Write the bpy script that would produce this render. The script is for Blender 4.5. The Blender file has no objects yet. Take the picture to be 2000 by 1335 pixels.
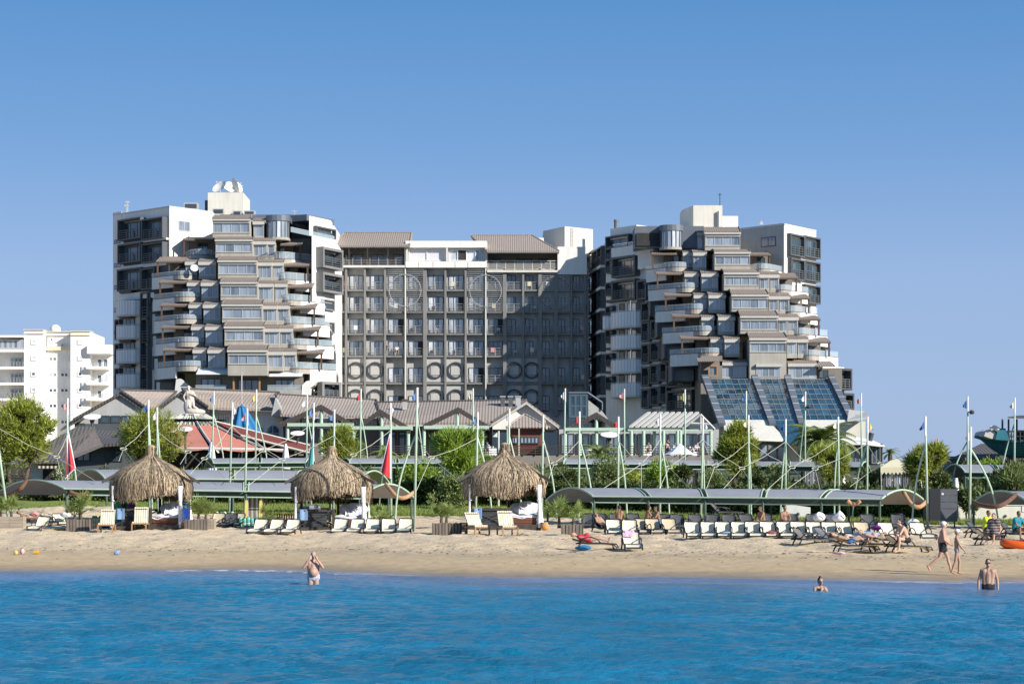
import bpy, bmesh, math, random
import numpy as np
from mathutils import Vector, Matrix

S = bpy.context.scene
COL = S.collection
random.seed(11)
rng = np.random.default_rng(5)
R = math.radians

# ---------------------------------------------------------------- camera
# a long lens 2.5 m above the water; the lens is shifted up so that uprights stay upright
K, HZ, CH = 4200.0, 980.0, 2.5      # focal length and eye level in pixels of the 2000 px wide photograph, camera height in metres
cam_data = bpy.data.cameras.new('camera')
cam = bpy.data.objects.new('camera', cam_data); COL.objects.link(cam)
cam.location = (0, 0, CH); cam.rotation_euler = (R(90), 0, 0)
cam_data.sensor_width = 36; cam_data.lens = K/2000*36
cam_data.shift_y = (HZ-667.5)/2000
cam_data.clip_start = 0.5; cam_data.clip_end = 8000
S.camera = cam

# ---------------------------------------------------------------- light
SUN_EL = R(27); SUN_DIR = Vector((0.80*math.cos(SUN_EL), -0.60*math.cos(SUN_EL), math.sin(SUN_EL)))
W = bpy.data.worlds.new('World'); S.world = W; W.use_nodes = True
nt = W.node_tree; bg = nt.nodes['Background']
sky = nt.nodes.new('ShaderNodeTexSky'); sky.sky_type = 'NISHITA'; sky.sun_disc = False
sky.sun_elevation = SUN_EL; sky.sun_rotation = math.atan2(SUN_DIR.x, SUN_DIR.y)
sky.altitude = 0; sky.air_density = 1.0; sky.dust_density = 0.6; sky.ozone_density = 3.0
hsv = nt.nodes.new('ShaderNodeHueSaturation'); hsv.inputs['Saturation'].default_value = 1.1
nt.links.new(sky.outputs[0], hsv.inputs['Color'])
# the clear deep blue of this day: the physical sky graded by height above the horizon
SKYS = .10
tc = nt.nodes.new('ShaderNodeTexCoord'); sx = nt.nodes.new('ShaderNodeSeparateXYZ'); nt.links.new(tc.outputs['Generated'], sx.inputs[0])
asn = nt.nodes.new('ShaderNodeMath'); asn.operation = 'ARCSINE'; nt.links.new(sx.outputs[2], asn.inputs[0])
dv = nt.nodes.new('ShaderNodeMath'); dv.operation = 'DIVIDE'; dv.inputs[1].default_value = math.pi/2; dv.use_clamp = True; nt.links.new(asn.outputs[0], dv.inputs[0])
rp = nt.nodes.new('ShaderNodeValToRGB'); nt.links.new(dv.outputs[0], rp.inputs[0]); er = rp.color_ramp
er.elements[0].position = 0; er.elements[0].color = (.28, .37, .57, 1); er.elements[1].position = 1; er.elements[1].color = (.045, .115, .25, 1)
for d_, c_ in ((2.5, (.26, .36, .575, 1)), (6, (.235, .345, .575, 1)), (9.5, (.130, .268, .525, 1)), (13.5, (.066, .208, .455, 1)), (30, (.065, .175, .36, 1))):
    q = er.elements.new(d_/90); q.color = c_
sc_ = nt.nodes.new('ShaderNodeVectorMath'); sc_.operation = 'SCALE'; sc_.inputs['Scale'].default_value = 1/SKYS; nt.links.new(rp.outputs[0], sc_.inputs[0])
mxs = nt.nodes.new('ShaderNodeMix'); mxs.data_type = 'RGBA'; mxs.inputs[0].default_value = .85; nt.links.new(hsv.outputs[0], mxs.inputs[6]); nt.links.new(sc_.outputs[0], mxs.inputs[7])
nt.links.new(mxs.outputs[2], bg.inputs[0]); bg.inputs[1].default_value = SKYS
sd = bpy.data.lights.new('sun', 'SUN'); sd.energy = 5.0; sd.angle = R(0.53); sd.color = (1.0, 0.94, 0.85)
so = bpy.data.objects.new('sun', sd); COL.objects.link(so); so.location = (60, -40, 60)
so.rotation_euler = (-SUN_DIR).to_track_quat('-Z', 'Y').to_euler()
S.view_settings.view_transform = 'Standard'; S.view_settings.look = 'None'
S.view_settings.gamma = 1; S.view_settings.exposure = 0.4; S.view_settings.use_curve_mapping = False
S.render.engine = 'CYCLES'; S.cycles.max_bounces = 6; S.cycles.transparent_max_bounces = 12
S.cycles.use_denoising = True; S.cycles.caustics_reflective = False; S.cycles.caustics_refractive = False

# ---------------------------------------------------------------- helpers
def X(px, D): return (px-1000)*D/K
def Z(py, D): return CH+(HZ-py)*D/K
def P(px, py, D): return Vector((X(px, D), D, Z(py, D)))
ORIG = {}
def link(o): COL.objects.link(o); return o
def props(o, label=None, cat=None, group=None, kind=None):
    if label: o['label'] = label
    if cat: o['category'] = cat
    if group: o['group'] = group
    if kind: o['kind'] = kind
    return o
def thing(name, label, cat, loc=(0, 0, 0), group=None, rot=0):
    o = link(bpy.data.objects.new(name, None)); o.empty_display_size = .2
    o.location = loc; o.rotation_euler = (0, 0, rot); ORIG[o.name] = Vector(loc)
    return props(o, label, cat, group)
def child_copy(o, parent):
    c = o.copy(); link(c); c.parent = parent
    for ch in o.children: child_copy(ch, c)
    return c
def dup(root, loc, rot=0, label=None, group=None):
    r = root.copy(); link(r); r.location = loc; r.rotation_euler = (0, 0, rot)
    if label: r['label'] = label
    if group: r['group'] = group
    for ch in root.children: child_copy(ch, r)
    return r

class MB:
    def __init__(s): s.v = []; s.f = []; s.sm = False
    def add(s, vs, fs):
        n = len(s.v); s.v += [tuple(v) for v in vs]; s.f += [tuple(i+n for i in f) for f in fs]; return s
    def hexa(s, c):       # 8 corners: 4 bottom ccw, 4 top ccw
        return s.add(c, [(3, 2, 1, 0), (4, 5, 6, 7), (0, 1, 5, 4), (1, 2, 6, 5), (2, 3, 7, 6), (3, 0, 4, 7)])
    def box(s, x0, x1, y0, y1, z0, z1):
        return s.hexa([(x0, y0, z0), (x1, y0, z0), (x1, y1, z0), (x0, y1, z0), (x0, y0, z1), (x1, y0, z1), (x1, y1, z1), (x0, y1, z1)])
    def prism(s, pts, z0, z1):   # plan polygon ccw
        n = len(pts)
        vs = [(p[0], p[1], z0) for p in pts]+[(p[0], p[1], z1) for p in pts]
        return s.add(vs, [tuple(range(n-1, -1, -1)), tuple(range(n, 2*n))]+[(i, (i+1) % n, n+(i+1) % n, n+i) for i in range(n)])
    def slab(s, pts, off):       # any planar polygon thickened by a vector
        n = len(pts); off = Vector(off)
        vs = [Vector(p) for p in pts]; vs += [p+off for p in vs]
        return s.add(vs, [tuple(range(n-1, -1, -1)), tuple(range(n, 2*n))]+[(i, (i+1) % n, n+(i+1) % n, n+i) for i in range(n)])
    def tube(s, pts, r, n=6, cap=True):
        pts = [Vector(p) for p in pts]; m = len(pts)
        rs = r if isinstance(r, (list, tuple)) else [r]*m
        base = len(s.v); up = None
        for i, p in enumerate(pts):
            t = (pts[min(i+1, m-1)]-pts[max(i-1, 0)])
            t = t.normalized() if t.length > 1e-9 else Vector((0, 0, 1))
            if up is None:
                up = Vector((0, 0, 1)) if abs(t.z) < .9 else Vector((1, 0, 0))
            a = t.cross(up)
            a = a.normalized() if a.length > 1e-6 else t.orthogonal().normalized()
            b = a.cross(t).normalized(); up = b
            for k in range(n):
                th = 2*math.pi*k/n
                s.v.append(tuple(p+(a*math.cos(th)+b*math.sin(th))*rs[i]))
        for i in range(m-1):
            for k in range(n):
                s.f.append((base+i*n+k, base+i*n+(k+1) % n, base+(i+1)*n+(k+1) % n, base+(i+1)*n+k))
        if cap:
            s.f.append(tuple(base+k for k in range(n-1, -1, -1))); s.f.append(tuple(base+(m-1)*n+k for k in range(n)))
        return s
    def lathe(s, prof, c=(0, 0, 0), n=16, sx=1, sy=1):
        base = len(s.v); c = Vector(c)
        for (r, z) in prof:
            for k in range(n):
                th = 2*math.pi*k/n; s.v.append((c.x+r*sx*math.cos(th), c.y+r*sy*math.sin(th), c.z+z))
        for i in range(len(prof)-1):
            for k in range(n):
                s.f.append((base+i*n+k, base+i*n+(k+1) % n, base+(i+1)*n+(k+1) % n, base+(i+1)*n+k))
        s.f.append(tuple(base+k for k in range(n-1, -1, -1))); m = len(prof)-1
        s.f.append(tuple(base+m*n+k for k in range(n)))
        return s
    def ball(s, c, rx, ry=None, rz=None, n=10, m=7, rot=None):
        ry = ry or rx; rz = rz or rx; vs = []
        rot = rot or Matrix.Identity(3); c = Vector(c)
        for i in range(m+1):
            ph = math.pi*i/m
            for k in range(n):
                th = 2*math.pi*k/n
                vs.append(c+rot @ Vector((rx*math.sin(ph)*math.cos(th), ry*math.sin(ph)*math.sin(th), -rz*math.cos(ph))))
        fs = [(i*n+k, i*n+(k+1) % n, (i+1)*n+(k+1) % n, (i+1)*n+k) for i in range(m) for k in range(n)]
        return s.add(vs, fs)
    def grid(s, fn, nu, nv):
        vs = [fn(i/nu, j/nv) for j in range(nv+1) for i in range(nu+1)]
        return s.add(vs, [(j*(nu+1)+i, j*(nu+1)+i+1, (j+1)*(nu+1)+i+1, (j+1)*(nu+1)+i) for j in range(nv) for i in range(nu)])
    def ring(s, c, rad, r, n=16, rot=None):
        rot = rot or Matrix.Identity(3); c = Vector(c)
        return s.tube([c+rot @ Vector((rad*math.cos(2*math.pi*k/n), rad*math.sin(2*math.pi*k/n), 0)) for k in range(n+1)], r, 5, False)
    def build(s, name, mat, parent=None, smooth=False, loc=None, label=None, kind=None):
        me = bpy.data.meshes.new(name)
        o0 = ORIG[parent.name] if parent is not None else Vector(loc or (0, 0, 0))
        me.from_pydata([(v[0]-o0.x, v[1]-o0.y, v[2]-o0.z) for v in s.v], [], s.f)
        for m in (mat if isinstance(mat, (list, tuple)) else [mat]): me.materials.append(m)
        if smooth or s.sm: me.shade_smooth()
        o = link(bpy.data.objects.new(name, me))
        if parent is not None: o.parent = parent
        else: o.location = o0
        ORIG[o.name] = o0
        if label: o['label'] = label
        if kind: o['kind'] = kind
        return o
def mesh_np(name, verts, faces, mat, loc=(0, 0, 0), parent=None, smooth=False, kind=None):
    """verts (n,3), faces (m,k) arrays -> object"""
    verts = np.asarray(verts, dtype=np.float32); faces = np.asarray(faces, dtype=np.int32)
    o0 = np.array(ORIG[parent.name] if parent is not None else loc, dtype=np.float32)
    verts = verts-o0
    me = bpy.data.meshes.new(name); nf, k = faces.shape
    me.vertices.add(len(verts)); me.vertices.foreach_set('co', verts.ravel())
    me.loops.add(nf*k); me.loops.foreach_set('vertex_index', faces.ravel())
    me.polygons.add(nf); me.polygons.foreach_set('loop_start', np.arange(0, nf*k, k, dtype=np.int32))
    me.polygons.foreach_set('loop_total', np.full(nf, k, dtype=np.int32))
    me.update(calc_edges=True)
    me.materials.append(mat)
    if smooth: me.shade_smooth()
    o = link(bpy.data.objects.new(name, me)); ORIG[o.name] = Vector(o0)
    if parent is not None: o.parent = parent
    else: o.location = Vector(o0)
    if kind: o['kind'] = kind
    return o

# ---------------------------------------------------------------- materials
def mat(name, c, rough=.7, var=.12, scale=3.0, bump=0.0, bscale=20.0, spec=.5, metal=0.0, island=0.0, objvar=0.0, stretch=None, trans=0.0, streak=0.0):
    m = bpy.data.materials.new(name); m.use_nodes = True; n = m.node_tree; L = n.links
    b = n.nodes['Principled BSDF']; b.inputs['Roughness'].default_value = rough; b.inputs['Metallic'].default_value = metal
    b.inputs['Specular IOR Level'].default_value = spec
    geo = n.nodes.new('ShaderNodeNewGeometry')
    pos = geo.outputs['Position']
    if stretch:
        mp = n.nodes.new('ShaderNodeMapping'); mp.inputs['Scale'].default_value = stretch; L.new(pos, mp.inputs[0]); pos = mp.outputs[0]
    nz = n.nodes.new('ShaderNodeTexNoise'); nz.inputs['Scale'].default_value = scale; nz.inputs['Detail'].default_value = 5; L.new(pos, nz.inputs['Vector'])
    rmp = n.nodes.new('ShaderNodeMapRange'); rmp.inputs[1].default_value = .25; rmp.inputs[2].default_value = .75
    rmp.inputs[3].default_value = 1-var; rmp.inputs[4].default_value = 1+var; L.new(nz.outputs['Fac'], rmp.inputs[0])
    val = rmp.outputs[0]
    def mul(a, bb):
        q = n.nodes.new('ShaderNodeMath'); q.operation = 'MULTIPLY'; L.new(a, q.inputs[0]); L.new(bb, q.inputs[1]); return q.outputs[0]
    if island:
        r2 = n.nodes.new('ShaderNodeMapRange'); r2.inputs[3].default_value = 1-island; r2.inputs[4].default_value = 1+island
        L.new(geo.outputs['Random Per Island'], r2.inputs[0]); val = mul(val, r2.outputs[0])
    if objvar:
        oi = n.nodes.new('ShaderNodeObjectInfo'); r3 = n.nodes.new('ShaderNodeMapRange'); r3.inputs[3].default_value = 1-objvar; r3.inputs[4].default_value = 1+objvar
        L.new(oi.outputs['Random'], r3.inputs[0]); val = mul(val, r3.outputs[0])
    if streak:   # rain streaks down walls
        m2 = n.nodes.new('ShaderNodeMapping'); m2.inputs['Scale'].default_value = (1.6, 1.6, .12); L.new(geo.outputs['Position'], m2.inputs[0])
        n2 = n.nodes.new('ShaderNodeTexNoise'); n2.inputs['Scale'].default_value = 1.5; n2.inputs['Detail'].default_value = 6; L.new(m2.outputs[0], n2.inputs['Vector'])
        r4 = n.nodes.new('ShaderNodeMapRange'); r4.inputs[1].default_value = .4; r4.inputs[2].default_value = .7; r4.inputs[3].default_value = 1.0; r4.inputs[4].default_value = 1-streak
        L.new(n2.outputs['Fac'], r4.inputs[0]); val = mul(val, r4.outputs[0])
    vm = n.nodes.new('ShaderNodeVectorMath'); vm.operation = 'SCALE'; vm.inputs[0].default_value = c[:3]; L.new(val, vm.inputs['Scale'])
    L.new(vm.outputs[0], b.inputs['Base Color'])
    if bump:
        nb = n.nodes.new('ShaderNodeTexNoise'); nb.inputs['Scale'].default_value = bscale; nb.inputs['Detail'].default_value = 4; L.new(pos, nb.inputs['Vector'])
        bp = n.nodes.new('ShaderNodeBump'); bp.inputs['Strength'].default_value = bump; bp.inputs['Distance'].default_value = .05; L.new(nb.outputs['Fac'], bp.inputs['Height']); L.new(bp.outputs[0], b.inputs['Normal'])
    if trans:
        tr = n.nodes.new('ShaderNodeBsdfTranslucent'); L.new(vm.outputs[0], tr.inputs[0])
        mx = n.nodes.new('ShaderNodeMixShader'); mx.inputs[0].default_value = trans
        L.new(b.outputs[0], mx.inputs[1]); L.new(tr.outputs[0], mx.inputs[2]); L.new(mx.outputs[0], n.nodes['Material Output'].inputs[0])
    return m
def stripes(name, c1, c2, axis, period, duty=.5, rough=.8, bump=0.0):
    """two-tone stripes along one axis of the object's own space"""
    m = bpy.data.materials.new(name); m.use_nodes = True; n = m.node_tree; L = n.links; b = n.nodes['Principled BSDF']; b.inputs['Roughness'].default_value = rough
    tc = n.nodes.new('ShaderNodeTexCoord'); sp = n.nodes.new('ShaderNodeSeparateXYZ'); L.new(tc.outputs['Object'], sp.inputs[0])
    d = n.nodes.new('ShaderNodeMath'); d.operation = 'DIVIDE'; d.inputs[1].default_value = period; L.new(sp.outputs[axis], d.inputs[0])
    fr = n.nodes.new('ShaderNodeMath'); fr.operation = 'FRACT'; L.new(d.outputs[0], fr.inputs[0])
    lt = n.nodes.new('ShaderNodeMath'); lt.operation = 'LESS_THAN'; lt.inputs[1].default_value = duty; L.new(fr.outputs[0], lt.inputs[0])
    mx = n.nodes.new('ShaderNodeMix'); mx.data_type = 'RGBA'; mx.inputs[6].default_value = (*c2, 1); mx.inputs[7].default_value = (*c1, 1); L.new(lt.outputs[0], mx.inputs[0])
    L.new(mx.outputs[2], b.inputs['Base Color']); return m
def roof_tile(name, c, pitch=.32):
    """clay tile courses: colour variation per tile and a rolled relief"""
    m = mat(name, c, .85, .22, 6, objvar=.08); n = m.node_tree; L = n.links; b = n.nodes['Principled BSDF']
    geo = n.nodes.new('ShaderNodeNewGeometry')
    w = n.nodes.new('ShaderNodeTexWave'); w.wave_type = 'BANDS'; w.bands_direction = 'X'; w.inputs['Scale'].default_value = 3.14/pitch/10*1.0; w.inputs['Distortion'].default_value = .3
    L.new(geo.outputs['Position'], w.inputs[0])
    w2 = n.nodes.new('ShaderNodeTexWave'); w2.wave_type = 'BANDS'; w2.bands_direction = 'Z'; w2.wave_profile = 'SAW'; w2.inputs['Scale'].default_value = 1.6; w2.inputs['Distortion'].default_value = .4
    L.new(geo.outputs['Position'], w2.inputs[0])
    ad = n.nodes.new('ShaderNodeMath'); ad.operation = 'ADD'; L.new(w.outputs['Fac'], ad.inputs[0]); L.new(w2.outputs['Fac'], ad.inputs[1])
    bp = n.nodes.new('ShaderNodeBump'); bp.inputs['Strength'].default_value = 1; bp.inputs['Distance'].default_value = .035; L.new(ad.outputs[0], bp.inputs['Height']); L.new(bp.outputs[0], b.inputs['Normal'])
    return m
def glass_pane(name, lo, hi, rough=.06, ior=1.9):
    """window glass with blinds, dark rooms and reflected sky put into its colour, differing from pane to pane"""
    m = bpy.data.materials.new(name); m.use_nodes = True; n = m.node_tree; L = n.links; b = n.nodes['Principled BSDF']
    oi = n.nodes.new('ShaderNodeObjectInfo'); cr = n.nodes.new('ShaderNodeMix'); cr.data_type = 'RGBA'; cr.inputs[6].default_value = (*lo, 1); cr.inputs[7].default_value = (*hi, 1)
    geo = n.nodes.new('ShaderNodeNewGeometry'); nz = n.nodes.new('ShaderNodeTexNoise'); nz.inputs['Scale'].default_value = .8; nz.inputs['Detail'].default_value = 2
    mp = n.nodes.new('ShaderNodeMapping'); mp.inputs['Scale'].default_value = (3, 3, .5); L.new(geo.outputs['Position'], mp.inputs[0]); L.new(mp.outputs[0], nz.inputs['Vector'])
    ad = n.nodes.new('ShaderNodeMath'); ad.operation = 'MULTIPLY_ADD'; ad.inputs[1].default_value = .75; L.new(oi.outputs['Random'], ad.inputs[0])
    sb = n.nodes.new('ShaderNodeMath'); sb.operation = 'MULTIPLY_ADD'; sb.inputs[1].default_value = 1.2; sb.inputs[2].default_value = -.5; L.new(nz.outputs['Fac'], sb.inputs[0]); L.new(sb.outputs[0], ad.inputs[2])
    ad.use_clamp = True
    L.new(ad.outputs[0], cr.inputs[0]); L.new(cr.outputs[2], b.inputs['Base Color'])
    b.inputs['Roughness'].default_value = rough; b.inputs['IOR'].default_value = ior
    return m
def clear_glass(name, tint, alpha=.35):
    m = bpy.data.materials.new(name); m.use_nodes = True; n = m.node_tree; L = n.links; b = n.nodes['Principled BSDF']
    b.inputs['Base Color'].default_value = (*tint, 1); b.inputs['Roughness'].default_value = .05; b.inputs['IOR'].default_value = 1.8; b.inputs['Alpha'].default_value = alpha
    return m

M = dict(
    white=mat('white_render', (.80, .78, .74), .8, .05, .6, streak=.10),
    white2=mat('apartment_render', (.84, .83, .80), .8, .04, .6, streak=.08),
    greywall=mat('grey_render', (.43, .43, .42), .8, .06, .8, streak=.12),
    pale=mat('pale_grey_render', (.62, .62, .60), .8, .05, .8, streak=.10),
    beige=mat('beige_render', (.40, .375, .325), .8, .07, .8, streak=.16),
    beige_light=mat('cream_render', (.68, .65, .57), .8, .05, .8, streak=.12),
    brownwall=mat('brown_render', (.23, .205, .18), .8, .07, .8, streak=.1),  # also carries the shade of the hotel recesses in its colour
    dark=mat('dark_steel', (.050, .057, .065), .5, .15, 2),
    darkgrey=mat('charcoal_cladding', (.085, .095, .105), .55, .12, 2),
    midgrey=mat('grey_pilaster', (.21, .208, .205), .75, .1, 1, streak=.12),
    slate=mat('slate_cladding', (.13, .15, .18), .45, .1, 1),
    alu=mat('aluminium', (.55, .55, .53), .4, .06, 3, metal=.3),
    gutter=mat('gutter_trim', (.50, .485, .45), .6, .08, 3),
    rail=mat('rail_paint', (.30, .30, .29), .5, .08, 3),
    railw=mat('steel_handrail', (.75, .75, .74), .35, .05, 3, metal=.4),
    perf=stripes('perforated_metal', (.82, .83, .84), (.66, .67, .69), 0, .42, .5),
    wood=mat('brown_timber', (.105, .065, .042), .7, .25, 4, stretch=(1, 1, .2)),
    wood_dark=mat('dark_timber', (.055, .045, .04), .75, .3, 5, stretch=(1, 1, .25), bump=.3, bscale=30),
    wood_grey=mat('weathered_slat', (.17, .145, .12), .85, .3, 6, stretch=(1, 1, .2), objvar=.18, bump=.3, bscale=40),
    wood_pale=mat('pale_planter_board', (.33, .28, .22), .85, .2, 5, stretch=(.2, 1, 1), objvar=.1, bump=.2),
    teak=mat('teak_frame', (.35, .20, .09), .65, .2, 8),
    mahog=mat('red_brown_base', (.17, .06, .03), .6, .2, 5),
    tile=roof_tile('roof_tiles', (.33, .275, .235)),
    tile_brown=roof_tile('terrace_roof_tiles', (.25, .205, .175)),
    tile_dark=roof_tile('dark_roof_tiles', (.10, .092, .09)),
    pane=glass_pane('window_pane', (.10, .13, .17), (.36, .42, .50)),
    pane_dark=glass_pane('shaded_pane', (.008, .025, .035), (.10, .15, .19)),
    pane_curtain=glass_pane('curtained_pane', (.14, .19, .24), (.78, .80, .85)),
    pane_blue=glass_pane('atrium_pane', (.008, .034, .065), (.055, .145, .21), .04, 1.8),
    grail=clear_glass('rail_glass', (.55, .68, .75), .30),
    block=mat('block_render', (.47, .455, .435), .8, .06, .8, streak=.12),
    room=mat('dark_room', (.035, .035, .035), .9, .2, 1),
    green=mat('pale_green_paint', (.44, .58, .45), .45, .08, 2),
    green_dk=mat('dark_green_post', (.05, .10, .075), .5, .15, 2),
    cloth_grey=mat('grey_canopy_cloth', (.30, .31, .345), .75, .10, 1.2, bump=.15, bscale=6, trans=.04),
    cord=mat('pale_rope', (.50, .52, .42), .8, .1, 5),
    rope=mat('straw_rope', (.50, .30, .16), .9, .3, 12, bump=.5, bscale=40),
    rope_dk=mat('brown_rope', (.16, .08, .05), .9, .3, 12, bump=.5, bscale=40),
    red=mat('red_sailcloth', (.62, .035, .045), .7, .08, 2, trans=.15),
    teal=mat('teal_sailcloth', (.02, .26, .25), .7, .08, 2, trans=.15),
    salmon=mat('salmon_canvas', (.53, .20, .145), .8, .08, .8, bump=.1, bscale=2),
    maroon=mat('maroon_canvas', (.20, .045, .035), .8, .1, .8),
    bluecloth=mat('blue_canvas', (.015, .16, .36), .7, .12, 1.5, bump=.3, bscale=4),
    f_white=mat('white_flagcloth', (.80, .80, .82), .8, .05, 2, trans=.2),
    f_blue=mat('blue_flagcloth', (.12, .25, .55), .8, .05, 2, trans=.2),
    f_navy=mat('navy_flagcloth', (.03, .10, .35), .8, .05, 2, trans=.2),
    f_yellow=mat('yellow_flagcloth', (.70, .60, .18), .8, .05, 2, trans=.2),
    f_cream=mat('cream_flagcloth', (.75, .70, .50), .8, .05, 2, trans=.2),
    f_pink=mat('pink_flagcloth', (.72, .35, .35), .8, .05, 2, trans=.2),
    f_red=mat('red_flagcloth', (.60, .06, .06), .8, .05, 2, trans=.2),
    straw=mat('straw_thatch', (.335, .258, .172), .9, .3, 5, island=.78),
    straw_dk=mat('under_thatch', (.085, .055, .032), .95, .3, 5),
    sheet=mat('white_linen', (.80, .81, .86), .85, .05, 2, bump=.5, bscale=5),
    curtain=mat('white_curtain', (.72, .74, .80), .85, .06, 2, trans=.2),
    curtain_dk=mat('grey_curtain', (.40, .40, .42), .85, .1, 2, trans=.1),
    cream=mat('cream_sling', (.76, .70, .54), .7, .05, 4),
    cream_b=mat('shaded_sling', (.56, .46, .32), .75, .06, 4),  # darker copy of the cream sling, shade put into its colour
    black=mat('black_plastic', (.018, .020, .026), .45, .1, 3),
    charcoal=mat('charcoal_sling', (.07, .075, .08), .7, .1, 3),
    stripe=stripes('striped_cushion', (.70, .67, .52), (.33, .32, .22), 0, .115, .72),
    pot=mat('terracotta', (.42, .15, .06), .8, .15, 5),
    pot_y=mat('ochre_pot', (.52, .28, .10), .8, .15, 5),
    brick=mat('red_brick', (.20, .065, .045), .85, .2, 3, bump=.4, bscale=10),
    stone=mat('statue_stone', (.58, .53, .47), .8, .1, 4, bump=.4, bscale=10),
    concrete=mat('concrete', (.42, .41, .39), .85, .1, 1.5, bump=.2, bscale=8),
    leaf_t=mat('tamarisk_leaf', (.35, .395, .06), .7, .3, .8, island=.45, trans=.42),
    leaf_b=mat('bright_leaf', (.29, .41, .055), .6, .25, 1, island=.4, trans=.42),
    leaf_d=mat('hedge_leaf', (.095, .128, .032), .6, .3, .9, island=.5, trans=.25),
    leaf_o=mat('olive_leaf', (.22, .275, .095), .7, .3, 1, island=.4, trans=.35),
    leaf_p=mat('palm_leaf', (.19, .25, .065), .6, .25, 2, island=.35, trans=.2),
    bark=mat('bark', (.10, .075, .055), .9, .3, 4, bump=.6, bscale=12),
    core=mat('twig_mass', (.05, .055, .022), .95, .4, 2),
    soil=mat('soil', (.09, .065, .045), .95, .2, 4),
    teal_hull=mat('teal_hull_paint', (.015, .16, .215), .5, .2, 1.2, streak=.25),
    orange=mat('orange_rubber', (.75, .12, .01), .4, .08, 3),
    speaker=mat('black_cladding', (.012, .014, .02), .6, .15, 2),
    panelgrey=mat('grey_panel', (.085, .095, .115), .5, .1, 2, objvar=.08),
)
def solid(name, c, rough=.7, **k): return mat(name, c, rough, k.pop('var', .08), k.pop('scale', 4), **k)

class Face:
    """a vertical building face seen between two picture columns at two distances"""
    def __init__(s, pa, Da, pb, Db):
        s.a = Vector((X(pa, Da), Da)); b = Vector((X(pb, Db), Db)); s.d = (b-s.a).normalized(); s.n = Vector((s.d.y, -s.d.x)); s.len = (b-s.a).length
    def s_of(s, px):
        rx = (px-1000)/K; t = (rx*s.a.y-s.a.x)/(s.d.x-rx*s.d.y); return t, s.a.y+s.d.y*t
    def pt(s, t, n, z): q = s.a+s.d*t+s.n*n; return Vector((q.x, q.y, z))
    def span(s, px0, px1, py0, py1):
        t0, D0 = s.s_of(px0); t1, D1 = s.s_of(px1); Dm = (D0+D1)/2
        return t0, t1, Z(py1, Dm), Z(py0, Dm)
    def rbox(s, mb, t0, t1, z0, z1, n0, n1):
        return mb.hexa([s.pt(t0, n1, z0), s.pt(t1, n1, z0), s.pt(t1, n0, z0), s.pt(t0, n0, z0), s.pt(t0, n1, z1), s.pt(t1, n1, z1), s.pt(t1, n0, z1), s.pt(t0, n0, z1)])
    def box(s, mb, px0, px1, py0, py1, n0, n1):
        return s.rbox(mb, *s.span(px0, px1, py0, py1), n0, n1)
    def window(s, parent, px0, px1, py0, py1, n, off=0.0, fmat=None, pmat=None, fw=.07, dep=.12, name='window', rows=1, open_pane=None):
        t0, t1, z0, z1 = s.span(px0, px1, py0, py1)
        return s.window_t(parent, t0, t1, z0, z1, n, off, fmat, pmat, fw, dep, name, rows, open_pane)
    def window_t(s, parent, t0, t1, z0, z1, n, off=0.0, fmat=None, pmat=None, fw=.07, dep=.12, name='window', rows=1, open_pane=None):
        mb = MB(); w = (t1-t0-fw)/n; h = (z1-z0-fw)/rows
        s.rbox(mb, t0, t1, z0, z0+fw, off, off+dep); s.rbox(mb, t0, t1, z1-fw, z1, off, off+dep)
        for k in range(n+1): s.rbox(mb, t0+k*w, t0+k*w+fw, z0+fw, z1-fw, off, off+dep-.004)
        for r in range(1, rows): s.rbox(mb, t0+fw, t1-fw, z0+r*h, z0+r*h+fw*.7, off, off+dep-.012)
        fr = mb.build(name, fmat or M['alu'], parent)
        for k in range(n):
            for r in range(rows):
                pm = pmat or M['pane']
                if open_pane == k: pm = M['room']
                q = MB(); s.rbox(q, t0+k*w+fw+.003, t0+(k+1)*w-.003, z0+r*h+(fw if r == 0 else fw*.7)+.003, z0+(r+1)*h-.003, off+.02, off+.05)
                q.build('pane', pm, fr)
        return fr
    def railing(s, parent, px0, px1, py0, py1, off, m=None, bars=4, posts=3, name='railing', r=.03):
        t0, t1, z0, z1 = s.span(px0, px1, py0, py1); mb = MB()
        for k in range(bars):
            z = z0+(z1-z0)*(k+.6)/bars if k < bars-1 else z1-.03
            s.rbox(mb, t0, t1, z-r, z+r, off, off+.05)
        for k in range(posts):
            t = t0+(t1-t0-.12)*k/(posts-1); s.rbox(mb, t, t+.12, z0, z1-.002, off-.07, off+.06)
        return mb.build(name, m or M['rail'], parent)
def curve_wall(mb, pts, z0, z1, th):
    """a low wall along a plan polyline, thickness to its left"""
    pts = [Vector(p[:2]) for p in pts]; n = len(pts); off = []
    for i in range(n):
        d = (pts[min(i+1, n-1)]-pts[max(i-1, 0)]).normalized(); off.append(pts[i]+Vector((-d.y, d.x))*th)
    for i in range(n-1):
        a, b, c, e = pts[i], pts[i+1], off[i+1], off[i]
        mb.hexa([(a.x, a.y, z0), (b.x, b.y, z0), (c.x, c.y, z0), (e.x, e.y, z0), (a.x, a.y, z1), (b.x, b.y, z1), (c.x, c.y, z1), (e.x, e.y, z1)])
    return mb
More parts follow.
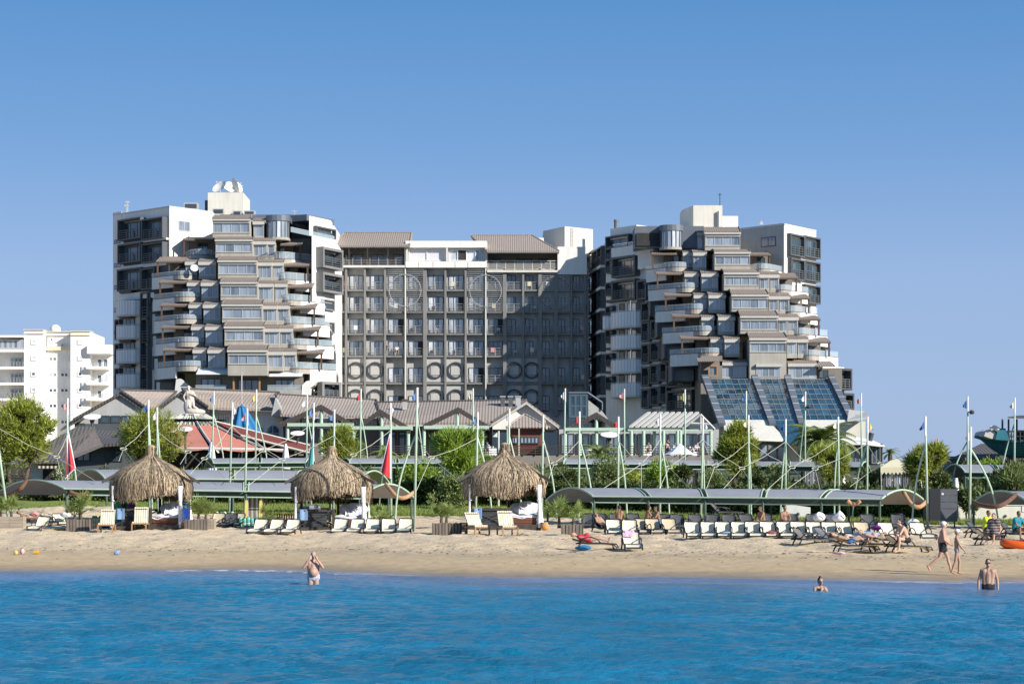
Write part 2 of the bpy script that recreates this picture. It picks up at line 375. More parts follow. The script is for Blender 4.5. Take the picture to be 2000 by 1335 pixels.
# ================================================================ SETTING: beach, lawn, sea
def vnoise(x, y, seed=0):
    """smooth lattice noise, arrays in, about -1..1"""
    r = np.random.default_rng(seed); T = r.random((256, 256))
    xi = np.floor(x).astype(int); yi = np.floor(y).astype(int); fx = x-xi; fy = y-yi
    fx = fx*fx*(3-2*fx); fy = fy*fy*(3-2*fy)
    a = T[xi & 255, yi & 255]; b = T[(xi+1) & 255, yi & 255]; c = T[xi & 255, (yi+1) & 255]; d = T[(xi+1) & 255, (yi+1) & 255]
    return (a*(1-fx)*(1-fy)+b*fx*(1-fy)+c*(1-fx)*fy+d*fx*fy)*2-1
WX = [-80, -35, -21, -17, -13, -10.5, -8, -5, -2, 0, 5, 9, 12, 16, 30, 80]
WY = [82, 79, 77.8, 77.4, 78.6, 80.2, 79.6, 75.8, 72.6, 71.2, 72.0, 70, 68.0, 67.5, 66, 60]
_fx = np.linspace(-90, 90, 721); _fw = np.interp(_fx, WX, WY); _fw = np.convolve(np.pad(_fw, 6, mode='edge'), np.ones(13)/13, 'valid')
def shore(x): return np.interp(x, _fx, _fw)
LX = [-80, -35, 0, 12, 25, 80]
def lawn_front(x): return np.interp(x, LX, [142, 140, 133, 127, 116, 110]), np.interp(x, LX, [1.75, 1.72, 1.58, 1.38, 1.22, 1.2])
def lawn_back(x): return np.interp(x, LX, [168, 165, 150, 140, 126, 122]), np.interp(x, LX, [2.6, 2.5, 2.1, 1.62, 1.36, 1.3])
def zg(x, y):
    """height of the ground"""
    x = np.asarray(x, float); y = np.asarray(y, float); w = shore(x); u = y-w
    yf, zf = lawn_front(x); yb, zb = lawn_back(x)
    z = np.interp(u, [-200, -60, -20, -14, -8, -3, 0, 6, 12, 18, 25, 35, 44], [-6, -4, -1.6, -1.15, -.80, -.28, 0, .2, .42, .62, .85, 1.06, 1.16])
    t = np.clip((u-40)/np.maximum(yf-w-40, .1), 0, 1); z = np.where(u > 40, 1.12+(zf-1.12)*t, z)
    t = np.clip((y-yf)/(yb-yf), 0, 1); z = np.where(y > yf, zf+(zb-zf)*t, z)
    back = np.interp(y, [0, 175, 200, 240, 330, 5000], [0, 3.6, 5.6, 6.2, 6.5, 6.5])
    t = np.clip((y-yb-2)/8, 0, 1); t = t*t*(3-2*t)
    return np.where(y > yb+2, zb+(np.maximum(back, zb)-zb)*t, z)
def gz(x, y): return float(zg(x, y))
def axis(lo, a, b, hi, step, grow=1.25):
    c = list(np.arange(a, b+1e-6, step)); s = step; v = b
    while v < hi: s *= grow; v += s; c.append(v)
    s = step; v = a; pre = []
    while v > lo: s *= grow; v -= s; pre.append(v)
    return np.array(pre[::-1]+c)
def sheet(name, xs, ys, fz, m, smooth=True, keep=None):
    gx, gy = np.meshgrid(xs, ys); z = fz(gx, gy); v = np.stack([gx, gy, z], -1).reshape(-1, 3); nx = len(xs)
    j, i = np.meshgrid(np.arange(len(ys)-1), np.arange(nx-1), indexing='ij'); a = (j*nx+i).ravel()
    f = np.stack([a, a+1, a+1+nx, a+nx], -1)
    if keep is not None:
        cx = gx[:-1, :-1].ravel(); cy = gy[:-1, :-1].ravel(); f = f[keep(cx, cy)]
        used = np.unique(f); mp = np.zeros(len(v), int); mp[used] = np.arange(len(used)); v = v[used]; f = mp[f]
    return props(mesh_np(name, v, f, m, smooth=smooth), kind='structure')
def sand_mat():
    m = bpy.data.materials.new('beach_sand'); m.use_nodes = True; n = m.node_tree; L = n.links; b = n.nodes['Principled BSDF']
    geo = n.nodes.new('ShaderNodeNewGeometry'); sp = n.nodes.new('ShaderNodeSeparateXYZ'); L.new(geo.outputs['Position'], sp.inputs[0])
    nz = n.nodes.new('ShaderNodeTexNoise'); nz.inputs['Scale'].default_value = .35; nz.inputs['Detail'].default_value = 4; L.new(geo.outputs['Position'], nz.inputs['Vector'])
    ad = n.nodes.new('ShaderNodeMath'); ad.operation = 'MULTIPLY_ADD'; ad.inputs[1].default_value = .16; L.new(nz.outputs['Fac'], ad.inputs[0]); L.new(sp.outputs[2], ad.inputs[2])
    cr = n.nodes.new('ShaderNodeValToRGB'); e = cr.color_ramp; L.new(ad.outputs[0], cr.inputs[0])
    e.elements[0].position = .08; e.elements[0].color = (.30, .215, .12, 1)
    e.elements[1].position = .95; e.elements[1].color = (.64, .50, .335, 1)
    for p_, c_ in ((.22, (.51, .37, .205, 1)), (.42, (.52, .39, .23, 1)), (.50, (.46, .355, .22, 1)), (.60, (.58, .45, .29, 1))):
        q = e.elements.new(p_); q.color = c_
    n2 = n.nodes.new('ShaderNodeTexNoise'); n2.inputs['Scale'].default_value = 3.5; n2.inputs['Detail'].default_value = 7; n2.inputs['Roughness'].default_value = .7
    mp = n.nodes.new('ShaderNodeMapping'); mp.inputs['Scale'].default_value = (.7, .25, 1); L.new(geo.outputs['Position'], mp.inputs[0]); L.new(mp.outputs[0], n2.inputs['Vector'])
    r = n.nodes.new('ShaderNodeMapRange'); r.inputs[1].default_value = .3; r.inputs[2].default_value = .7; r.inputs[3].default_value = .78; r.inputs[4].default_value = 1.18; L.new(n2.outputs['Fac'], r.inputs[0])
    # scattered dark weed and shell grit
    n3 = n.nodes.new('ShaderNodeTexNoise'); n3.inputs['Scale'].default_value = 5; n3.inputs['Detail'].default_value = 3; m3 = n.nodes.new('ShaderNodeMapping'); m3.inputs['Scale'].default_value = (1, .3, 1)
    L.new(geo.outputs['Position'], m3.inputs[0]); L.new(m3.outputs[0], n3.inputs['Vector'])
    r3 = n.nodes.new('ShaderNodeMapRange'); r3.inputs[1].default_value = .70; r3.inputs[2].default_value = .76; r3.inputs[3].default_value = 1; r3.inputs[4].default_value = .55; L.new(n3.outputs['Fac'], r3.inputs[0])
    mu = n.nodes.new('ShaderNodeMath'); mu.operation = 'MULTIPLY'; L.new(r.outputs[0], mu.inputs[0]); L.new(r3.outputs[0], mu.inputs[1])
    vm = n.nodes.new('ShaderNodeVectorMath'); vm.operation = 'SCALE'; L.new(cr.outputs[0], vm.inputs[0]); L.new(mu.outputs[0], vm.inputs['Scale']); L.new(vm.outputs[0], b.inputs['Base Color'])
    rr = n.nodes.new('ShaderNodeMapRange'); rr.inputs[1].default_value = .02; rr.inputs[2].default_value = .2; rr.inputs[3].default_value = .35; rr.inputs[4].default_value = .95; L.new(sp.outputs[2], rr.inputs[0]); L.new(rr.outputs[0], b.inputs['Roughness'])
    nb = n.nodes.new('ShaderNodeTexNoise'); nb.inputs['Scale'].default_value = 7; nb.inputs['Detail'].default_value = 6; L.new(geo.outputs['Position'], nb.inputs['Vector'])
    bs = n.nodes.new('ShaderNodeMapRange'); bs.inputs[1].default_value = .38; bs.inputs[2].default_value = .7; bs.inputs[3].default_value = .08; bs.inputs[4].default_value = .9; L.new(ad.outputs[0], bs.inputs[0])
    bp = n.nodes.new('ShaderNodeBump'); bp.inputs['Distance'].default_value = .06; L.new(bs.outputs[0], bp.inputs['Strength']); L.new(nb.outputs['Fac'], bp.inputs['Height']); L.new(bp.outputs[0], b.inputs['Normal'])
    return m
M['sand'] = sand_mat()
def sand_z(x, y):
    z = zg(x, y); u = y-shore(x); yf, _ = lawn_front(x)
    a = np.interp(u, [-50, 4, 11, 16, 24, 60], [0, 0.004, .022, .085, .108, .08])*np.where(y > yf, 0, 1)
    nse = vnoise(x*1.3, y*.8, 1)*.55+vnoise(x*2.2+9, y*1.5, 2)*.65+vnoise(x*.45, y*.3, 3)*.5
    # heaped sand in front of the grass at the far left
    mound = .75*np.exp(-((x+27)/6.5)**2-((y-132)/4.0)**2)
    return z+a*nse+mound*(y < yf+2)
sheet('beach', axis(-2500, -36, 36, 2500, .25, 1.35), axis(-300, 62, 142, 5200, .25, 1.3), sand_z, M['sand'])

def grass_mat():
    m = mat('lawn_grass', (.20, .245, .045), .85, .3, .7, bump=.8, bscale=9); return m
M['grass'] = grass_mat()
xs = np.arange(-60, 60.1, .5)
def lawn_part():
    vs = []; fs = []; nj = 30
    for i, x in enumerate(xs):
        yf, zf = lawn_front(x); yb, zb = lawn_back(x)
        yf = yf+.5*math.sin(x*.7)+.35*math.sin(x*1.9+1)
        for j in range(nj+1):
            y = yf+(yb+1.5-yf)*j/nj; z = gz(x, y)+.10+.03*math.sin(x*2.1+j*1.3)
            if j == 0: z -= .16
            vs.append((x, y, z))
    for i in range(len(xs)-1):
        for j in range(nj): a = i*(nj+1)+j; fs.append((a, a+nj+1, a+nj+2, a+1))
    return props(mesh_np('lawn', vs, fs, M['grass'], smooth=True), kind='structure')
lawn_part()
def blades(name, n, fpos, hmin, hmax, wd, m, lean=.5):
    V = np.zeros((n*3, 3)); k = rng.random((n, 8))
    px, py, pz = fpos(k[:, 0], k[:, 1]); h = hmin+(hmax-hmin)*k[:, 2]; a = k[:, 3]*2*np.pi
    V[0::3] = np.stack([px-np.cos(a)*wd, py-np.sin(a)*wd, pz-.02], -1); V[1::3] = np.stack([px+np.cos(a)*wd, py+np.sin(a)*wd, pz-.02], -1)
    V[2::3] = np.stack([px+(k[:, 4]-.5)*h*lean*2, py+(k[:, 5]-.5)*h*lean*2, pz+h], -1)
    return props(mesh_np(name, V, np.arange(n*3).reshape(n, 3), m), kind='stuff')
M['grassb'] = mat('grass_blades', (.21, .265, .05), .8, .3, .5, island=.4, trans=.3)
def gpos(a, b):
    x = -34+a*68; yf, _ = lawn_front(x); yb, _ = lawn_back(x); y = yf-.2+(yb-yf+1)*b**2; return x, y, zg(x, y)+.08
blades('grass', 42000, gpos, .08, .24, .022, M['grassb'])

# ---------------------------------------------------------------- sea
def sea_mat():
    m = bpy.data.materials.new('sea_water'); m.use_nodes = True; n = m.node_tree; L = n.links; b = n.nodes['Principled BSDF']
    at = n.nodes.new('ShaderNodeAttribute'); at.attribute_name = 'depth'
    cr = n.nodes.new('ShaderNodeValToRGB'); L.new(at.outputs['Fac'], cr.inputs[0]); e = cr.color_ramp
    e.elements[0].position = 0; e.elements[0].color = (.23, .225, .29, 1); e.elements[1].position = .9; e.elements[1].color = (.008, .165, .295, 1)
    for p_, c_ in ((.08, (.165, .215, .32, 1)), (.22, (.11, .20, .345, 1)), (.36, (.03, .19, .335, 1)), (.55, (.010, .178, .31, 1))):
        q = e.elements.new(p_); q.color = c_
    geo = n.nodes.new('ShaderNodeNewGeometry'); nz = n.nodes.new('ShaderNodeTexNoise'); nz.inputs['Scale'].default_value = .25; nz.inputs['Detail'].default_value = 3
    L.new(geo.outputs['Position'], nz.inputs['Vector'])
    r = n.nodes.new('ShaderNodeMapRange'); r.inputs[1].default_value = .3; r.inputs[2].default_value = .7; r.inputs[3].default_value = .78; r.inputs[4].default_value = 1.2; L.new(nz.outputs['Fac'], r.inputs[0])
    vm = n.nodes.new('ShaderNodeVectorMath'); vm.operation = 'SCALE'; L.new(cr.outputs[0], vm.inputs[0]); L.new(r.outputs[0], vm.inputs['Scale'])
    # foam: broken white lace along the wave edges
    fo = n.nodes.new('ShaderNodeAttribute'); fo.attribute_name = 'foam'
    nf = n.nodes.new('ShaderNodeTexNoise'); nf.inputs['Scale'].default_value = 2.6; nf.inputs['Detail'].default_value = 6; L.new(geo.outputs['Position'], nf.inputs['Vector'])
    fm = n.nodes.new('ShaderNodeMath'); fm.operation = 'ADD'; L.new(fo.outputs['Fac'], fm.inputs[0]); L.new(nf.outputs['Fac'], fm.inputs[1])
    fr = n.nodes.new('ShaderNodeMapRange'); fr.inputs[1].default_value = 1.08; fr.inputs[2].default_value = 1.22; L.new(fm.outputs[0], fr.inputs[0])
    mx = n.nodes.new('ShaderNodeMix'); mx.data_type = 'RGBA'; mx.inputs[7].default_value = (.75, .75, .75, 1); L.new(fr.outputs[0], mx.inputs[0]); L.new(vm.outputs[0], mx.inputs[6]); L.new(mx.outputs[2], b.inputs['Base Color'])
    b.inputs['Roughness'].default_value = .16; b.inputs['IOR'].default_value = 1.33
    mp = n.nodes.new('ShaderNodeMapping'); mp.inputs['Scale'].default_value = (1.0, 1.5, 1); L.new(geo.outputs['Position'], mp.inputs[0])
    nb = n.nodes.new('ShaderNodeTexNoise'); nb.inputs['Scale'].default_value = 8; nb.inputs['Detail'].default_value = 5; nb.inputs['Roughness'].default_value = .6; L.new(mp.outputs[0], nb.inputs['Vector'])
    bp = n.nodes.new('ShaderNodeBump'); bp.inputs['Strength'].default_value = .7; bp.inputs['Distance'].default_value = .08; L.new(nb.outputs['Fac'], bp.inputs['Height']); L.new(bp.outputs[0], b.inputs['Normal'])
    return m
M['sea'] = sea_mat()
_wr = np.random.default_rng(3); WAVES = []
for wl, amp, n_ in ((3.4, .006, 5), (1.5, .008, 8), (.80, .011, 14), (.45, .0085, 18)):
    for k in range(n_):
        th = R(-90)+_wr.normal(0, .75); l = wl*_wr.uniform(.75, 1.35); WAVES.append((2*np.pi/l*np.cos(th), 2*np.pi/l*np.sin(th), _wr.uniform(0, 6.28), amp*_wr.uniform(.5, 1.2)/math.sqrt(n_)*1.9))
def sea_z(x, y):
    z = np.zeros_like(x); u = shore(x)-y
    fade = np.interp(u, [-5, 0, 3, 9, 20], [0, .05, .25, .8, 1])*np.where((np.abs(x) > 34) | (y < 18), 0, 1)
    wx = x+vnoise(x*.2, y*.2, 7)*.8
    for kx, ky, ph, a in WAVES: z += a*np.sin(kx*wx+ky*y+ph)
    z = z*fade*(1+.5*vnoise(x*.12, y*.12, 8))
    swell = .085*np.exp(-((u-3.2+.6*np.sin(x*.3))/.55)**2)+.03*np.exp(-((u-6.8+.8*np.sin(x*.23+1))/.8)**2)
    return z+swell*np.interp(u, [0, 1], [0, 1])
sea = sheet('sea', axis(-2500, -30, 30, 2500, .11, 1.35), axis(-900, 22, 82.4, 83, .11, 1.35), sea_z, M['sea'], keep=lambda x, y: y < shore(x)+3)
co = np.empty(len(sea.data.vertices)*3, np.float32); sea.data.vertices.foreach_get('co', co); co = co.reshape(-1, 3)
u = shore(co[:, 0])-co[:, 1]
at = sea.data.attributes.new('depth', 'FLOAT', 'POINT'); at.data.foreach_set('value', np.clip((u+1.5*vnoise(co[:, 0]*.35, co[:, 1]*.35, 12))/32, 0, 1).astype(np.float32))
x_ = co[:, 0]
line1 = np.exp(-((u-.12+.12*vnoise(x_*.8, x_*0, 14))/.30)**2)*np.interp(x_, [-40, -12, -9, -3, 0, 8, 11, 40], [.15, .2, .45, .45, .12, .2, .75, .8])
line2 = np.exp(-((u-3.3+.6*np.sin(x_*.3))/.6)**2)*np.interp(x_, [-22, -19, -14, -12, -10, -5.5, -3, 40], [.2, .35, .2, .62, .68, .62, .1, .1])
line3 = np.exp(-((u-1.5-.5*np.sin(x_*.9))/.8)**2)*np.interp(x_, [9, 12, 18, 40], [0, .72, .8, .8])
at = sea.data.attributes.new('foam', 'FLOAT', 'POINT'); at.data.foreach_set('value', np.maximum(np.maximum(line1, line2), line3).astype(np.float32))

# dried weed, shell and grit along the old tide line
k_ = rng.random((1300, 4)); gx_ = -34+68*k_[:, 0]; gy_ = shore(gx_)+np.where(k_[:, 1] < .6, 11+5*k_[:, 2], 6+26*k_[:, 2])+1.2*vnoise(gx_*.3, gx_*0, 51)
gzz = sand_z(gx_, gy_)+.012; a_ = k_[:, 3]*6.28; s_ = rng.uniform(.015, .06, 1300); Vg = np.zeros((1300*4, 3))
for q in range(4): Vg[q::4] = np.stack([gx_+s_*(1.8 if q % 2 else .7)*np.cos(a_+q*1.57), gy_+s_*(1.8 if q % 2 else .7)*np.sin(a_+q*1.57), gzz+s_*(.5 if q == 2 else 0)], -1)
props(mesh_np('seaweed_litter', Vg, np.arange(1300*4).reshape(-1, 4), mat('dry_weed', (.15, .105, .06), .9, .4, 3, island=.6)), kind='stuff')
# ================================================================ HOTEL: two stepped towers and the block between them
GB = 5.6          # underside of buildings, below the made-up ground
def bay(T, row, D, n=4, base=None, wall='beige', deep=9.0, roofdeep=2.6):
    x0, x1, tt, ft, wt, wb, sb = row
    F = Face(x0, D, x1, D)
    mb = MB(); F.box(mb, x0, x1, ft, sb, -deep, -.14); mb.build('bay_wall', M[wall], T)
    mb = MB(); F.box(mb, x0, x1, wb, sb, -.136, .04); F.box(mb, x0-.6, x1+.6, wb-1.2, wb-.05, -.13, .14); mb.build('sill_band', M[wall], T)
    mb = MB(); F.box(mb, x0-1, x1+1, ft+.2, ft+(wt-ft)*.45, -.13, .42); F.box(mb, x0, x1, ft+(wt-ft)*.45, wt, -.13, .16); mb.build('gutter', M['gutter'], T)
    mb = MB()
    for xx in (x0+.2, x1-1.4): F.box(mb, xx, xx+1.2, wt+.05, wb-1.25, -.13, .05)
    mb.build('bay_pilaster', M[wall], T)
    F.window(T, x0+1.6, x1-1.6, wt+.1, wb-1.25, n, -.13, M['alu'], M['pane'], .09, .12)
    # tiled slope behind the gutter
    a, b = P(x0-1, ft, D-.42), P(x1+1, ft, D-.42); a.z += .02; b.z += .02; zb = Z(tt, D+roofdeep)
    c, d = Vector((X(x1, D), D+roofdeep, zb)), Vector((X(x0, D), D+roofdeep, zb))
    mb = MB(); mb.slab([a, b, c, d], (0, 0, .14)); mb.build('tiled_slope', M['tile_brown'], T)
    mb = MB(); q = .5
    for k in range(2):
        p0, p1 = (a, d) if k == 0 else (b, c); mb.tube([p0+Vector((0, 0, .17)), p1+Vector((0, 0, .17))], .09, 5)
    mb.build('ridge_cap', M['tile_brown'], T)
def side_windows(T, groups, y0, y1, D, deep=7, wall='beige', ft=7, drop=7):
    for (x0, x1, n) in groups:
        F = Face(x0, D, x1, D)
        mb = MB(); F.box(mb, x0-1, x1+1, y0-ft, y1+drop, -deep, -.14); mb.build('bay_wall', M[wall], T)
        mb = MB(); F.box(mb, x0-1, x1+1, y1, y1+drop, -.136, .03); mb.build('sill_band', M[wall], T)
        mb = MB(); F.box(mb, x0-1.5, x1+1.5, y0-ft, y0-.1, -.13, .3); mb.build('gutter', M['gutter'], T)
        F.window(T, x0, x1, y0, y1-.1, n, -.13, M['alu'], M['pane'], .08, .1)
        zb = Z(y0-ft-5, D+1.6); a, b = P(x0-2, y0-ft, D-.3), P(x1+2, y0-ft, D-.3)
        mb = MB(); mb.slab([a, b, Vector((b.x, D+1.6, zb)), Vector((a.x, D+1.6, zb))], (0, 0, .12)); mb.build('tiled_slope', M['tile_brown'], T)
def terrace(T, side, xo, xm, xi, rt, rb, pb, D, roof=None, panel='white', body='brownwall', deep=9.0, door=True, under='midgrey', nextz=None):
    """a stepped terrace: white parapet outside, curved glass balcony inside, a tiled lean-to over the recess behind"""
    B = thing_part(T, 'terrace')
    zr, zt, zp = Z(rb, D), Z(rt, D), Z(pb, D)
    O = Vector((X(xo, D), D+3.2)); Mm = Vector((X(xm, D), D)); I = Vector((X(xi, D), D+.5))
    arc = []
    for k in range(9):
        t = k/8; q = Mm.lerp(I, t); arc.append(q+Vector((0, -1.15*math.sin(math.pi*t))))
    Oc = O.lerp(Mm, 0.0)
    pts = [O, Mm]+arc[1:] if side < 0 else arc[::-1][:-1]+[Mm, O]
    # parapet
    mb = MB(); seg = [O, Mm] if side < 0 else [Mm, O]
    curve_wall(mb, seg, zp, zr, .22); mb.build('parapet', M[panel], T)
    mb = MB(); seg = arc if side < 0 else arc[::-1]
    curve_wall(mb, seg, zr-.62, zr-.012, .22); mb.build('balcony_edge', M['beige'], T)
    back = D+deep
    poly = pts+[Vector((pts[-1].x, back)), Vector((pts[0].x, back))]
    cy = sum(p.y for p in poly)/len(poly); cx = sum(p.x for p in poly)/len(poly)
    poly2 = [p+(Vector((cx, cy))-p)*.035 for p in poly]
    mb = MB(); mb.prism(poly2, zr-.42, zr-.05); mb.build('floor_slab', M['concrete'], T)
    mb = MB(); curve_wall(mb, [p+Vector((0, .03)) for p in pts], zr+.003, zr+.09, .12); mb.build('coping', M['mahog'], T)
    gl = MB(); curve_wall(gl, [p+Vector((0, .07)) for p in pts], zr+.095, zt-.03, .025); g = gl.build('glass_rail', M['grail'], T)
    mb = MB(); mb.tube([Vector((p.x, p.y+.08, zt)) for p in pts], .045, 5)
    for p in pts[::2]: mb.tube([Vector((p.x, p.y+.08, zr+.1)), Vector((p.x, p.y+.08, zt))], .025, 4)
    mb.build('handrail', M['railw'], g)
    # recess behind: back wall with a door, shade put into its brown
    fx0, fx1 = (xm, xi) if side < 0 else (xi, xm)
    ztop = zr+2.75
    F = Face(fx0, D+4.2, fx1, D+4.2)
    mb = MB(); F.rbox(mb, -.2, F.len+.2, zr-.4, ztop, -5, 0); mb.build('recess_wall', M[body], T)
    if door:
        w = F.len; F.window_t(T, w*.30, w*.72, zr, zr+2.2, 2, .003, M['dark'], M['pane_dark'], .07, .08, 'door')
    # block under the outer parapet, its dark colour standing for a shaded opening
    mb = MB()
    ox0, ox1 = (X(xo, D), X(xm, D)) if side < 0 else (X(xm, D), X(xo, D))
    mb.box(ox0+.25, ox1-.25, D+3.5, D+deep+1, zp-1.9, zr-.44); mb.build('side_block', M[under], T)
    fr = Face(min(xo, xm)+2, D+3.3, max(xo, xm)-2, D+3.3)
    fmb = MB(); fr.rbox(fmb, 0, fr.len, zp-.35, zp-.05, -.2, .25); fr.rbox(fmb, 0, .2, zp-1.9, zp-.35, -.2, .25); fr.rbox(fmb, fr.len-.2, fr.len, zp-1.9, zp-.35, -.2, .25)
    fmb.build('box_frame', M['dark'], T)
    # white end wall beside the recess
    if roof:
        xa, xb, r0, r1 = roof; r0 += (r1-r0)*.3; Dr = D+.7
        a, b = P(xa, r1, Dr), P(xb, r1, Dr); zb = Z(r0, D+4.6)
        pts3 = [a, b, Vector((b.x, D+4.6, zb)), Vector((a.x, D+4.6, zb))]
        mb = MB(); mb.slab(pts3, (0, 0, .14)); mb.build('tiled_slope', M['tile_brown'], T)
        mb = MB()
        F2 = Face(xa, Dr, xb, Dr); F2.rbox(mb, -.05, F2.len+.05, a.z-.16, a.z-.003, -.12, .06)
        for k in range(5):
            t = (k+.5)/5; q0 = a.lerp(b, t); q1 = pts3[3].lerp(pts3[2], t); mb.tube([q0+Vector((0, 0, -.08)), q1+Vector((0, 0, -.08))], .05, 4)
        mb.build('eaves_beam', M['wood'], T)
        px_ = xa+2.5 if side < 0 else xb-2.5
        mb = MB(); xx = X(px_, Dr); mb.box(xx-.11, xx+.11, Dr+.05, Dr+.27, zr, a.z-.1); mb.build('post', M['wood'], T)
def thing_part(T, name): return T
def box_frame(T, F, x0, x1, y0, y1, n=2, dep=.9, fm='darkgrey', bars=4, rail=True, pm='pane_dark', th=.22, wallm=None):
    """a dark boxed loggia standing proud of the wall, window inside, rail in front"""
    t0, t1, z0, z1 = F.span(x0, x1, y0, y1); mb = MB()
    F.rbox(mb, t0, t1, z1-th, z1, 0, dep); F.rbox(mb, t0, t1, z0, z0+th, 0, dep)
    F.rbox(mb, t0, t0+th, z0+th, z1-th, 0, dep); F.rbox(mb, t1-th, t1, z0+th, z1-th, 0, dep)
    o = mb.build('box_frame', M[fm], T)
    F.window_t(T, t0+th+.01, t1-th-.01, z0+th+.01, z1-th-.25, n, .02, M['darkgrey'], M[pm], .10, .09)
    if rail:
        mb = MB(); h = (z1-z0)*.42
        for k in range(bars):
            z = z0+th+h*(k+.8)/bars; F.rbox(mb, t0+th+.01, t1-th-.01, z-.05, z+.05, dep-.16, dep-.1)
        for k in range(n+1):
            t = t0+th+.01+(t1-t0-2*th-.22)*k/n; F.rbox(mb, t, t+.2, z0+th, z0+th+h, dep-.24, dep-.165)
        mb.build('railing', M['darkgrey'], T)
def curved_balcony(T, F, x0, x1, y0, y1, bulge=1.5):
    t0, t1, z0, z1 = F.span(x0, x1, y0, y1); pts = []
    for k in range(11):
        t = k/10; n = .5+bulge*math.sin(math.pi*min(1, t*1.15+.0))*.6+ (.8 if 0 < k < 10 else 0)
        q = F.pt(t0+(t1-t0)*t, n, 0); pts.append(q)
    mb = MB(); curve_wall(mb, pts, z0+.1, z1-.12, .05); w = mb.build('balcony_screen', M['perf'], T)
    mb = MB(); mb.tube([Vector((p.x, p.y, z1)) for p in pts], .05, 5)
    for p in pts[::2]: mb.tube([Vector((p.x, p.y+.1, z0)), Vector((p.x, p.y+.1, z1))], .03, 4)
    mb.build('handrail', M['railw'], w)
    poly = [(p.x, p.y+.03) for p in pts]+[tuple(F.pt(t1, -.2, 0)[:2]), tuple(F.pt(t0, -.2, 0)[:2])]
    mb = MB(); mb.prism(poly, z0-.15, z0+.09); mb.build('floor_slab', M['pale'], T)
def wall_face(T, F, z0, z1, deep, m, name='wall', extra=0):
    mb = MB(); F.rbox(mb, -extra, F.len+extra, z0, z1, -deep, 0); return mb.build(name, M[m], T)
def dish(T, c, r, az, el, name='satellite_dish'):
    """a parabolic dish on a short stand; returned as a part"""
    d = Vector((math.sin(az)*math.cos(el), -math.cos(az)*math.cos(el), math.sin(el))); rot = d.to_track_quat('Z', 'Y').to_matrix(); mb = MB(); c = Vector(c); n = 20
    for (off) in (0, -.04):
        base = len(mb.v); mb.v.append(tuple(c+rot @ Vector((0, 0, -r*.28+off))))
        for j in range(1, 5):
            rr = r*j/4; z = -r*.28*(1-(j/4)**2)+off
            for k in range(n): mb.v.append(tuple(c+rot @ Vector((rr*math.cos(6.2832*k/n), rr*math.sin(6.2832*k/n), z))))
        for k in range(n):
            mb.f.append((base, base+1+k, base+1+(k+1) % n))
            for j in range(3): mb.f.append((base+1+j*n+k, base+1+(j+1)*n+k, base+1+(j+1)*n+(k+1) % n, base+1+j*n+(k+1) % n))
    o = mb.build(name, M['white'], T, True)
    mb = MB(); f = c+d*r*.75; mb.ball(f, .12*r)
    for k in range(3): mb.tube([c+rot @ Vector((r*.95*math.cos(2.1*k), r*.95*math.sin(2.1*k), 0)), f], .025*max(r, .8), 4)
    mb.tube([c-d*r*.28, Vector((c.x, c.y+.3, c.z-r*1.05))], .09, 5); mb.build('feed_arm', M['alu'], o)
    return o

# ---------------------------------------------------------------- left tower
LT = thing('hotel_tower', 'stepped hotel tower with two satellite dishes on its roof house', 'building', (X(440, 300), 300, 6.2))
LC = [(415.5, 488, 422, 428, 435.7, 455.7, 464), (421, 493, 464, 468.5, 475.5, 493.5, 503), (426, 501.5, 502, 509, 516.6, 536.6, 544), (431, 503, 543.5, 551, 559, 578.6, 586.5),
      (434, 512, 586.5, 594.5, 602.7, 622.7, 629.6), (438.6, 515, 629.6, 637.5, 646.8, 665.7, 675), (445, 522, 675, 683.6, 693, 712, 733)]
def DB(i): return 300-2.6*i
F_lb = Face(221, 312, 331, 303); F_lr = Face(331, 303, 415, 309)
zt = Z(404.5, 303)
a, b, c = F_lb.pt(0, 0, 0), F_lb.pt(F_lb.len, 0, 0), F_lr.pt(F_lr.len, 0, 0)
mb = MB(); mb.prism([a[:2], b[:2], c[:2], (c.x, 330), (a.x, 330)], GB, zt); mb.build('side_wing', M['white'], LT)
mb = MB(); mb.prism([(a.x-.05, a.y-.1), (b.x, b.y-.12), (c.x, c.y-.1), (c.x, 329.9), (a.x-.05, 329.9)], zt+.004, zt+.18); mb.build('roof_edge', M['pale'], LT)
# grey cladding strip with the slit windows
mb = MB(); F_lb.box(mb, 221.3, 238, 414, 800, .003, .05); mb.build('corner_strip', M['white'], LT)
for y in (472, 518, 561, 605, 649.6, 693, 736): F_lb.window(LT, 224, 236, y-4, y+4, 2, .06, M['dark'], M['pane'], .07, .06, 'slit_window')
mb = MB(); F_lb.box(mb, 242, 329, 429, 590, .003, .06); mb.build('loggia_panel', M['darkgrey'], LT)
for (x0, x1, y0, y1) in ((240, 285, 428, 469), (286.5, 328, 427, 468), (240, 285, 476, 514), (286.5, 328, 475, 513), (239, 285, 525, 568), (285.5, 312, 524, 566)):
    box_frame(LT, F_lb, x0, x1, y0, y1, 3, 1.0)
mb = MB()
for y0, y1 in ((470.5, 474.5), (516, 523), (570, 583)): F_lb.box(mb, 240, 330, y0, y1, .07, .5)
mb.build('floor_band', M['white'], LT)
for y0, y1 in ((587, 617), (636, 662), (683, 709), (731, 757)):
    curved_balcony(LT, F_lb, 241, 281, y0, y1)
    F_lb.window(LT, 247, 264, y0-13, y0+12, 2, .06, M['dark'], M['pane_dark'], .08, .08, 'door')
    mb = MB(); F_lb.box(mb, 243, 266, y0-18, y0-14, .07, .9); mb.build('box_frame', M['dark'], LT)
    box_frame(LT, F_lb, 282, 297, y0-16, y1+8, 1, .8)
    if y0 > 600: box_frame(LT, F_lb, 231, 240.5, y0-12, y1+2, 1, .7)
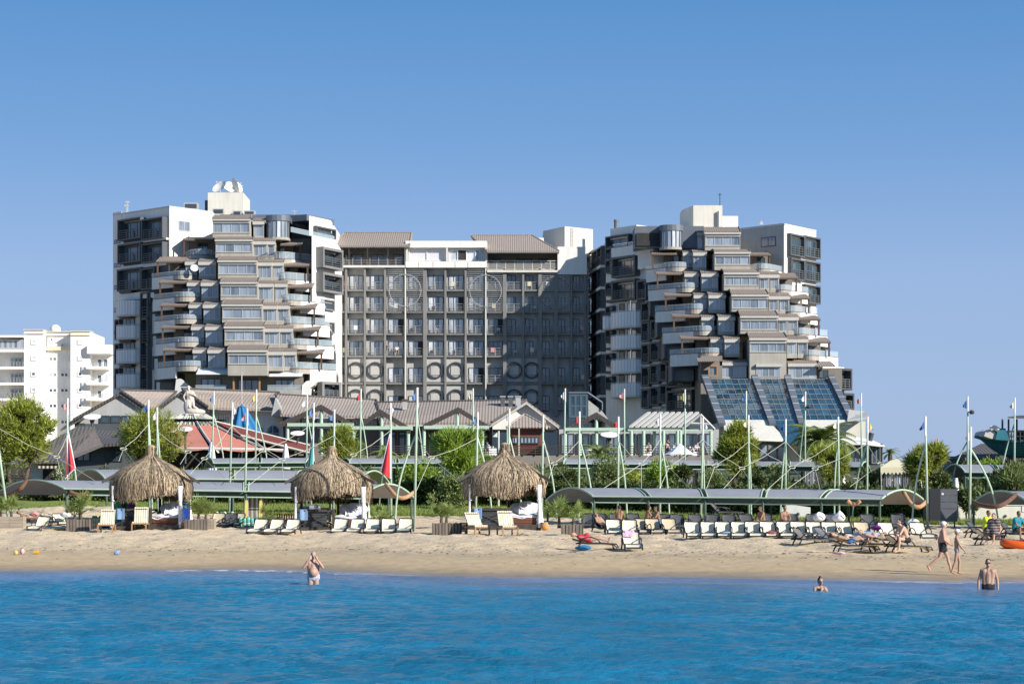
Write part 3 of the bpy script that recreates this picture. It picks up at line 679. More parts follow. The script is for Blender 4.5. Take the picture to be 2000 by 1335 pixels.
# lit side wall
F_lr.window(LT, 348, 371, 431.5, 451.5, 2, .004, M['alu'], M['pane'], .1, .06)
# core
mb = MB(); mb.box(X(413, 309), X(566, 309), 309.2, 329.5, GB, Z(427, 309)); mb.build('core_wall', M['beige'], LT)
mb = MB(); mb.box(X(430, 309), X(604, 309), 309, 329, Z(427, 309)+.004, Z(419, 309)); mb.build('parapet', M['slate'], LT)
for i, r in enumerate(LC): bay(LT, r, DB(i), 4)
# dark cheek left of the bay at the top, pergola terrace
terrace(LT, -1, 355, 372, 419, 488, 499, 506, DB(1)+4, (357, 417, 463, 468), under='beige')
LTl = [(289, 338, 382, 530, 538, 561, (305, 362, 499, 511)), (291, 340, 391, 571, 581, 604, (310, 365, 543, 552)), (293, 341, 393, 615, 624, 647, (313, 368, 588, 597)),
       (296, 342, 398, 659, 669, 691.6, (315, 370, 632, 640)), (300, 343, 403, 705, 716, 738, (318, 374, 676, 684))]
for i, (xo, xm, xi, rt, rb, pb, rf) in enumerate(LTl): terrace(LT, -1, xo, xm, xi, rt, rb, pb, DB(i+2)+3.6, rf)
for i, (g, y0, y1) in enumerate((([(363, 384, 2), (389, 421, 3)], 518, 538), ([(367, 390, 2), (394, 426, 3)], 559, 581), ([(370, 393, 2), (398, 430, 3)], 602, 624), ([(375, 398, 2), (402, 434, 3)], 645, 669), ([(378, 402, 2), (407, 439, 3)], 690, 716))):
    side_windows(LT, g[:1], y0, y1, DB(i+2)+4.2); side_windows(LT, g[1:], y0, y1, DB(i+2)+2.6)
for i, (g, y0, y1) in enumerate((([(495.5, 515, 2)], 439, 462), ([(495, 521, 3), (524, 536, 1)], 478, 500), ([(503, 530, 3), (534, 552, 2)], 519.5, 543), ([(505, 533, 3), (538, 559, 2)], 561, 585), ([(513, 540, 3), (543, 564, 2)], 604, 627), ([(516, 545, 3), (549, 570, 2)], 648.5, 672), ([(523, 552, 3), (555, 577, 2)], 693.5, 717))):
    side_windows(LT, g[:1], y0, y1, DB(i)+1.5); side_windows(LT, g[1:], y0, y1, DB(i)+2.6)
def round_corner(T, x0, x1, yt, y0, y1, yb, D):
    """rounded glazed corner room under a grey cap"""
    xa, xb = X(x0, D), X(x1, D); cx, rr = (xa+xb)/2, (xb-xa)/2; n = 8
    def arcp(r, k): th = math.pi*(1-k/n); return Vector((cx+r*math.cos(th), D+rr*.55-r*.75*math.sin(th)))
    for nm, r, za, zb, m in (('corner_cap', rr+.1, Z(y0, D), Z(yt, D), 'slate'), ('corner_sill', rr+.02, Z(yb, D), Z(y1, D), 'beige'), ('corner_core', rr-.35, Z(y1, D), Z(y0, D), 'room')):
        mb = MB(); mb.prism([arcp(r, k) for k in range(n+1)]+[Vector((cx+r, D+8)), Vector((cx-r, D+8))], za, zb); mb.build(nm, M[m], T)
    for k in range(n):
        p, q = arcp(rr-.08, k+.06), arcp(rr-.08, k+.94); mb = MB(); curve_wall(mb, [p, q], Z(y1, D)+.01, Z(y0, D)-.01, .05); mb.build('curved_pane', M['pane_curtain' if k % 3 else 'pane'], T)
    mb = MB()
    for k in range(n+1): p = arcp(rr-.03, k); mb.tube([Vector((p.x, p.y, Z(y1, D))), Vector((p.x, p.y, Z(y0, D)))], .06, 4)
    mb.build('corner_mullion', M['darkgrey'], T)
round_corner(LT, 519, 563.5, 420, 431, 463, 468, DB(0)+1)
# terrace recess right of the round room, shade put into its brown walls, white end wall
F = Face(563, 306, 606, 304); mb = MB(); F.box(mb, 565, 604, 421, 433, -6, .6); mb.build('roof_edge', M['slate'], LT)
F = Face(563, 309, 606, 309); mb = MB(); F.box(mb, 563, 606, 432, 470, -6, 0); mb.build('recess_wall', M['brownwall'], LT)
F_rw = Face(604, 301, 646, 306); 
def side_body(T, F, px0, px1, py0, py1, m='white', back=329, inset=0.0, name='end_wall'):
    t0, t1, z0, z1 = F.span(px0, px1, py0, py1); a, b = F.pt(t0, -inset, 0), F.pt(t1, -inset, 0); mb = MB(); mb.prism([(a.x, a.y), (b.x, b.y), (b.x, back), (a.x, back)], z0, z1); return mb.build(name, M[m], T)
side_body(LT, F_rw, 604, 646, 426, 447); side_body(LT, F_rw, 604, 646, 447.1, 463, inset=.01)
box_frame(LT, F_rw, 611.5, 650, 445, 464.5, 2, .6, rail=False)
F_rw2 = Face(609, 299, 653, 304.5); side_body(LT, F_rw2, 609, 653, 463, 800, back=328)
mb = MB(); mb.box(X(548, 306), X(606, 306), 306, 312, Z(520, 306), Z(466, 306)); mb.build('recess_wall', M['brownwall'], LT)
mb = MB(); F_rw2.box(mb, 567, 652, 453.5, 462, .05, .08); g = mb.build('glass_rail', M['grail'], LT)
mb = MB(); F_rw2.box(mb, 567, 652, 452.5, 453.5, .0, .13); mb.build('handrail', M['railw'], g)
for y0, y1 in ((486, 526), (535, 573)): box_frame(LT, F_rw2, 617, 656.5, y0, y1, 2, 1.2, 'midgrey', th=.35)
for (y0, y1) in ((585, 606), (628, 650), (671, 694)): box_frame(LT, F_rw2, 626, 650, y0, y1, 1, .35, 'midgrey', rail=False, th=.2)
LTr = [(524, 570, 608, 493, 507, 520, (548, 589, 469.5, 478)), (532.5, 579, 624, 533, 547, 567.6, (555, 603, 507, 519)), (539, 588, 630, 575.5, 588, 611, (560, 610, 550, 561)),
       (541, 594, 640, 619, 633, 655, (565, 616, 591, 602)), (550, 600, 648, 662, 674, 698, (570, 623, 635, 645)), (553, 606, 653, 708, 721, 745, (575, 630, 680, 690))]
for i, (xi, xm, xo, rt, rb, pb, rf) in enumerate(LTr): terrace(LT, 1, xo, xm, xi, rt, rb, pb, DB(i+1)+3.0, rf, under='darkgrey')
# ground storeys
F_g = Face(383, 287.5, 592, 287.5); mb = MB(); F_g.box(mb, 383, 592, 716, 815, -14, 0); mb.build('ground_wall', M['brownwall'], LT)
for x0, x1, y0, y1 in ((383, 446, 720, 731), (525, 590, 726, 735)):
    a_, b_ = P(x0, y1, 285.2), P(x1, y1, 285.2); zz = Z(y0, 287.4); mb = MB(); mb.slab([a_, b_, Vector((b_.x, 287.4, zz)), Vector((a_.x, 287.4, zz))], (0, 0, .08)); mb.build('awning', M['f_white'], LT)
for x0, x1, y0, y1 in ((393, 432, 739, 766), (465, 505, 741, 771), (537, 575, 741, 766)): F_g.window(LT, x0, x1, y0, y1, 3, .01, M['dark'], M['pane'], .1, .1)
for x0, x1 in ((385, 445), (525, 590)):
    mb = MB(); F_g.box(mb, x0, x1, 762, 780, .3, 1.6); mb.build('balcony_wall', M['beige'], LT)
    mb = MB(); F_g.box(mb, x0, x1, 754, 761.8, 1.5, 1.54); g = mb.build('glass_rail', M['grail'], LT); mb = MB(); F_g.box(mb, x0, x1, 753, 754, 1.45, 1.6); mb.build('handrail', M['railw'], g)
for x in (459, 509):
    mb = MB(); F_g.box(mb, x, x+3, 735, 785, 1.9, 2.3); mb.build('post', M['teak'], LT)
# sculpted white wall at the foot and the framed opening beside it
D = 286; mb = MB(); pr = [(588, 785), (590, 752), (598, 744), (612, 741), (618, 745), (614, 752), (606, 757), (603, 785)]
mb.slab([P(x, y, D) for x, y in pr[::-1]], (0, 3, 0)); mb.build('sculpted_wall', M['white'], LT)
mb = MB(); mb.slab([P(x, y, D+1) for x, y in [(338, 790), (344, 740), (352, 739), (375, 757), (372, 790)]][::-1], (0, 2, 0)); mb.build('sculpted_wall', M['pale'], LT)
F = Face(618, 288, 658, 290); box_frame(LT, F, 620, 657.5, 746, 782, 3, 1.2, 'midgrey', th=.35)
# roof house and plant
mb = MB(); mb.box(X(406, 313), X(475, 313), 313, 321, zt-2, Z(376, 313)); rh = mb.build('roof_house', M['beige_light'], LT)
mb = MB(); mb.box(X(403, 316), X(406, 313)-.01, 314.5, 320, zt-2, Z(390, 314)); mb.build('house_side', M['dark'], LT)
dish(LT, P(428, 364, 314.5), 1.15, R(-35), R(38)); dish(LT, P(449, 365, 316.5), .9, R(20), R(25)); dish(LT, P(460, 361.5, 314.5), 1.1, R(115), R(22)); dish(LT, P(467, 366, 317), .8, R(60), R(20))
for x0, x1, y0, y1 in ((361, 388, 397, 409), (417, 439, 408, 419), (456, 473, 412, 421), (478, 499, 412, 420)):
    mb = MB(); mb.box(X(x0, 312.4), X(x1, 312.4), 311.5, 312.9, Z(y1+3, 312), Z(y0, 312)); u = mb.build('cooling_unit', M['alu'], LT)
    mb = MB(); mb.box(X(x0, 312.4)+.15, X(x1, 312.4)-.15, 311.46, 311.49, Z(y1, 312)+.1, Z(y0, 312)-.15); mb.build('vent', M['dark'], u)
for px, y0, y1 in ((249, 393, 412), (575, 411, 424), (247, 400, 412)):
    mb = MB(); mb.tube([P(px, y1+3, 312), P(px, y0, 312)], .09, 5); mb.box(X(px, 312)-.3, X(px, 312)+.3, 311.9, 312.1, Z(y0+3, 312), Z(y0, 312)); mb.build('roof_antenna', M['alu'], LT)
dish(LT, P(380, 523, DB(2)+2), .55, R(10), R(25))

# ---------------------------------------------------------------- right tower
RT = thing('hotel_tower', 'stepped hotel tower rising above the sloping glass atrium roof', 'building', (X(1450, 300), 300, 6.2))
RC = [(1377, 1446, 445, 454, 462, 481, 489), (1395.6, 1465, 488.5, 492.5, 500.5, 518, 527.5), (1414, 1482, 527.5, 532.5, 541, 558.6, 567), (1429, 1500.5, 567, 575.5, 583.7, 603, 608.5),
      (1446, 1519, 608, 617, 626, 645, 651.5), (1464, 1536, 651, 660, 670, 688, 740)]
F_rl = Face(1440, 309, 1532, 303); F_rr = Face(1532, 303, 1594, 310.5); zt2 = Z(439, 303)
a, b, c = F_rl.pt(0, 0, 0), F_rl.pt(F_rl.len, 0, 0), F_rr.pt(F_rr.len, 0, 0)
mb = MB(); mb.prism([a[:2], b[:2], c[:2], (c.x, 326), (a.x, 326)], Z(740, 303), zt2); mb.build('side_wing', M['white'], RT)
mb = MB(); mb.prism([(a.x, a.y-.1), (b.x, b.y-.12), (c.x+.05, c.y-.1), (c.x+.05, 325.9), (a.x, 325.9)], zt2+.004, zt2+.18); mb.build('roof_edge', M['pale'], RT)
mb = MB(); F_rl.box(mb, 1441, 1530.5, 441, 560, .003, .04); mb.build('grey_sheet', M['greywall'], RT)  # thin grey sheet that puts shade into the colour of the white face
F_rl.window(RT, 1487, 1515.5, 463, 481.5, 2, .05, M['dark'], M['pane'], .1, .06)
for (x0, x1, y0, y1) in ((1536.5, 1564.5, 458.5, 501), (1565, 1597, 463, 504), (1538, 1564.5, 506, 547), (1565, 1597, 511, 549.5), (1566, 1597, 557, 593)):
    box_frame(RT, F_rr, x0, min(x1, 1595.5), y0, y1, 3, .65, 'darkgrey', th=.22)
for i, r in enumerate(RC): bay(RT, r, DB(i), 4)
F = Face(1464, DB(5), 1536, DB(5)); F.window(RT, 1477, 1525, 718.5, 736, 4, .045, M['alu'], M['pane'], .1, .08)
mb = MB(); F.box(mb, 1476, 1526, 711, 716.5, .045, .5); mb.build('sun_hood', M['gutter'], RT)
mb = MB(); mb.box(X(1300, 309), X(1580, 309), 309.3, 325.5, Z(740, 300), Z(447, 309)); mb.build('core_wall', M['beige'], RT)
for i, (g, y0, y1) in enumerate((([(1484, 1502, 2), (1505, 1521, 2)], 543, 564), ([(1502.5, 1520, 2), (1523, 1541, 2)], 585, 606), ([(1521, 1537.5, 2), (1540, 1558, 2)], 626, 647), ([(1538, 1556, 2), (1559, 1577, 2)], 669, 692))):
    side_windows(RT, g[:1], y0, y1, DB(i+2)+1.5); side_windows(RT, g[1:], y0, y1, DB(i+2)+2.6)
side_windows(RT, [(1540, 1594, 4)], 716, 738, DB(5)+1.2, drop=3)
for i, (g, y0, y1) in enumerate((([(1337, 1360, 2), (1363, 1372, 1)], 461, 484), ([(1335, 1352, 2), (1355, 1379, 3)], 500, 521), ([(1338, 1364, 2), (1371, 1402, 3)], 541, 562), ([(1356, 1380, 2), (1385, 1416, 3)], 583, 604), ([(1371, 1394, 2), (1404, 1434, 3)], 626, 647), ([(1389, 1411, 2), (1416, 1444, 3)], 669, 690))):
    side_windows(RT, g[:1], y0, y1, DB(i)+4.2); side_windows(RT, g[1:], y0, y1, DB(i)+2.6)
side_windows(RT, [(1407, 1458, 4)], 714, 737, DB(5)+1.8, drop=3, wall='beige')
RTr = [(1467, 1505, 1536, 516, 527, 533, (1467, 1506, 493, 498)), (1504, 1545, 1585, 557, 568, 590, (1521, 1558, 531, 543)), (1523, 1564, 1603, 598, 610, 631, (1540, 1582, 573, 583)), (1540, 1580, 1623, 641, 654, 674, (1556, 1602, 615, 624)), (1558, 1600, 1644, 684, 695, 721, (1573, 1622, 657, 668))]
for i, (xi, xm, xo, rt, rb, pb, rf) in enumerate(RTr): terrace(RT, 1, xo, xm, xi, rt, rb, pb, DB(i+1)+3.0, rf, under='darkgrey')
RTl = [(1265, 1300, 1351, 513, 523, 547, (1272, 1322, 488, 496)), (1269, 1320, 1367, 553, 563, 584, (1282, 1339, 528, 535)), (1283, 1338, 1384, 594, 605, 626, (1298, 1355, 569, 577)), (1297, 1354, 1400, 637, 647, 668, (1314, 1372, 610, 618)), (1312, 1363, 1419, 680, 690, 713, (1330, 1388, 653, 661))]
for i, (xo, xm, xi, rt, rb, pb, rf) in enumerate(RTl): terrace(RT, -1, xo, xm, xi, rt, rb, pb, DB(i+1)+3.6, rf)
round_corner(RT, 1290, 1334, 439, 450, 482, 487, DB(0)+1.5)
mb = MB(); mb.box(X(1240, 303), X(1375, 303), 303.2, 320, Z(484, 303), Z(441, 303)); mb.build('top_storey', M['slate'], RT)
mb = MB(); mb.box(X(1243, 303), X(1288, 303), 302.9, 303.15, Z(480, 303), Z(455, 303)); mb.build('recess_wall', M['room'], RT)  # dark sheet on the front standing for a shaded recess
# raking left wing
F_lw = Face(1192, 313, 1366, 298); mb = MB(); F_lw.box(mb, 1192, 1243, 443, 484, -9, 0); mb.build('top_block', M['white'], RT)
box_frame(RT, F_lw, 1190, 1235, 460, 486, 2, .8, rail=False)
F_lw.rbox(mb := MB(), -1.0, F_lw.s_of(1284)[0], Z(625, 305)+.01, Z(482, 305), -10, -.02); F_lw.rbox(mb, -1.0, F_lw.len, GB, Z(625, 305), -10, -.02); mb.build('raking_wall', M['white'], RT)
mb = MB(); F_lw.box(mb, 1203, 1258, 482, 502, .0, .9); mb.build('parapet', M['white'], RT)
mb = MB(); F_lw.box(mb, 1256, 1286, 480.5, 525, -.01, 1.0); mb.build('parapet_return', M['white'], RT)
mb = MB(); F_lw.box(mb, 1205, 1286, 473.5, 480, .75, .78); g = mb.build('glass_rail', M['grail'], RT); mb = MB(); F_lw.box(mb, 1205, 1286, 472.3, 473.5, .7, .83); mb.build('handrail', M['railw'], g)
for (x0, x1, y0, y1, n) in ((1204, 1250, 501, 541, 3), (1204, 1250, 547, 587, 3), (1253, 1272, 547, 586, 2), (1261, 1279, 590, 628, 1), (1311, 1361, 713, 756, 3), (1311, 1361, 762, 803, 3)):
    box_frame(RT, F_lw, x0, x1, y0, y1, n, 1.0, 'darkgrey', th=.3)
for j, y in enumerate((627, 670, 714, 757)):
    cols = [(1261, 1277), (1278, 1296), (1297, 1311)] if j else [(1261, 1278), (1279, 1297)]
    for k, (x0, x1) in enumerate(cols): box_frame(RT, F_lw, x0, x1, y-k*4+2, y+40-k*5, 1, .9, 'darkgrey', th=.25, pm='pane_curtain' if (j+k) % 3 == 0 else 'pane_dark')
    mb = MB()
    for k, (x0, x1) in enumerate(cols): F_lw.box(mb, x0, x1, y+41-k*5, y+46-k*5, .0, .5)
    mb.build('floor_band', M['pale'], RT)
for y in (482, 508, 552, 598, 644, 690, 735): box_frame(RT, F_lw, 1188.5, 1203, y, y+26, 1, .7, 'darkgrey', th=.2, pm='pane_curtain' if y % 3 else 'pane_dark')
curved_balcony(RT, F_lw, 1191, 1204, 618, 643, .6)
for y0, y1 in ((609, 640), (655, 682), (702, 728.5), (748, 774.6)):
    curved_balcony(RT, F_lw, 1204, 1260.5, y0, y1)
    F_lw.window(RT, 1226, 1243, y0-18, y0+10, 2, .01, M['dark'], M['pane_curtain'], .09, .08, 'door')
    F_lw.window(RT, 1210, 1220, y0-16, y0+10, 1, .01, M['dark'], M['pane_dark'], .09, .08, 'door')
    mb = MB(); F_lw.box(mb, 1244.5, 1259, y0-24, y0, .0, .06); mb.build('grey_sheet', M['darkgrey'], RT)
    mb = MB(); F_lw.box(mb, 1192, 1225, y0-24, y0-19, .0, .9); mb.build('sun_hood', M['dark'], RT)
    mb = MB(); F_lw.box(mb, 1242, 1244, y0-22, y0+4, .9, 1.1); mb.build('post', M['railw'], RT)
# far end of the wing, where it meets the block behind
F_fw = Face(1146, 334, 1192, 313.6); F_fw.rbox(mb := MB(), 0, F_fw.len, GB, Z(487, 322), -8, -.02); mb.build('raking_wall', M['pale'], RT)
mb = MB(); F_fw.box(mb, 1169, 1192, 476, 490, -.8, 0); F_fw.box(mb, 1182, 1192, 470, 476, -.8, 0); mb.build('parapet', M['white'], RT)
for j in range(8):
    for k, (x0, x1) in enumerate(((1148, 1164), (1165, 1178), (1179, 1188))):
        y = 493+42*j-k*5; box_frame(RT, F_fw, x0, x1, y, y+36, 1, (.5+.3*k), 'darkgrey', th=.2)
    mb = MB(); F_fw.box(mb, 1165, 1178, 525+42*j, 530+42*j, .0, .9); F_fw.box(mb, 1179, 1188, 520+42*j, 525+42*j, .0, 1.2); mb.build('floor_band', M['white'], RT)
# foot of the tower: timber-posted loggia, glass atrium
mb = MB(); mb.box(X(1368, 289), X(1410, 289), 288.5, 300, GB, Z(695, 289)); mb.build('ground_wall', M['brownwall'], RT)
a_, b_ = P(1362, 706, 286), P(1402, 706, 286); mb = MB(); mb.slab([a_, b_, P(1405, 700, 288.6), P(1360, 700, 288.6)], (0, 0, .12)); mb.build('tiled_slope', M['tile_brown'], RT)
F = Face(1370, 287.8, 1404, 287.8); F.window(RT, 1383, 1402, 713, 735, 1, .0, M['teak'], M['pane'], .2, .3)
a_, b_ = P(1594, 716, 287), P(1632, 716, 287); mb = MB(); mb.slab([a_, b_, P(1622, 707, 290), P(1600, 707, 290)], (0, 0, .12)); mb.build('tiled_slope', M['tile_brown'], RT)
mb = MB(); mb.box(X(1594, 290), X(1645, 290), 290.2, 300, GB, Z(718, 290)); mb.build('ground_wall', M['brownwall'], RT)
F = Face(1594, 290, 1634, 290); F.window(RT, 1600, 1618, 722, 738, 2, .0, M['dark'], M['pane_dark'], .1, .1)
F = Face(1624, 292, 1650, 294); box_frame(RT, F, 1627, 1651, 720, 762, 2, 1.2, 'dark', th=.3); box_frame(RT, F, 1635, 1655, 768, 800, 1, 1.2, 'dark', th=.3)
mb = MB(); F.box(mb, 1618, 1649, 716, 800, -10, 0); mb.build('end_wall', M['white'], RT)
ZA, ZB_ = Z(741, 286), Z(821, 273)
def sl(pt, pb, t): # point on the slope: picture column at the top and at the bottom edge
    return Vector((X(pt, 286), 286, ZA)).lerp(Vector((X(pb, 273), 273, ZB_)), t)
NS = Vector((0, -(ZA-ZB_), 13)).normalized()
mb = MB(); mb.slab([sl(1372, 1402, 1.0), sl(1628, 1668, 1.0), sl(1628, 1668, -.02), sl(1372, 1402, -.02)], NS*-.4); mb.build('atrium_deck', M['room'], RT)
for (a0, a1, b0, b1) in ((1371, 1385, 1399, 1413), (1468, 1480, 1498, 1511), (1532, 1545, 1556, 1568), (1618, 1629, 1656, 1669)):
    mb = MB(); e = 1.14
    mb.slab([sl(a0, b0, e), sl(a1, b1, e), sl(a1, b1, -.04), sl(a0, b0, -.04)], NS*.5); mb.build('slope_beam', M['slate'], RT)
    mb = MB()
    for k in range(7):
        t = .03+k*.16; mb.slab([sl(a0, b0, t+.008), sl(a1, b1, t+.008), sl(a1, b1, t), sl(a0, b0, t)], NS*.52)
    mb.build('beam_joint', M['pale'], RT)
for (a0, a1, b0, b1, nc) in ((1386, 1467, 1414, 1497, 6), (1481, 1531, 1512, 1555, 4), (1546, 1617, 1569, 1655, 6)):
    fr = MB(); nr = 8
    def at(u, t): return sl(a0+(a1-a0)*u, b0+(b1-b0)*u, t)
    for i in range(nc+1): fr.tube([at(i/nc, 0)+NS*.06, at(i/nc, 1)+NS*.06], .07, 4)
    for j in range(nr+1): fr.tube([at(0, j/nr)+NS*.06, at(1, j/nr)+NS*.06], .06, 4)
    f = fr.build('glazing_grid', M['midgrey'], RT)
    for i in range(nc):
        for j in range(nr):
            u0, u1, v0, v1 = (i+.03)/nc, (i+.97)/nc, (j+.03)/nr, (j+.97)/nr; tw = NS*random.uniform(0, .035)
            mb = MB(); mb.slab([at(u0, v1), at(u1, v1)+tw, at(u1, v0)+tw*.6, at(u0, v0)], NS*.05); mb.build('glass_pane', M['pane_blue'], f)
# cream apron under the glass and ground-floor glazing
for (x0, x1, xb0, xb1) in ((1413, 1500, 1416, 1536), (1572, 1655, 1580, 1668)):
    a_, b_, c_, d_ = P(xb0, 858, 267), P(xb1, 862, 267), P(x1, 823, 272.8), P(x0, 823, 272.8); mb = MB(); mb.slab([a_, b_, c_, d_], (0, .2, .25)); mb.build('apron', M['beige_light'], RT)
F = Face(1405, 274, 1672, 274); mb = MB(); F.box(mb, 1405, 1672, 824, 925, -9, 0); mb.build('ground_wall', M['beige_light'], RT)
F.window(RT, 1484, 1536, 864, 900, 3, .004, M['midgrey'], M['pane'], .2, .2); F.window(RT, 1416, 1478, 864, 900, 3, .004, M['midgrey'], M['pane_dark'], .2, .2); F.window(RT, 1590, 1655, 866, 900, 4, .004, M['midgrey'], M['pane'], .2, .2)
mb = MB(); mb.slab([P(1536, 866, 266), P(1566, 866, 266), P(1556, 823, 272.6), P(1511, 823, 272.6)], (0, .2, .2)); mb.build('apron_glass', M['pane_blue'], RT)
# roof house, chimney, mast
mb = MB(); a_, b_ = X(1354, 313), X(1411, 313)
mb.prism([(X(1332, 318), 318), (a_, 313), (b_, 313), (b_, 322), (X(1332, 318), 322)], zt2-3, Z(401, 313)); mb.build('roof_house', M['beige_light'], RT)
mb = MB(); mb.box(b_+.01, X(1443, 313), 314, 320, zt2-3, Z(420, 313)); mb.build('roof_house', M['white'], RT)
mb = MB(); mb.tube([P(1404, 447, 312.7), P(1404, 412, 312.7)], .22, 6); mb.build('vent_pipe', M['gutter'], RT)
mb = MB(); mb.tube([P(1406, 402, 315), P(1406, 377, 315)], .06, 5); mb.tube([P(1402, 380, 315), P(1410, 380, 315)], .04, 4); mb.build('roof_antenna', M['dark'], RT)
mb = MB(); mb.lathe([(.36, 0), (.36, 2.0), (.40, 2.02), (.40, 2.3)], P(1204, 460, 314), 12); mb.build('chimney', M['slate'], RT)
mb = MB(); mb.tube([P(1487, 441, 308), P(1487, 431, 308)], .1, 5); mb.box(X(1484, 308), X(1490, 308), 307.8, 308.2, Z(439, 308), Z(434, 308)); mb.build('roof_antenna', M['alu'], RT)

# ---------------------------------------------------------------- middle block
CB = thing('hotel_block', 'dark gridded hotel block with round windows between the two stepped towers', 'building', (X(900, 316), 316, 6.2))
DC = 318
FC = Face(640, DC, 1150, DC)
REC = 1.1
mb = MB(); FC.box(mb, 640, 1150, 522, 800, -12, -REC); FC.rbox(mb, 0, FC.len, GB, Z(800, DC)-.002, -12, -REC); mb.build('back_wall', M['block'], CB)
PX = [660, 676, 712.6, 752, 791.5, 830, 870, 909.5, 948.5, 986, 1022, 1055, 1086, 1116, 1143]
FL = [522, 565, 607.5, 650.5, 694, 747, 802]      # floor levels (top edge of each slab)
mb = MB()
for y in FL[1:5]: FC.box(mb, 646, 1146, y, y+3.2, -REC, -.12)
FC.box(mb, 646, 1146, 747, 750, -REC, -.12)
mb.build('floor_edge', M['midgrey'], CB)
for i, x in enumerate(PX):
    mb = MB()
    if i in (4, 8): mb.tube([FC.pt(FC.s_of(x)[0], .12, GB), FC.pt(FC.s_of(x)[0], .12, Z(475, DC))], .11, 8); mb.build('drain_pipe', M['alu'], CB)
    w = 1.9 if i not in (5, 9, 11, 12) else 3.4
    mb = MB(); FC.box(mb, x-w, x+w, 523, 812, -REC, 0); mb.build('pilaster', M['midgrey'], CB)
circ = {2: 1, 3: 1}
def round_window(px, py, r):
    t, D = FC.s_of(px); z = Z(py, DC); n = 24; rot = Matrix.Rotation(R(90), 3, 'X'); c = FC.pt(t, -.449, z)
    mb = MB()
    for (ri, ro, y0, y1) in ((r*.80, r, -.22, .0),):
        for k in range(n):
            a0, a1 = 6.2832*k/n, 6.2832*(k+1)/n
            q = lambda rr, a, yy: (c.x+rr*math.cos(a), c.y+yy, c.z+rr*math.sin(a))
            mb.add([q(ri, a0, y0), q(ro, a0, y0), q(ro, a1, y0), q(ri, a1, y0), q(ri, a0, y1+.1), q(ro, a0, y1+.1), q(ro, a1, y1+.1), q(ri, a1, y1+.1)], [(0, 3, 2, 1), (1, 2, 6, 5), (0, 4, 7, 3), (4, 5, 6, 7)])
    fr = mb.build('round_frame', M['dark'], CB, False)
    mb = MB(); mb.slab([(c.x+r*.8*math.cos(6.2832*k/n), c.y+.03, c.z+r*.8*math.sin(6.2832*k/n)) for k in range(n)][::-1], (0, .03, 0)); mb.build('pane', M['pane_curtain' if 800 < px < 900 else 'pane'], fr)
    s = r*.56; mb = MB(); w = .07
    mb.box(c.x-s, c.x+s, c.y-.06, c.y+.02, c.z+s, c.z+s+w); mb.box(c.x-s, c.x+s, c.y-.06, c.y+.02, c.z-s-w, c.z-s)
    mb.box(c.x-s-w, c.x-s, c.y-.06, c.y+.02, c.z-s-w, c.z+s+w); mb.box(c.x+s, c.x+s+w, c.y-.06, c.y+.02, c.z-s-w, c.z+s+w); mb.build('square_mullion', M['dark'], fr)
for i in range(len(PX)-1):
    xa, xb = PX[i]+3.2, PX[i+1]-3.2
    for f in range(6):
        y0, y1 = FL[f]+3.4, FL[f+1]
        if f >= 4 and i in (1, 2, 5, 6, 9, 10):
            if i in (1, 5, 9) :
                x1_ = PX[i+2]-3.2
                mb = MB(); FC.box(mb, xa, x1_, y0, y1, -REC, -.45); mb.build('infill_panel', M['block'], CB)
                xc = PX[i+1]; mb = MB(); FC.box(mb, xa, x1_, y1-2, y1-.2, -.449, -.4); mb.build('panel_joint', M['darkgrey'], CB)
            if f == 4: round_window((xa+xb)/2, 722.5, 16.5*DC/K)
            else: round_window((xa+xb)/2, 775.5, 16.5*DC/K)
            continue
        shift = 4 if i >= 7 else 0
        wt = y1-29 if f < 4 else y1-30
        if i >= 9: x0w, x1w = xa+.5, xa+.62*(xb-xa)
        elif i in (0,): x0w, x1w = xa+1, xb-3
        else: x0w, x1w = xa+2.5+(4 if i == 2 else 0), xb-1
        lit = random.random()
        FC.window(CB, x0w, x1w, wt, y1-.3, 3 if x1w-x0w > 24 else 2, -REC+.004, M['dark'], M['pane_curtain'] if i < 8 else M['pane_dark'], .09, .1, open_pane=(2 if random.random() < .3 else None))  # bays in the tower's shadow get darker panes, shade put into the colour
        FC.railing(CB, xa, xb, y1-15, y1-.2, -.34, M['rail'], 4, 3)
        if f < 5 and random.random() < .16:     # a towel drying over the rail
            t0 = FC.s_of(xa+5)[0]+random.random()*.9; z = Z(y1-15, DC); mb = MB(); FC.rbox(mb, t0, t0+.55, z-.62, z+.02, -.225, -.205); FC.rbox(mb, t0, t0+.55, z+.021, z+.045, -.33, -.205)
            mb.build('towel', random.choice([M['f_white'], M['f_white'], M['curtain'], M['f_cream'], M['f_pink']]), CB)
        if f < 4 and random.random() < .5:      # plastic chairs on the balcony
            t0 = FC.s_of(xa+6)[0]+random.random()*1.2; z = Z(y1, DC); mb = MB()
            FC.rbox(mb, t0, t0+.45, z+.42, z+.46, -.9, -.45); FC.rbox(mb, t0, t0+.45, z+.47, z+.9, -.95, -.9)
            for q in (0, .4):
                FC.rbox(mb, t0+q, t0+q+.05, z+.02, z+.42, -.9, -.85); FC.rbox(mb, t0+q, t0+q+.05, z+.02, z+.42, -.5, -.45)
            mb.build('balcony_chair', M['white'] if random.random() < .5 else M['dark'], CB)
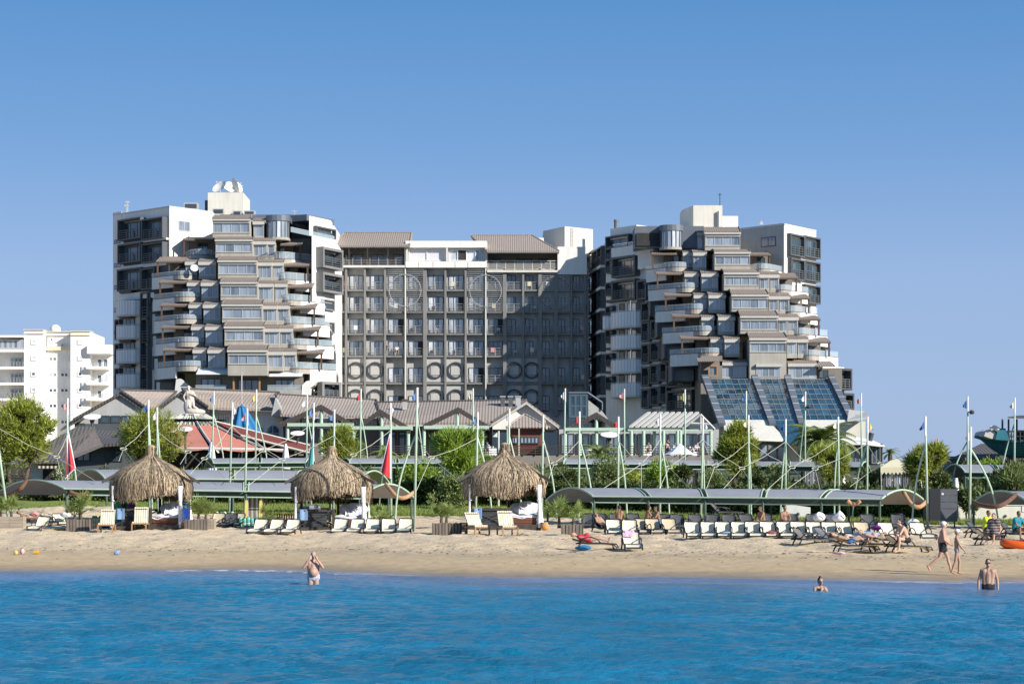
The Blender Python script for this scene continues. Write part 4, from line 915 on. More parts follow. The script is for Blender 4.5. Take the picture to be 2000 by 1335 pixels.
# ring screens with louvres; the third has its shadow put into a darker colour
for (px, py, xa, xb) in ((791.5, 567, 755, 828), (948.5, 568, 912, 983), (1086, 571, 1058, 1113)):
    t, _ = FC.s_of(px); c = FC.pt(t, .30, Z(py, DC)); mb = MB(); mb.ring(c, 31*DC/K, .04, 40, Matrix.Rotation(R(90), 3, 'X')); rg = mb.build('ring_screen', M['alu' if px < 1000 else 'rail'], CB)
    mb = MB()
    for k in range(22):
        y = 527+k*3.75; FC.box(mb, xa, px-3, y, y+.6, .02, .06); FC.box(mb, px+3, xb, y, y+.6, .02, .06)
    mb.build('louvre_bars', M['alu'], CB, kind='stuff')
# people on a balcony: see the people section. Top storey
mb = MB(); FC.box(mb, 646, 792, 518.5, 522.5, -6, .35); mb.build('cornice', M['pale'], CB)
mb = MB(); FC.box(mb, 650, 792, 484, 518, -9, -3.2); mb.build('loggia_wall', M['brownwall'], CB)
for x0, x1 in ((664, 706), (722, 757), (766, 786)): FC.window(CB, x0, x1, 492, 516, 3, -3.19, M['dark'], M['pane_dark'], .1, .1)
FC.railing(CB, 654, 791, 502.5, 518.3, -.1, M['midgrey'], 5, 9)
for x in (680, 716, 756): mb = MB(); FC.box(mb, x, x+3, 484, 518.4, -.7, -.3); mb.build('post', M['midgrey'], CB)
def hip(T, xe0, xe1, ye, xr0, xr1, yr, De, Dr, m='tile', th=.25, xe0b=None):
    a, b = P(xe0, ye, De), P(xe1, ye, De); zr = Z(yr, Dr); c, d = Vector((X(xr1, Dr), Dr, zr)), Vector((X(xr0, Dr), Dr, zr))
    mb = MB(); mb.slab([a, b, c, d], (0, 0, th)); e, f = Vector((b.x, 2*Dr-De, b.z)), Vector((a.x, 2*Dr-De, a.z))
    mb.slab([b, e, c], (0, 0, th-.003)); mb.slab([f, a, d], (0, 0, th-.003)); mb.slab([e, f, d, c], (0, 0, th-.006))
    r = mb.build('tiled_roof', M[m], T)
    mb = MB(); n = max(4, int((c-d).length/.45))
    for k in range(n): q0, q1 = d.lerp(c, (k+.08)/n), d.lerp(c, (k+.92)/n); mb.tube([q0+Vector((0, 0, th+.04)), q1+Vector((0, 0, th+.08))], .15, 6)
    for p0, p1 in ((a, d), (b, c)): mb.tube([p0+Vector((0, 0, th)), p1+Vector((0, 0, th))], .12, 5)
    mb.build('ridge_tiles', M[m], r)
    mb = MB(); mb.tube([a+Vector((0, -.1, 0)), b+Vector((0, -.1, 0))], .14, 6); mb.build('gutter', M['midgrey'], T)
hip(CB, 644, 800, 482, 672, 804, 458, DC-1.4, DC+6)
mb = MB(); FC.box(mb, 792.5, 951, 471, 484, -8, .5); FC.box(mb, 792.5, 951, 511, 522.8, -6, .45); FC.box(mb, 792.5, 951, 484, 511, -8, -.4); mb.build('penthouse_wall', M['white'], CB)
mb = MB()
for x in (793, 871, 948): FC.box(mb, x, x+4, 484, 511, -.39, .47)
for x in (818, 846, 889, 914): FC.box(mb, x, x+1.2, 512, 522, .46, .5)
mb.build('penthouse_pier', M['pale'], CB)
FC.window(CB, 798, 869.5, 485, 509, 2, -.38, M['white'], mat('white_blind', (.62, .62, .66), .5, .05, 1), .12, .2)
FC.window(CB, 876, 946, 487, 509, 4, -.38, M['white'], M['pane_curtain'], .1, .2, open_pane=1)
mb = MB(); FC.box(mb, 951.5, 1092, 528, 532, -6, .35); mb.build('cornice', M['beige_light'], CB)
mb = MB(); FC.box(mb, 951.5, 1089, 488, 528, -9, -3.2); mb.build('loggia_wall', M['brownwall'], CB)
for x0, x1 in ((960, 978), (1008, 1040), (1052, 1072)): FC.window(CB, x0, x1, 500, 526, 2, -3.19, M['dark'], M['pane_dark'], .1, .1)
FC.railing(CB, 952, 1093, 509, 528, -.05, M['gutter'], 5, 9, r=.06)
hip(CB, 951, 1092, 493, 920, 1040, 463, DC-1.4, DC+6)
mb = MB(); FC.box(mb, 1089, 1146, 482, 536, -12, .25); mb.build('end_wall', M['white'], CB)
mb = MB(); p = [(X(1061, 333), 333), (X(1103, 327.5), 327.5), (X(1158, 331), 331), (X(1158, 331), 341), (X(1061, 333), 341)]; mb.prism(p, Z(496, 329), Z(444.5, 329)); sh = mb.build('stair_house', M['beige_light'], CB)
F = Face(1103, 327.5, 1158, 331); F.window(CB, 1137, 1143, 466, 484, 1, .004, M['midgrey'], M['pane_dark'], .1, .05)
mb = MB()
for k in range(16): F.box(mb, 1114, 1119, 446+k*2.6, 446.8+k*2.6, .1, .14)
for x in (1113.6, 1119): F.box(mb, x, x+.6, 445, 488, .1, .15)
mb.build('ladder', M['gutter'], CB)
mb = MB(); mb.box(X(1042, 328), X(1062, 328), 327, 329, Z(480, 328), Z(466, 328)); mb.build('cooling_unit', M['white'], CB)

# ---------------------------------------------------------------- white apartment block far left
AB = thing('apartment_block', 'plain white apartment block with small windows at the far left edge', 'building', (X(110, 400), 400, 6))
DA = 400; FA = Face(-60, DA, 240, DA)
def abox(nm, x0, x1, y0, n0, n1, m='white2', y1=900):
    mb = MB(); FA.box(mb, x0, x1, y0, y1, n0, n1); return mb.build(nm, M[m], AB)
abox('wall', 47, 85, 645, -14, 0); abox('wall', 85.05, 137.5, 647, -14, -2.2); abox('wall', 137.6, 176, 648, -14, 0)
abox('wall', 176.1, 217, 673, -14, -2.6); abox('wall', -60, 46.9, 656, -14, -3.0)
mb = MB(); F_ = FA
for x0, x1, y, n in ((46, 86, 644.5, .25), (85, 138, 646.5, -1.9), (137, 177, 647.5, .25), (176, 218, 672.5, -2.3)): FA.box(mb, x0, x1, y-1.5, y, n-3, n); FA.box(mb, x0+.2, x1-.2, y+6, y+7.2, n-1, n)
FA.box(mb, 85, 137.5, 675, 682.5, -2.19, -1.6); mb.build('cornice', mat('cream_trim', (.72, .64, .45), .8, .05, 1), AB)
for y, m in ((667.5, 'white2'), (699, 'white2'), (730, 'pane_dark'), (761, 'pane_curtain'), (791.5, 'pane_dark')):
    FA.window(AB, 60, 71, y-5, y+5, 1, .004, M['white2'], M[m], .25, .12); FA.window(AB, 151.5, 161.5, y-4.5, y+5, 1, .004, M['white2'], M[m if y < 720 else 'pane_dark'], .25, .12)
for y, a_, b_ in ((699.5, 'pane', 'white2'), (730.5, 'pane_curtain', 'pane_dark'), (761, 'pane_dark', 'pane_dark'), (791.5, 'pane_dark', 'pane_dark'), (823, 'pane_dark', 'pane_dark')):
    FA.window(AB, 90, 107, y-5, y+4.5, 2, -2.19, M['white2'], M[a_], .2, .12); FA.window(AB, 113, 129.5, y-5, y+4.5, 2, -2.19, M['white2'], M[b_], .2, .12)
for x, y in ((95.5, 661), (116.5, 671.5)): FA.window(AB, x-2.5, x+3, y-3, y+4, 1, -2.19, M['white2'], M['room'], .15, .1)
mb = MB(); FA.box(mb, 172, 217, 674, 691, -2.59, 1.0); mb.build('balcony', M['white2'], AB)
for k, y in enumerate((720, 751, 781.5)):
    mb = MB(); FA.box(mb, 170.5, 210, y-4, y+1, -2.59, 1.2); bl = mb.build('balcony', M['white2'], AB)
    FA.railing(bl, 171, 209.5, y-12, y-4, 1.0, M['railw'], 3, 6)
    FA.window(AB, 184, 195, y-22, y-4.2, 1, -2.58, M['white2'], M['pane_dark'], .2, .1, 'door'); FA.window(AB, 196, 207, y-22, y-4.2, 1, -2.58, M['white2'], M['pane_curtain' if k else 'pane_dark'], .2, .1, 'door')
    mb = MB(); FA.box(mb, -20, 46.8, y-5+1, y+1, -2.99, .6); bl = mb.build('balcony', M['white2'], AB); FA.railing(bl, 9, 46.5, y-14, y-4, .4, M['rail'], 3, 7)
    FA.window(AB, 13, 37, y-24, y-4.2, 3, -2.98, M['alu'], M['pane'], .2, .1, 'door')
mb = MB(); FA.box(mb, -20, 46.8, 682, 687.5, -2.99, .6); bl = mb.build('balcony', M['white2'], AB)
for k in range(6): FA.window(AB, -16+k*10.4, -6+k*10.4, 663, 681, 1, -.2, M['alu'], M['pane'], .2, .1)
mb = MB(); FA.box(mb, -20, 47, 655, 659, -3, 1); mb.build('roof_canopy', M['white2'], AB)
mb = MB(); mb.ball(P(108, 644, 404), 1.05, 1.05, 1.0, 16, 10); mb.build('roof_tank', M['white'], AB, True)
mb = MB(); FA.box(mb, 86, 88, 655, 676, -2.19, -2.0)
for k in range(8): FA.box(mb, 85.5, 89, 656+k*2.5, 656.6+k*2.5, -1.99, -1.9)
mb.build('ladder', M['alu'], AB)
# ================================================================ GARDEN GROUND behind the lawn
def garden_z(x, y): return zg(x, y)+.06+.12*vnoise(x*.4, y*.4, 21)
M['ground_cover'] = mat('garden_ground', (.075, .085, .035), .95, .45, .25, bump=.6, bscale=5)
_gy = np.concatenate([np.linspace(0, 60, 50), np.linspace(70, 190, 12)])
_vs = []; _fs = []
for i, x in enumerate(np.linspace(-90, 90, 121)):
    yb = float(lawn_back(x)[0])+1.3
    for q in _gy: _vs.append((x, yb+q, float(garden_z(np.array([x]), np.array([yb+q]))[0])))
n_ = len(_gy)
for i in range(120):
    for j in range(n_-1): a = i*n_+j; _fs.append((a, a+n_, a+n_+1, a+1))
props(mesh_np('garden_ground', _vs, _fs, M['ground_cover'], smooth=True), kind='structure')

# ================================================================ LOW BUILDINGS
def poly_wall(T, pts, D, m, deep=.35, name='wall'):
    mb = MB(); mb.slab([P(x, y, D) for x, y in pts], (0, deep, 0)); return mb.build(name, M[m], T)
def roof_quad(T, pts, m='tile', th=.22, name='tiled_roof', ribs=True):
    """pts: four (px,py,D) going eave-left, eave-right, ridge-right, ridge-left; with rolled tile ribs running up the slope"""
    q = [P(*p) for p in pts]; mb = MB(); mb.slab(q, (0, 0, th)); r = mb.build(name, M[m], T)
    if False:
        n = int((q[1]-q[0]).length/.42); mb = MB()
        for k in range(1, n):
            a, b = q[0].lerp(q[1], k/n), q[3].lerp(q[2], k/n); mb.tube([a+Vector((0, 0, th+.02)), b+Vector((0, 0, th+.01))], .06, 4, False)
        mb.build('roll_tiles', M[m], r, kind='stuff')
    mb = MB()
    for a, b in ((q[3], q[2]), (q[0], q[3]), (q[1], q[2])): mb.tube([a+Vector((0, 0, th+.03)), b+Vector((0, 0, th+.03))], .13, 5)
    mb.build('ridge_tiles', M['tile_dark'], r)
    return r
H1 = thing('gabled_house', 'grey gabled house with a dark window band behind the disc lamp post', 'house', (X(215, 228), 230, 6))
poly_wall(H1, [(146, 818), (234, 770), (279, 799), (279, 905), (146, 905)], 228, 'greywall', 8)
roof_quad(H1, [(283, 798, 227.5), (312, 799, 228), (345, 768.5, 239), (235, 766, 227.5)])
mb = MB()
for a, b in (((142, 817), (234, 766)), ((234, 766), (284, 798))):
    p, q = P(*a, 227.6), P(*b, 227.6); mb.slab([p, q, q+Vector((0, 0, -.32)), p+Vector((0, 0, -.32))], (0, .5, 0))
mb.build('verge_board', M['tile_dark'], H1)
F = Face(146, 227.9, 279, 227.9)
for k in range(4): F.window(H1, 196+k*20.5, 215+k*20.5, 811, 826, 1, .0, M['dark'], M['pane_dark'], .15, .1)
F.window(H1, 152, 166, 826, 842, 2, .0, M['dark'], M['pane_dark'], .12, .1); mb = MB(); F.box(mb, 146, 279, 827, 905, .0, .08); mb.build('plinth', M['darkgrey'], H1)
a_, b_ = P(120, 838, 225), P(176, 803, 227); mb = MB(); mb.slab([P(118, 842, 226), P(168, 816, 226.5), P(186, 800, 236), P(140, 824, 236)], (0, 0, .2)); mb.build('side_roof', M['tile_dark'], H1)
H2 = thing('gabled_house', 'grey gabled house with a brown tiled roof just behind the white statue', 'house', (X(360, 226), 230, 6))
poly_wall(H2, [(308, 799), (354, 768), (404, 799), (404, 905), (308, 905)], 226, 'greywall', 8)
roof_quad(H2, [(407, 799, 225.5), (547, 803, 228), (545, 770, 238), (355, 763, 225.5)])
mb = MB()
for a, b in (((305, 799), (354, 763)), ((354, 763), (408, 798))):
    p, q = P(*a, 225.6), P(*b, 225.6); mb.slab([p, q, q+Vector((0, 0, -.32)), p+Vector((0, 0, -.32))], (0, .5, 0))
mb.build('verge_board', M['tile_dark'], H2)
mb = MB(); mb.slab([P(404.2, 800, 228.5), P(552, 804, 228.5), P(555, 900, 228.5), P(404.2, 900, 228.5)][::-1], (0, 8, 0)); mb.build('wall', M['white'], H2)
F = Face(404, 228.45, 556, 228.45)
for x in (410, 424, 438, 452): F.window(H2, x, x+11, 810, 828, 2, .0, M['white'], M['pane_dark'], .12, .1)
for x in (502, 533):   # arched windows
    t, _ = F.s_of(x); c = F.pt(t, .02, Z(842, 228.45)); r = .62; mb = MB(); ar = [(c.x+r*math.cos(math.pi*k/10), c.y, c.z+r*math.sin(math.pi*k/10)) for k in range(11)]+[(c.x-r, c.y, c.z-.9), (c.x+r, c.y, c.z-.9)]
    mb.slab(ar[::-1], (0, .06, 0)); w = mb.build('arched_window', M['pane_dark'], H2)
    mb = MB(); mb.box(c.x-.03, c.x+.03, c.y-.05, c.y-.003, c.z-.9, c.z+r); mb.box(c.x-r, c.x+r, c.y-.05, c.y-.004, c.z-.25, c.z-.19); mb.build('glazing_bar', M['white'], w)
H3 = thing('restaurant_hall', 'long tiled restaurant hall with a white gable at its right end', 'building', (X(800, 226), 230, 6))
roof_quad(H3, [(548, 813, 224), (742, 817, 224), (735, 785, 236), (538, 774, 234)])
roof_quad(H3, [(742, 829, 221), (960, 829, 221), (1028, 785, 231), (734, 790, 234)])
mb = MB(); mb.slab([P(530, 812, 226), P(538, 776, 226), P(556, 812, 226)], (0, 2, 0)); mb.build('gable', M['greywall'], H3)
mb = MB(); mb.box(X(556, 227), X(740, 227), 227, 238, 5.5, Z(817, 227)); mb.box(X(740.2, 225), X(960, 225), 225, 236, 5.5, Z(832, 225)); mb.build('wall', M['brownwall'], H3)
F = Face(556, 226.95, 740, 226.95)
for k in range(6): F.window(H3, 560+k*30, 586+k*30, 818, 836, 3, .0, M['white'], M['pane_dark'], .12, .1)
F = Face(745, 224.95, 960, 224.95)
for k in range(7): F.window(H3, 748+k*30, 774+k*30, 842, 888, 2, .0, M['wood_dark'], M['pane_dark'], .14, .1)
poly_wall(H3, [(962, 832), (1028, 790), (1086, 833), (1086, 838), (962, 838)], 222, 'white', 9, 'gable')
mb = MB()
for a, b in (((955, 831), (1028, 785)), ((1028, 785), (1092, 833))):
    p, q = P(*a, 221.2), P(*b, 221.2); mb.slab([p, q, q+Vector((0, 0, -.22)), p+Vector((0, 0, -.22))], (0, .8, 0))
mb.build('verge_board', M['gutter'], H3)
mb = MB(); a = P(1028, 785, 221.3); b = P(1094, 834, 221.3); mb.slab([a, b, b+Vector((0, 11, 0)), a+Vector((0, 11, 0))], (0, 0, .15)); mb.build('tiled_roof', M['tile'], H3)
for x0, x1, m in ((786, 794, 'concrete'), (978, 986, 'darkgrey'), (993, 1001, 'darkgrey'), (1007, 1017, 'alu')):
    mb = MB(); D = 228; mb.box(X(x0, D), X(x1, D), D, D+.8, Z(800, D), Z(775 if m != 'concrete' else 783, D)); c_ = mb.build('roof_vent', M[m], H3)
    mb = MB(); mb.box(X(x0, D)-.08, X(x1, D)+.08, D-.08, D+.88, Z(775 if m != 'concrete' else 783, D)+.003, Z(773 if m != 'concrete' else 779, D)); mb.build('vent_cap', M['wood' if m == 'concrete' else 'alu'], c_)
H4 = thing('brick_pavilion', 'small red brick pavilion with a hipped tile roof under the white gable', 'pavilion', (X(1026, 216), 217, 6))
mb = MB(); mb.box(X(993, 216), X(1059, 216), 216, 220.5, 5.5, Z(836, 216)); mb.build('wall', M['brick'], H4)
mb = MB(); a, b = P(989, 834, 215.3), P(1074, 834, 215.3); c = P(1024, 808, 219); c2 = c+Vector((.3, 0, 0)); mb.add([a, b, c2, c, a+Vector((0, 7, 0)), b+Vector((0, 7, 0))], [(0, 1, 2, 3), (1, 5, 2), (4, 0, 3), (5, 4, 3, 2)]); mb.build('hipped_roof', M['tile'], H4)
mb = MB(); mb.tube([a, b], .14, 6); mb.tube([a, c], .1, 5); mb.tube([b, c], .1, 5); mb.build('ridge_tiles', M['tile'], H4)
F = Face(993, 215.95, 1059, 215.95); F.window(H4, 999, 1012, 852, 866, 2, .0, M['dark'], M['pane_curtain'], .1, .12); F.window(H4, 1016, 1053, 852, 866, 5, .0, M['dark'], M['pane'], .1, .12)
mb = MB(); mb.box(X(1012.5, 215), X(1015, 215), 215.2, 215.4, 5.6, Z(836, 215)); mb.box(X(990, 215), X(992, 215), 215.2, 215.4, 5.6, Z(836, 215)); mb.build('post', M['green'], H4)
# brick courses big enough to be seen as bands of relief
mb = MB()
for k in range(14): F.box(mb, 993, 1059, 868+k*1.9, 868.5+k*1.9, .0, .035)
mb.build('brick_course', M['brick'], H4, kind='stuff')

def gable_pergola(label, ax, ay, lx, ly, rx, ry, bx0, bx1, by, posts, D=212, feet=889):
    T = thing('gable_pergola', label, 'pergola', (X(ax, D), D, Z(feet, D)), 'gabled pergolas along the restaurant terrace')
    A, Lp, Rp = P(ax, ay, D), P(lx, ly, D), P(rx, ry, D); dep = 2.6
    for p, q in ((Lp, A), (A, Rp)):
        n = 7; mb = MB(); mb.slab([p, q, q+Vector((0, 0, -.45)), p+Vector((0, 0, -.45))], (0, .22, 0)); mb.build('rafter', M['wood_dark'], T)
        for k in range(n):
            a, b = p.lerp(q, (k+.06)/n), p.lerp(q, (k+.94)/n); mb = MB(); mb.slab([a, b, b+Vector((0, dep, 0)), a+Vector((0, dep, 0))], (0, 0, .09)); mb.build('roof_board', M['tile_dark'], T)
    mb = MB(); a, b = P(bx0, by, D), P(bx1, by, D); mb.box(a.x, b.x, D-.12, D+.12, a.z-.16, a.z+.16); mb.box(a.x+.1, b.x-.1, D+dep-.2, D+dep, a.z-.16, a.z+.16); mb.build('beam', M['green'], T)
    for x in posts:
        xx = X(x, D); top = Z(ay+6, D) if abs(x-ax) < 6 else Z(by, D)+.14
        mb = MB(); mb.lathe([(.17, 0), (.17, top-Z(feet, D))], (xx, D+.3, Z(feet, D)), 10); mb.build('post', M['green'], T)
gable_pergola('dark gabled pergola on green posts above the blue closed umbrella', 627, 791, 543, 828, 691, 829, 561, 691, 829, (561, 627, 680))
gable_pergola('dark gabled pergola on green posts behind the red sail beside the middle cabana', 742, 800, 700, 830, 802, 836, 685, 806, 835, (690, 745, 797), 211)
gable_pergola('dark gabled pergola on green posts rising above the bushy tamarisk tree', 895, 796, 826, 830, 956, 832, 828, 955, 834, (828, 893, 942), 213)
gable_pergola('dark gabled pergola on green posts just in front of the glass stair house', 1165, 806, 1108, 836, 1206, 832, 1104, 1240, 838, (1104, 1133, 1165, 1234), 211)
PG = thing('slatted_pergola', 'dark roofed pergola with white slats left of the round tamarisk tree', 'pergola', (X(1310, 210), 210, 7))
D = 210; q = [P(1226, 837, D), P(1333, 837, D), P(1368, 809, D+6), P(1262, 809, D+6)]; mb = MB(); mb.slab(q, (0, 0, .12)); mb.build('roof_sheet', M['darkgrey'], PG)
for k in range(9):
    a, b = q[0].lerp(q[1], (k+.5)/9), q[3].lerp(q[2], (k+.5)/9); mb = MB(); mb.slab([a+Vector((-.16, 0, .125)), a+Vector((.16, 0, .125)), b+Vector((.16, 0, .125)), b+Vector((-.16, 0, .125))], (0, 0, .16)); mb.build('slat', M['gutter'], PG)
mb = MB(); mb.slab([P(1333, 838, D+.1), P(1394, 838, D+3), P(1368, 810, D+6)], (0, .3, 0)); mb.build('gable', M['dark'], PG)
mb = MB()
for a, b in (((1333, 837), (1368, 809)), ((1368, 809), (1396, 838)), ((1345, 826), (1386, 828)), ((1368, 810), (1368, 838))): mb.tube([P(*a, D-.1), P(*b, D-.1)], .12, 5)
mb.build('truss', M['gutter'], PG)
mb = MB(); mb.box(X(1226, D), X(1394, D), D-.1, D+.1, Z(841, D), Z(838, D)); mb.build('beam', M['green'], PG)
for x in (1233, 1257, 1279, 1296, 1323, 1329, 1390): mb = MB(); mb.lathe([(.17, 0), (.17, Z(841, D)-6.9)], (X(x, D), D+(x % 3)*.8, 6.9), 10); mb.build('post', M['green'], PG)
# glass stair house beyond the pergolas
SH = thing('glass_stair_house', 'blue framed glass stair house in front of the shaded hotel block', 'kiosk', (X(1130, 255), 256, 6))
D = 255; F = Face(1111, D, 1148, D); F.window(SH, 1111, 1148, 769, 815, 3, -.2, mat('blue_frame', (.06, .11, .15), .5, .1, 2), M['pane'], .25, .2, rows=2)
mb = MB(); mb.box(X(1111, D), X(1148, D), D+.1, D+5, 5.6, Z(769, D)); mb.build('glass_body', M['pane_dark'], SH)
mb = MB(); mb.slab([P(x, y, D+.2) for x, y in ((1149, 781), (1175, 801), (1188, 818), (1149, 818))][::-1], (0, .6, 0)); mb.build('stair_wall', M['concrete'], SH)
mb = MB(); mb.tube([P(1111, 767, D), P(1148, 767, D), P(1176, 786, D)], .14, 5); mb.tube([P(1176, 786, D), P(1176, 800, D)], .1, 5); mb.build('handrail', M['slate'], SH)
# terrace deck with its rail
TD = thing('terrace_deck', 'raised restaurant terrace deck with a dark lattice railing', 'terrace', (X(1000, 206), 214, 6))
ZD = Z(889, 207)
mb = MB(); mb.box(X(548, 207), X(1405, 207), 207, 224.6, 3.5, ZD); mb.build('deck', M['brownwall'], TD)
F = Face(548, 206.9, 1405, 206.9)
for k in range(30):
    x0 = 700+k*23; mb = MB()
    if x0 > 1380 or 860 < x0 < 930: continue
    for b in range(4): F.box(mb, x0, x0+22.4, 870+b*4.6, 871.4+b*4.6, -.02, .05)
    F.box(mb, x0, x0+1.4, 868, 889, -.06, .08); mb.build('rail_panel', M['wood_dark'], TD)
# dark back room behind the right part of the terrace
BR = thing('terrace_bar', 'low dark fronted terrace bar behind the pergola posts', 'building', (X(1250, 222), 222, 6))
mb = MB(); mb.box(X(1092, 222), X(1404, 222), 222, 230, ZD+.005, Z(838, 222)); mb.build('wall', M['greywall'], BR)
F = Face(1092, 221.95, 1404, 221.95)
for k in range(10): F.window(BR, 1096+k*30, 1122+k*30, 846, 886, 2, 0, M['dark'], M['pane_dark'] if k % 3 else M['pane'], .12, .1)

# ---------------------------------------------------------------- salmon tent with the statue
TN = thing('ring_tent', 'round salmon canvas tent roof with pale ribs under the white statue', 'tent', (X(373, 205), 205, 5.5))
cx, cy, n = X(373, 205), 205.0, 14; z0, z1 = Z(812, 205), Z(876, 194.5); R0, R1, R2 = 1.3, 3.6, 11.4
def tp(r, k):
    th = 2*math.pi*k/n+.1; t = (r-R0)/(R2-R0); return Vector((cx+r*math.cos(th), cy+r*math.sin(th), z0+(z1-z0)*(t**.82)))
for k in range(n):
    mid = (k+.5)/n*2*math.pi+.1; a = math.degrees(mid) % 360
    m = M['maroon'] if (a > 318 or a < 60) else M['salmon']  # right-hand panels in darker red, their shade put into the canvas colour
    mb = MB(); mb.grid(lambda u, v: tp(R1+(R2-R1)*v, k+.06+.88*u)+Vector((0, 0, -.25*math.sin(math.pi*u)*v)), 4, 8); mb.build('canvas_panel', m, TN, True)
    mb = MB(); mb.tube([tp(R0+(R2+.2-R0)*j/8, k)+Vector((0, 0, .12)) for j in range(9)], .13, 5); mb.build('rib', M['gutter'], TN)
    mb = MB()
    for q in (.25, .5, .75): mb.tube([tp(R0+.1, k+q)+Vector((0, 0, .06)), tp(R1, k+q)+Vector((0, 0, .06))], .09, 4)
    mb.build('top_slat', M['cord'], TN)
    mb = MB(); mb.tube([tp(R2, k), tp(R2, k+1)], .13, 5); mb.build('edge_tube', M['gutter'], TN)
    mb = MB(); p = tp(R2-.6, k); mb.tube([Vector((p.x, p.y, 4.5)), p], .12, 6); mb.build('post', M['wood_dark'], TN)
mb = MB(); mb.lathe([(R1-.1, 0), (R0, .0)], (cx, cy, z0-.4), 14); mb.lathe([(R0+.2, -.3), (R0+.2, .1)], (cx, cy, z0), 14); mb.build('crown_ring', M['dark'], TN)  # includes a dark disc standing for the shade between the open slats
mb = MB(); mb.lathe([(8.6, 0), (8.6, z1-4.6)], (cx, cy+.5, 4.3), 20); mb.build('shade_drum', M['room'], TN)  # dark drum standing for the shade inside the tent
wing = [P(418, 823, 203), P(604, 870, 206), P(604, 884, 199), P(470, 850, 199)]
mb = MB(); mb.slab([wing[0], wing[3], wing[2], wing[1]], (0, 0, .06)); mb.build('canvas_wing', M['maroon'], TN); mb = MB(); mb.tube([wing[0], wing[1]], .14, 5); mb.tube([wing[3], wing[2]], .12, 5); mb.build('edge_tube', M['cord'], TN)  # wing in the darker red too, shade put into its colour
# ---------------------------------------------------------------- statue
ST = thing('statue', 'pale stone statue of a kneeling figure on top of the tent', 'statue', (cx+.1, cy-.6, z0+.1))
D = cy-.6; s = 1/K*D
def sp(x, y, dz=0): return P(x, y, D+dz)
mb = MB(); mb.lathe([(1.0, -.42), (1.05, -.1), (.92, 0)], P(376, 808, D), 14, 1, .8); mb.build('plinth', M['stone'], ST)
# (figure built with the people helper, later)
# blue closed umbrella
UB = thing('closed_parasol', 'big closed blue parasol on a pole left of the white arched wall', 'parasol', (X(475, 213), 213, 6))
D = 213; mb = MB(); base = P(477, 848, D)
def ub(u, v):
    th = 6.2832*u; r = (.35+1.25*v**1.1)*(1+.16*math.sin(th*8)); return (base.x-.25+.45*v+r*math.cos(th), base.y+r*.8*math.sin(th), base.z+2.75*(1-v)-.25*v*math.cos(th*4))
mb.grid(ub, 48, 8); mb.lathe([(.34, 0), (.12, .12), (.05, .3)], (base.x-.25, base.y, base.z+2.72), 10); mb.build('folded_canopy', M['bluecloth'], UB, True)
mb = MB(); mb.tube([(base.x-.25, D, 4.5), (base.x-.25, D, base.z+6.2)], .06, 6); mb.build('pole', M['gutter'], UB)

# ---------------------------------------------------------------- kiosk, dark roofs and walls at the left edge
KS = thing('kiosk', 'small pale kiosk with a yellow striped awning under a black pitched roof', 'kiosk', (X(90, 178), 180, 4))
D = 178; mb = MB(); mb.box(X(63, D), X(112, D), D, D+5, 3.0, Z(900, D)); mb.build('wall', M['white'], KS)
mb = MB(); mb.slab([P(30, 905, D-1), P(60, 905, D-1), P(186, 838, D+4), P(150, 838, D+4)], (0, 0, .25)); mb.slab([P(62, 905, D-.9), P(120, 905, D-.9), P(200, 872, D+4), P(184, 841, D+4.1)], (0, 0, .2)); mb.build('roof', M['tile_dark'], KS)
yel = [(0.72, .66, .45), (.16, .11, .05)]
for k in range(10):
    x0 = 75+k*4; mb = MB(); mb.slab([P(x0, 914, D-1.3), P(x0+3.9, 914, D-1.3), P(x0+3.9, 906, D-.1), P(x0, 906, D-.1)], (0, 0, .03)); mb.build('awning_strip', M['f_cream'] if k % 2 == 0 else M['wood'], KS)
F = Face(63, D-.05, 112, D-.05); F.window(KS, 84, 110, 916, 938, 2, 0, M['wood_dark'], M['room'], .1, .08)
WL = thing('slatted_fence', 'dark slatted fence behind the olive trunk at the left edge', 'fence', (X(40, 176), 176, 3.6))
F = Face(22, 176, 62, 176)
for k in range(7): mb = MB(); F.box(mb, 22, 62, 912+k*4.5, 915+k*4.5, 0, .06); mb.build('slat', M['wood_dark'], WL)
for x in (22, 41, 60): mb = MB(); F.box(mb, x, x+2, 909, 946, -.12, 0); mb.build('fence_post', M['wood_dark'], WL)
# dark building under the trees, left
DKB = thing('garden_building', 'low dark building with a sloping black roof below the gabled houses', 'building', (X(170, 190), 192, 4.5))
mb = MB(); mb.box(X(120, 190), X(250, 190), 191, 199, 4, Z(868, 190)); mb.build('wall', M['darkgrey'], DKB)
mb = MB(); mb.slab([P(100, 880, 189), P(262, 868, 189), P(255, 848, 196), P(150, 842, 196)], (0, 0, .25)); mb.build('roof', M['tile_dark'], DKB)
F = Face(120, 190.95, 250, 190.95); F.window(DKB, 150, 176, 874, 900, 2, 0, M['dark'], M['pane_dark'], .1, .1); F.window(DKB, 205, 240, 874, 900, 3, 0, M['dark'], M['pane_dark'], .1, .1)
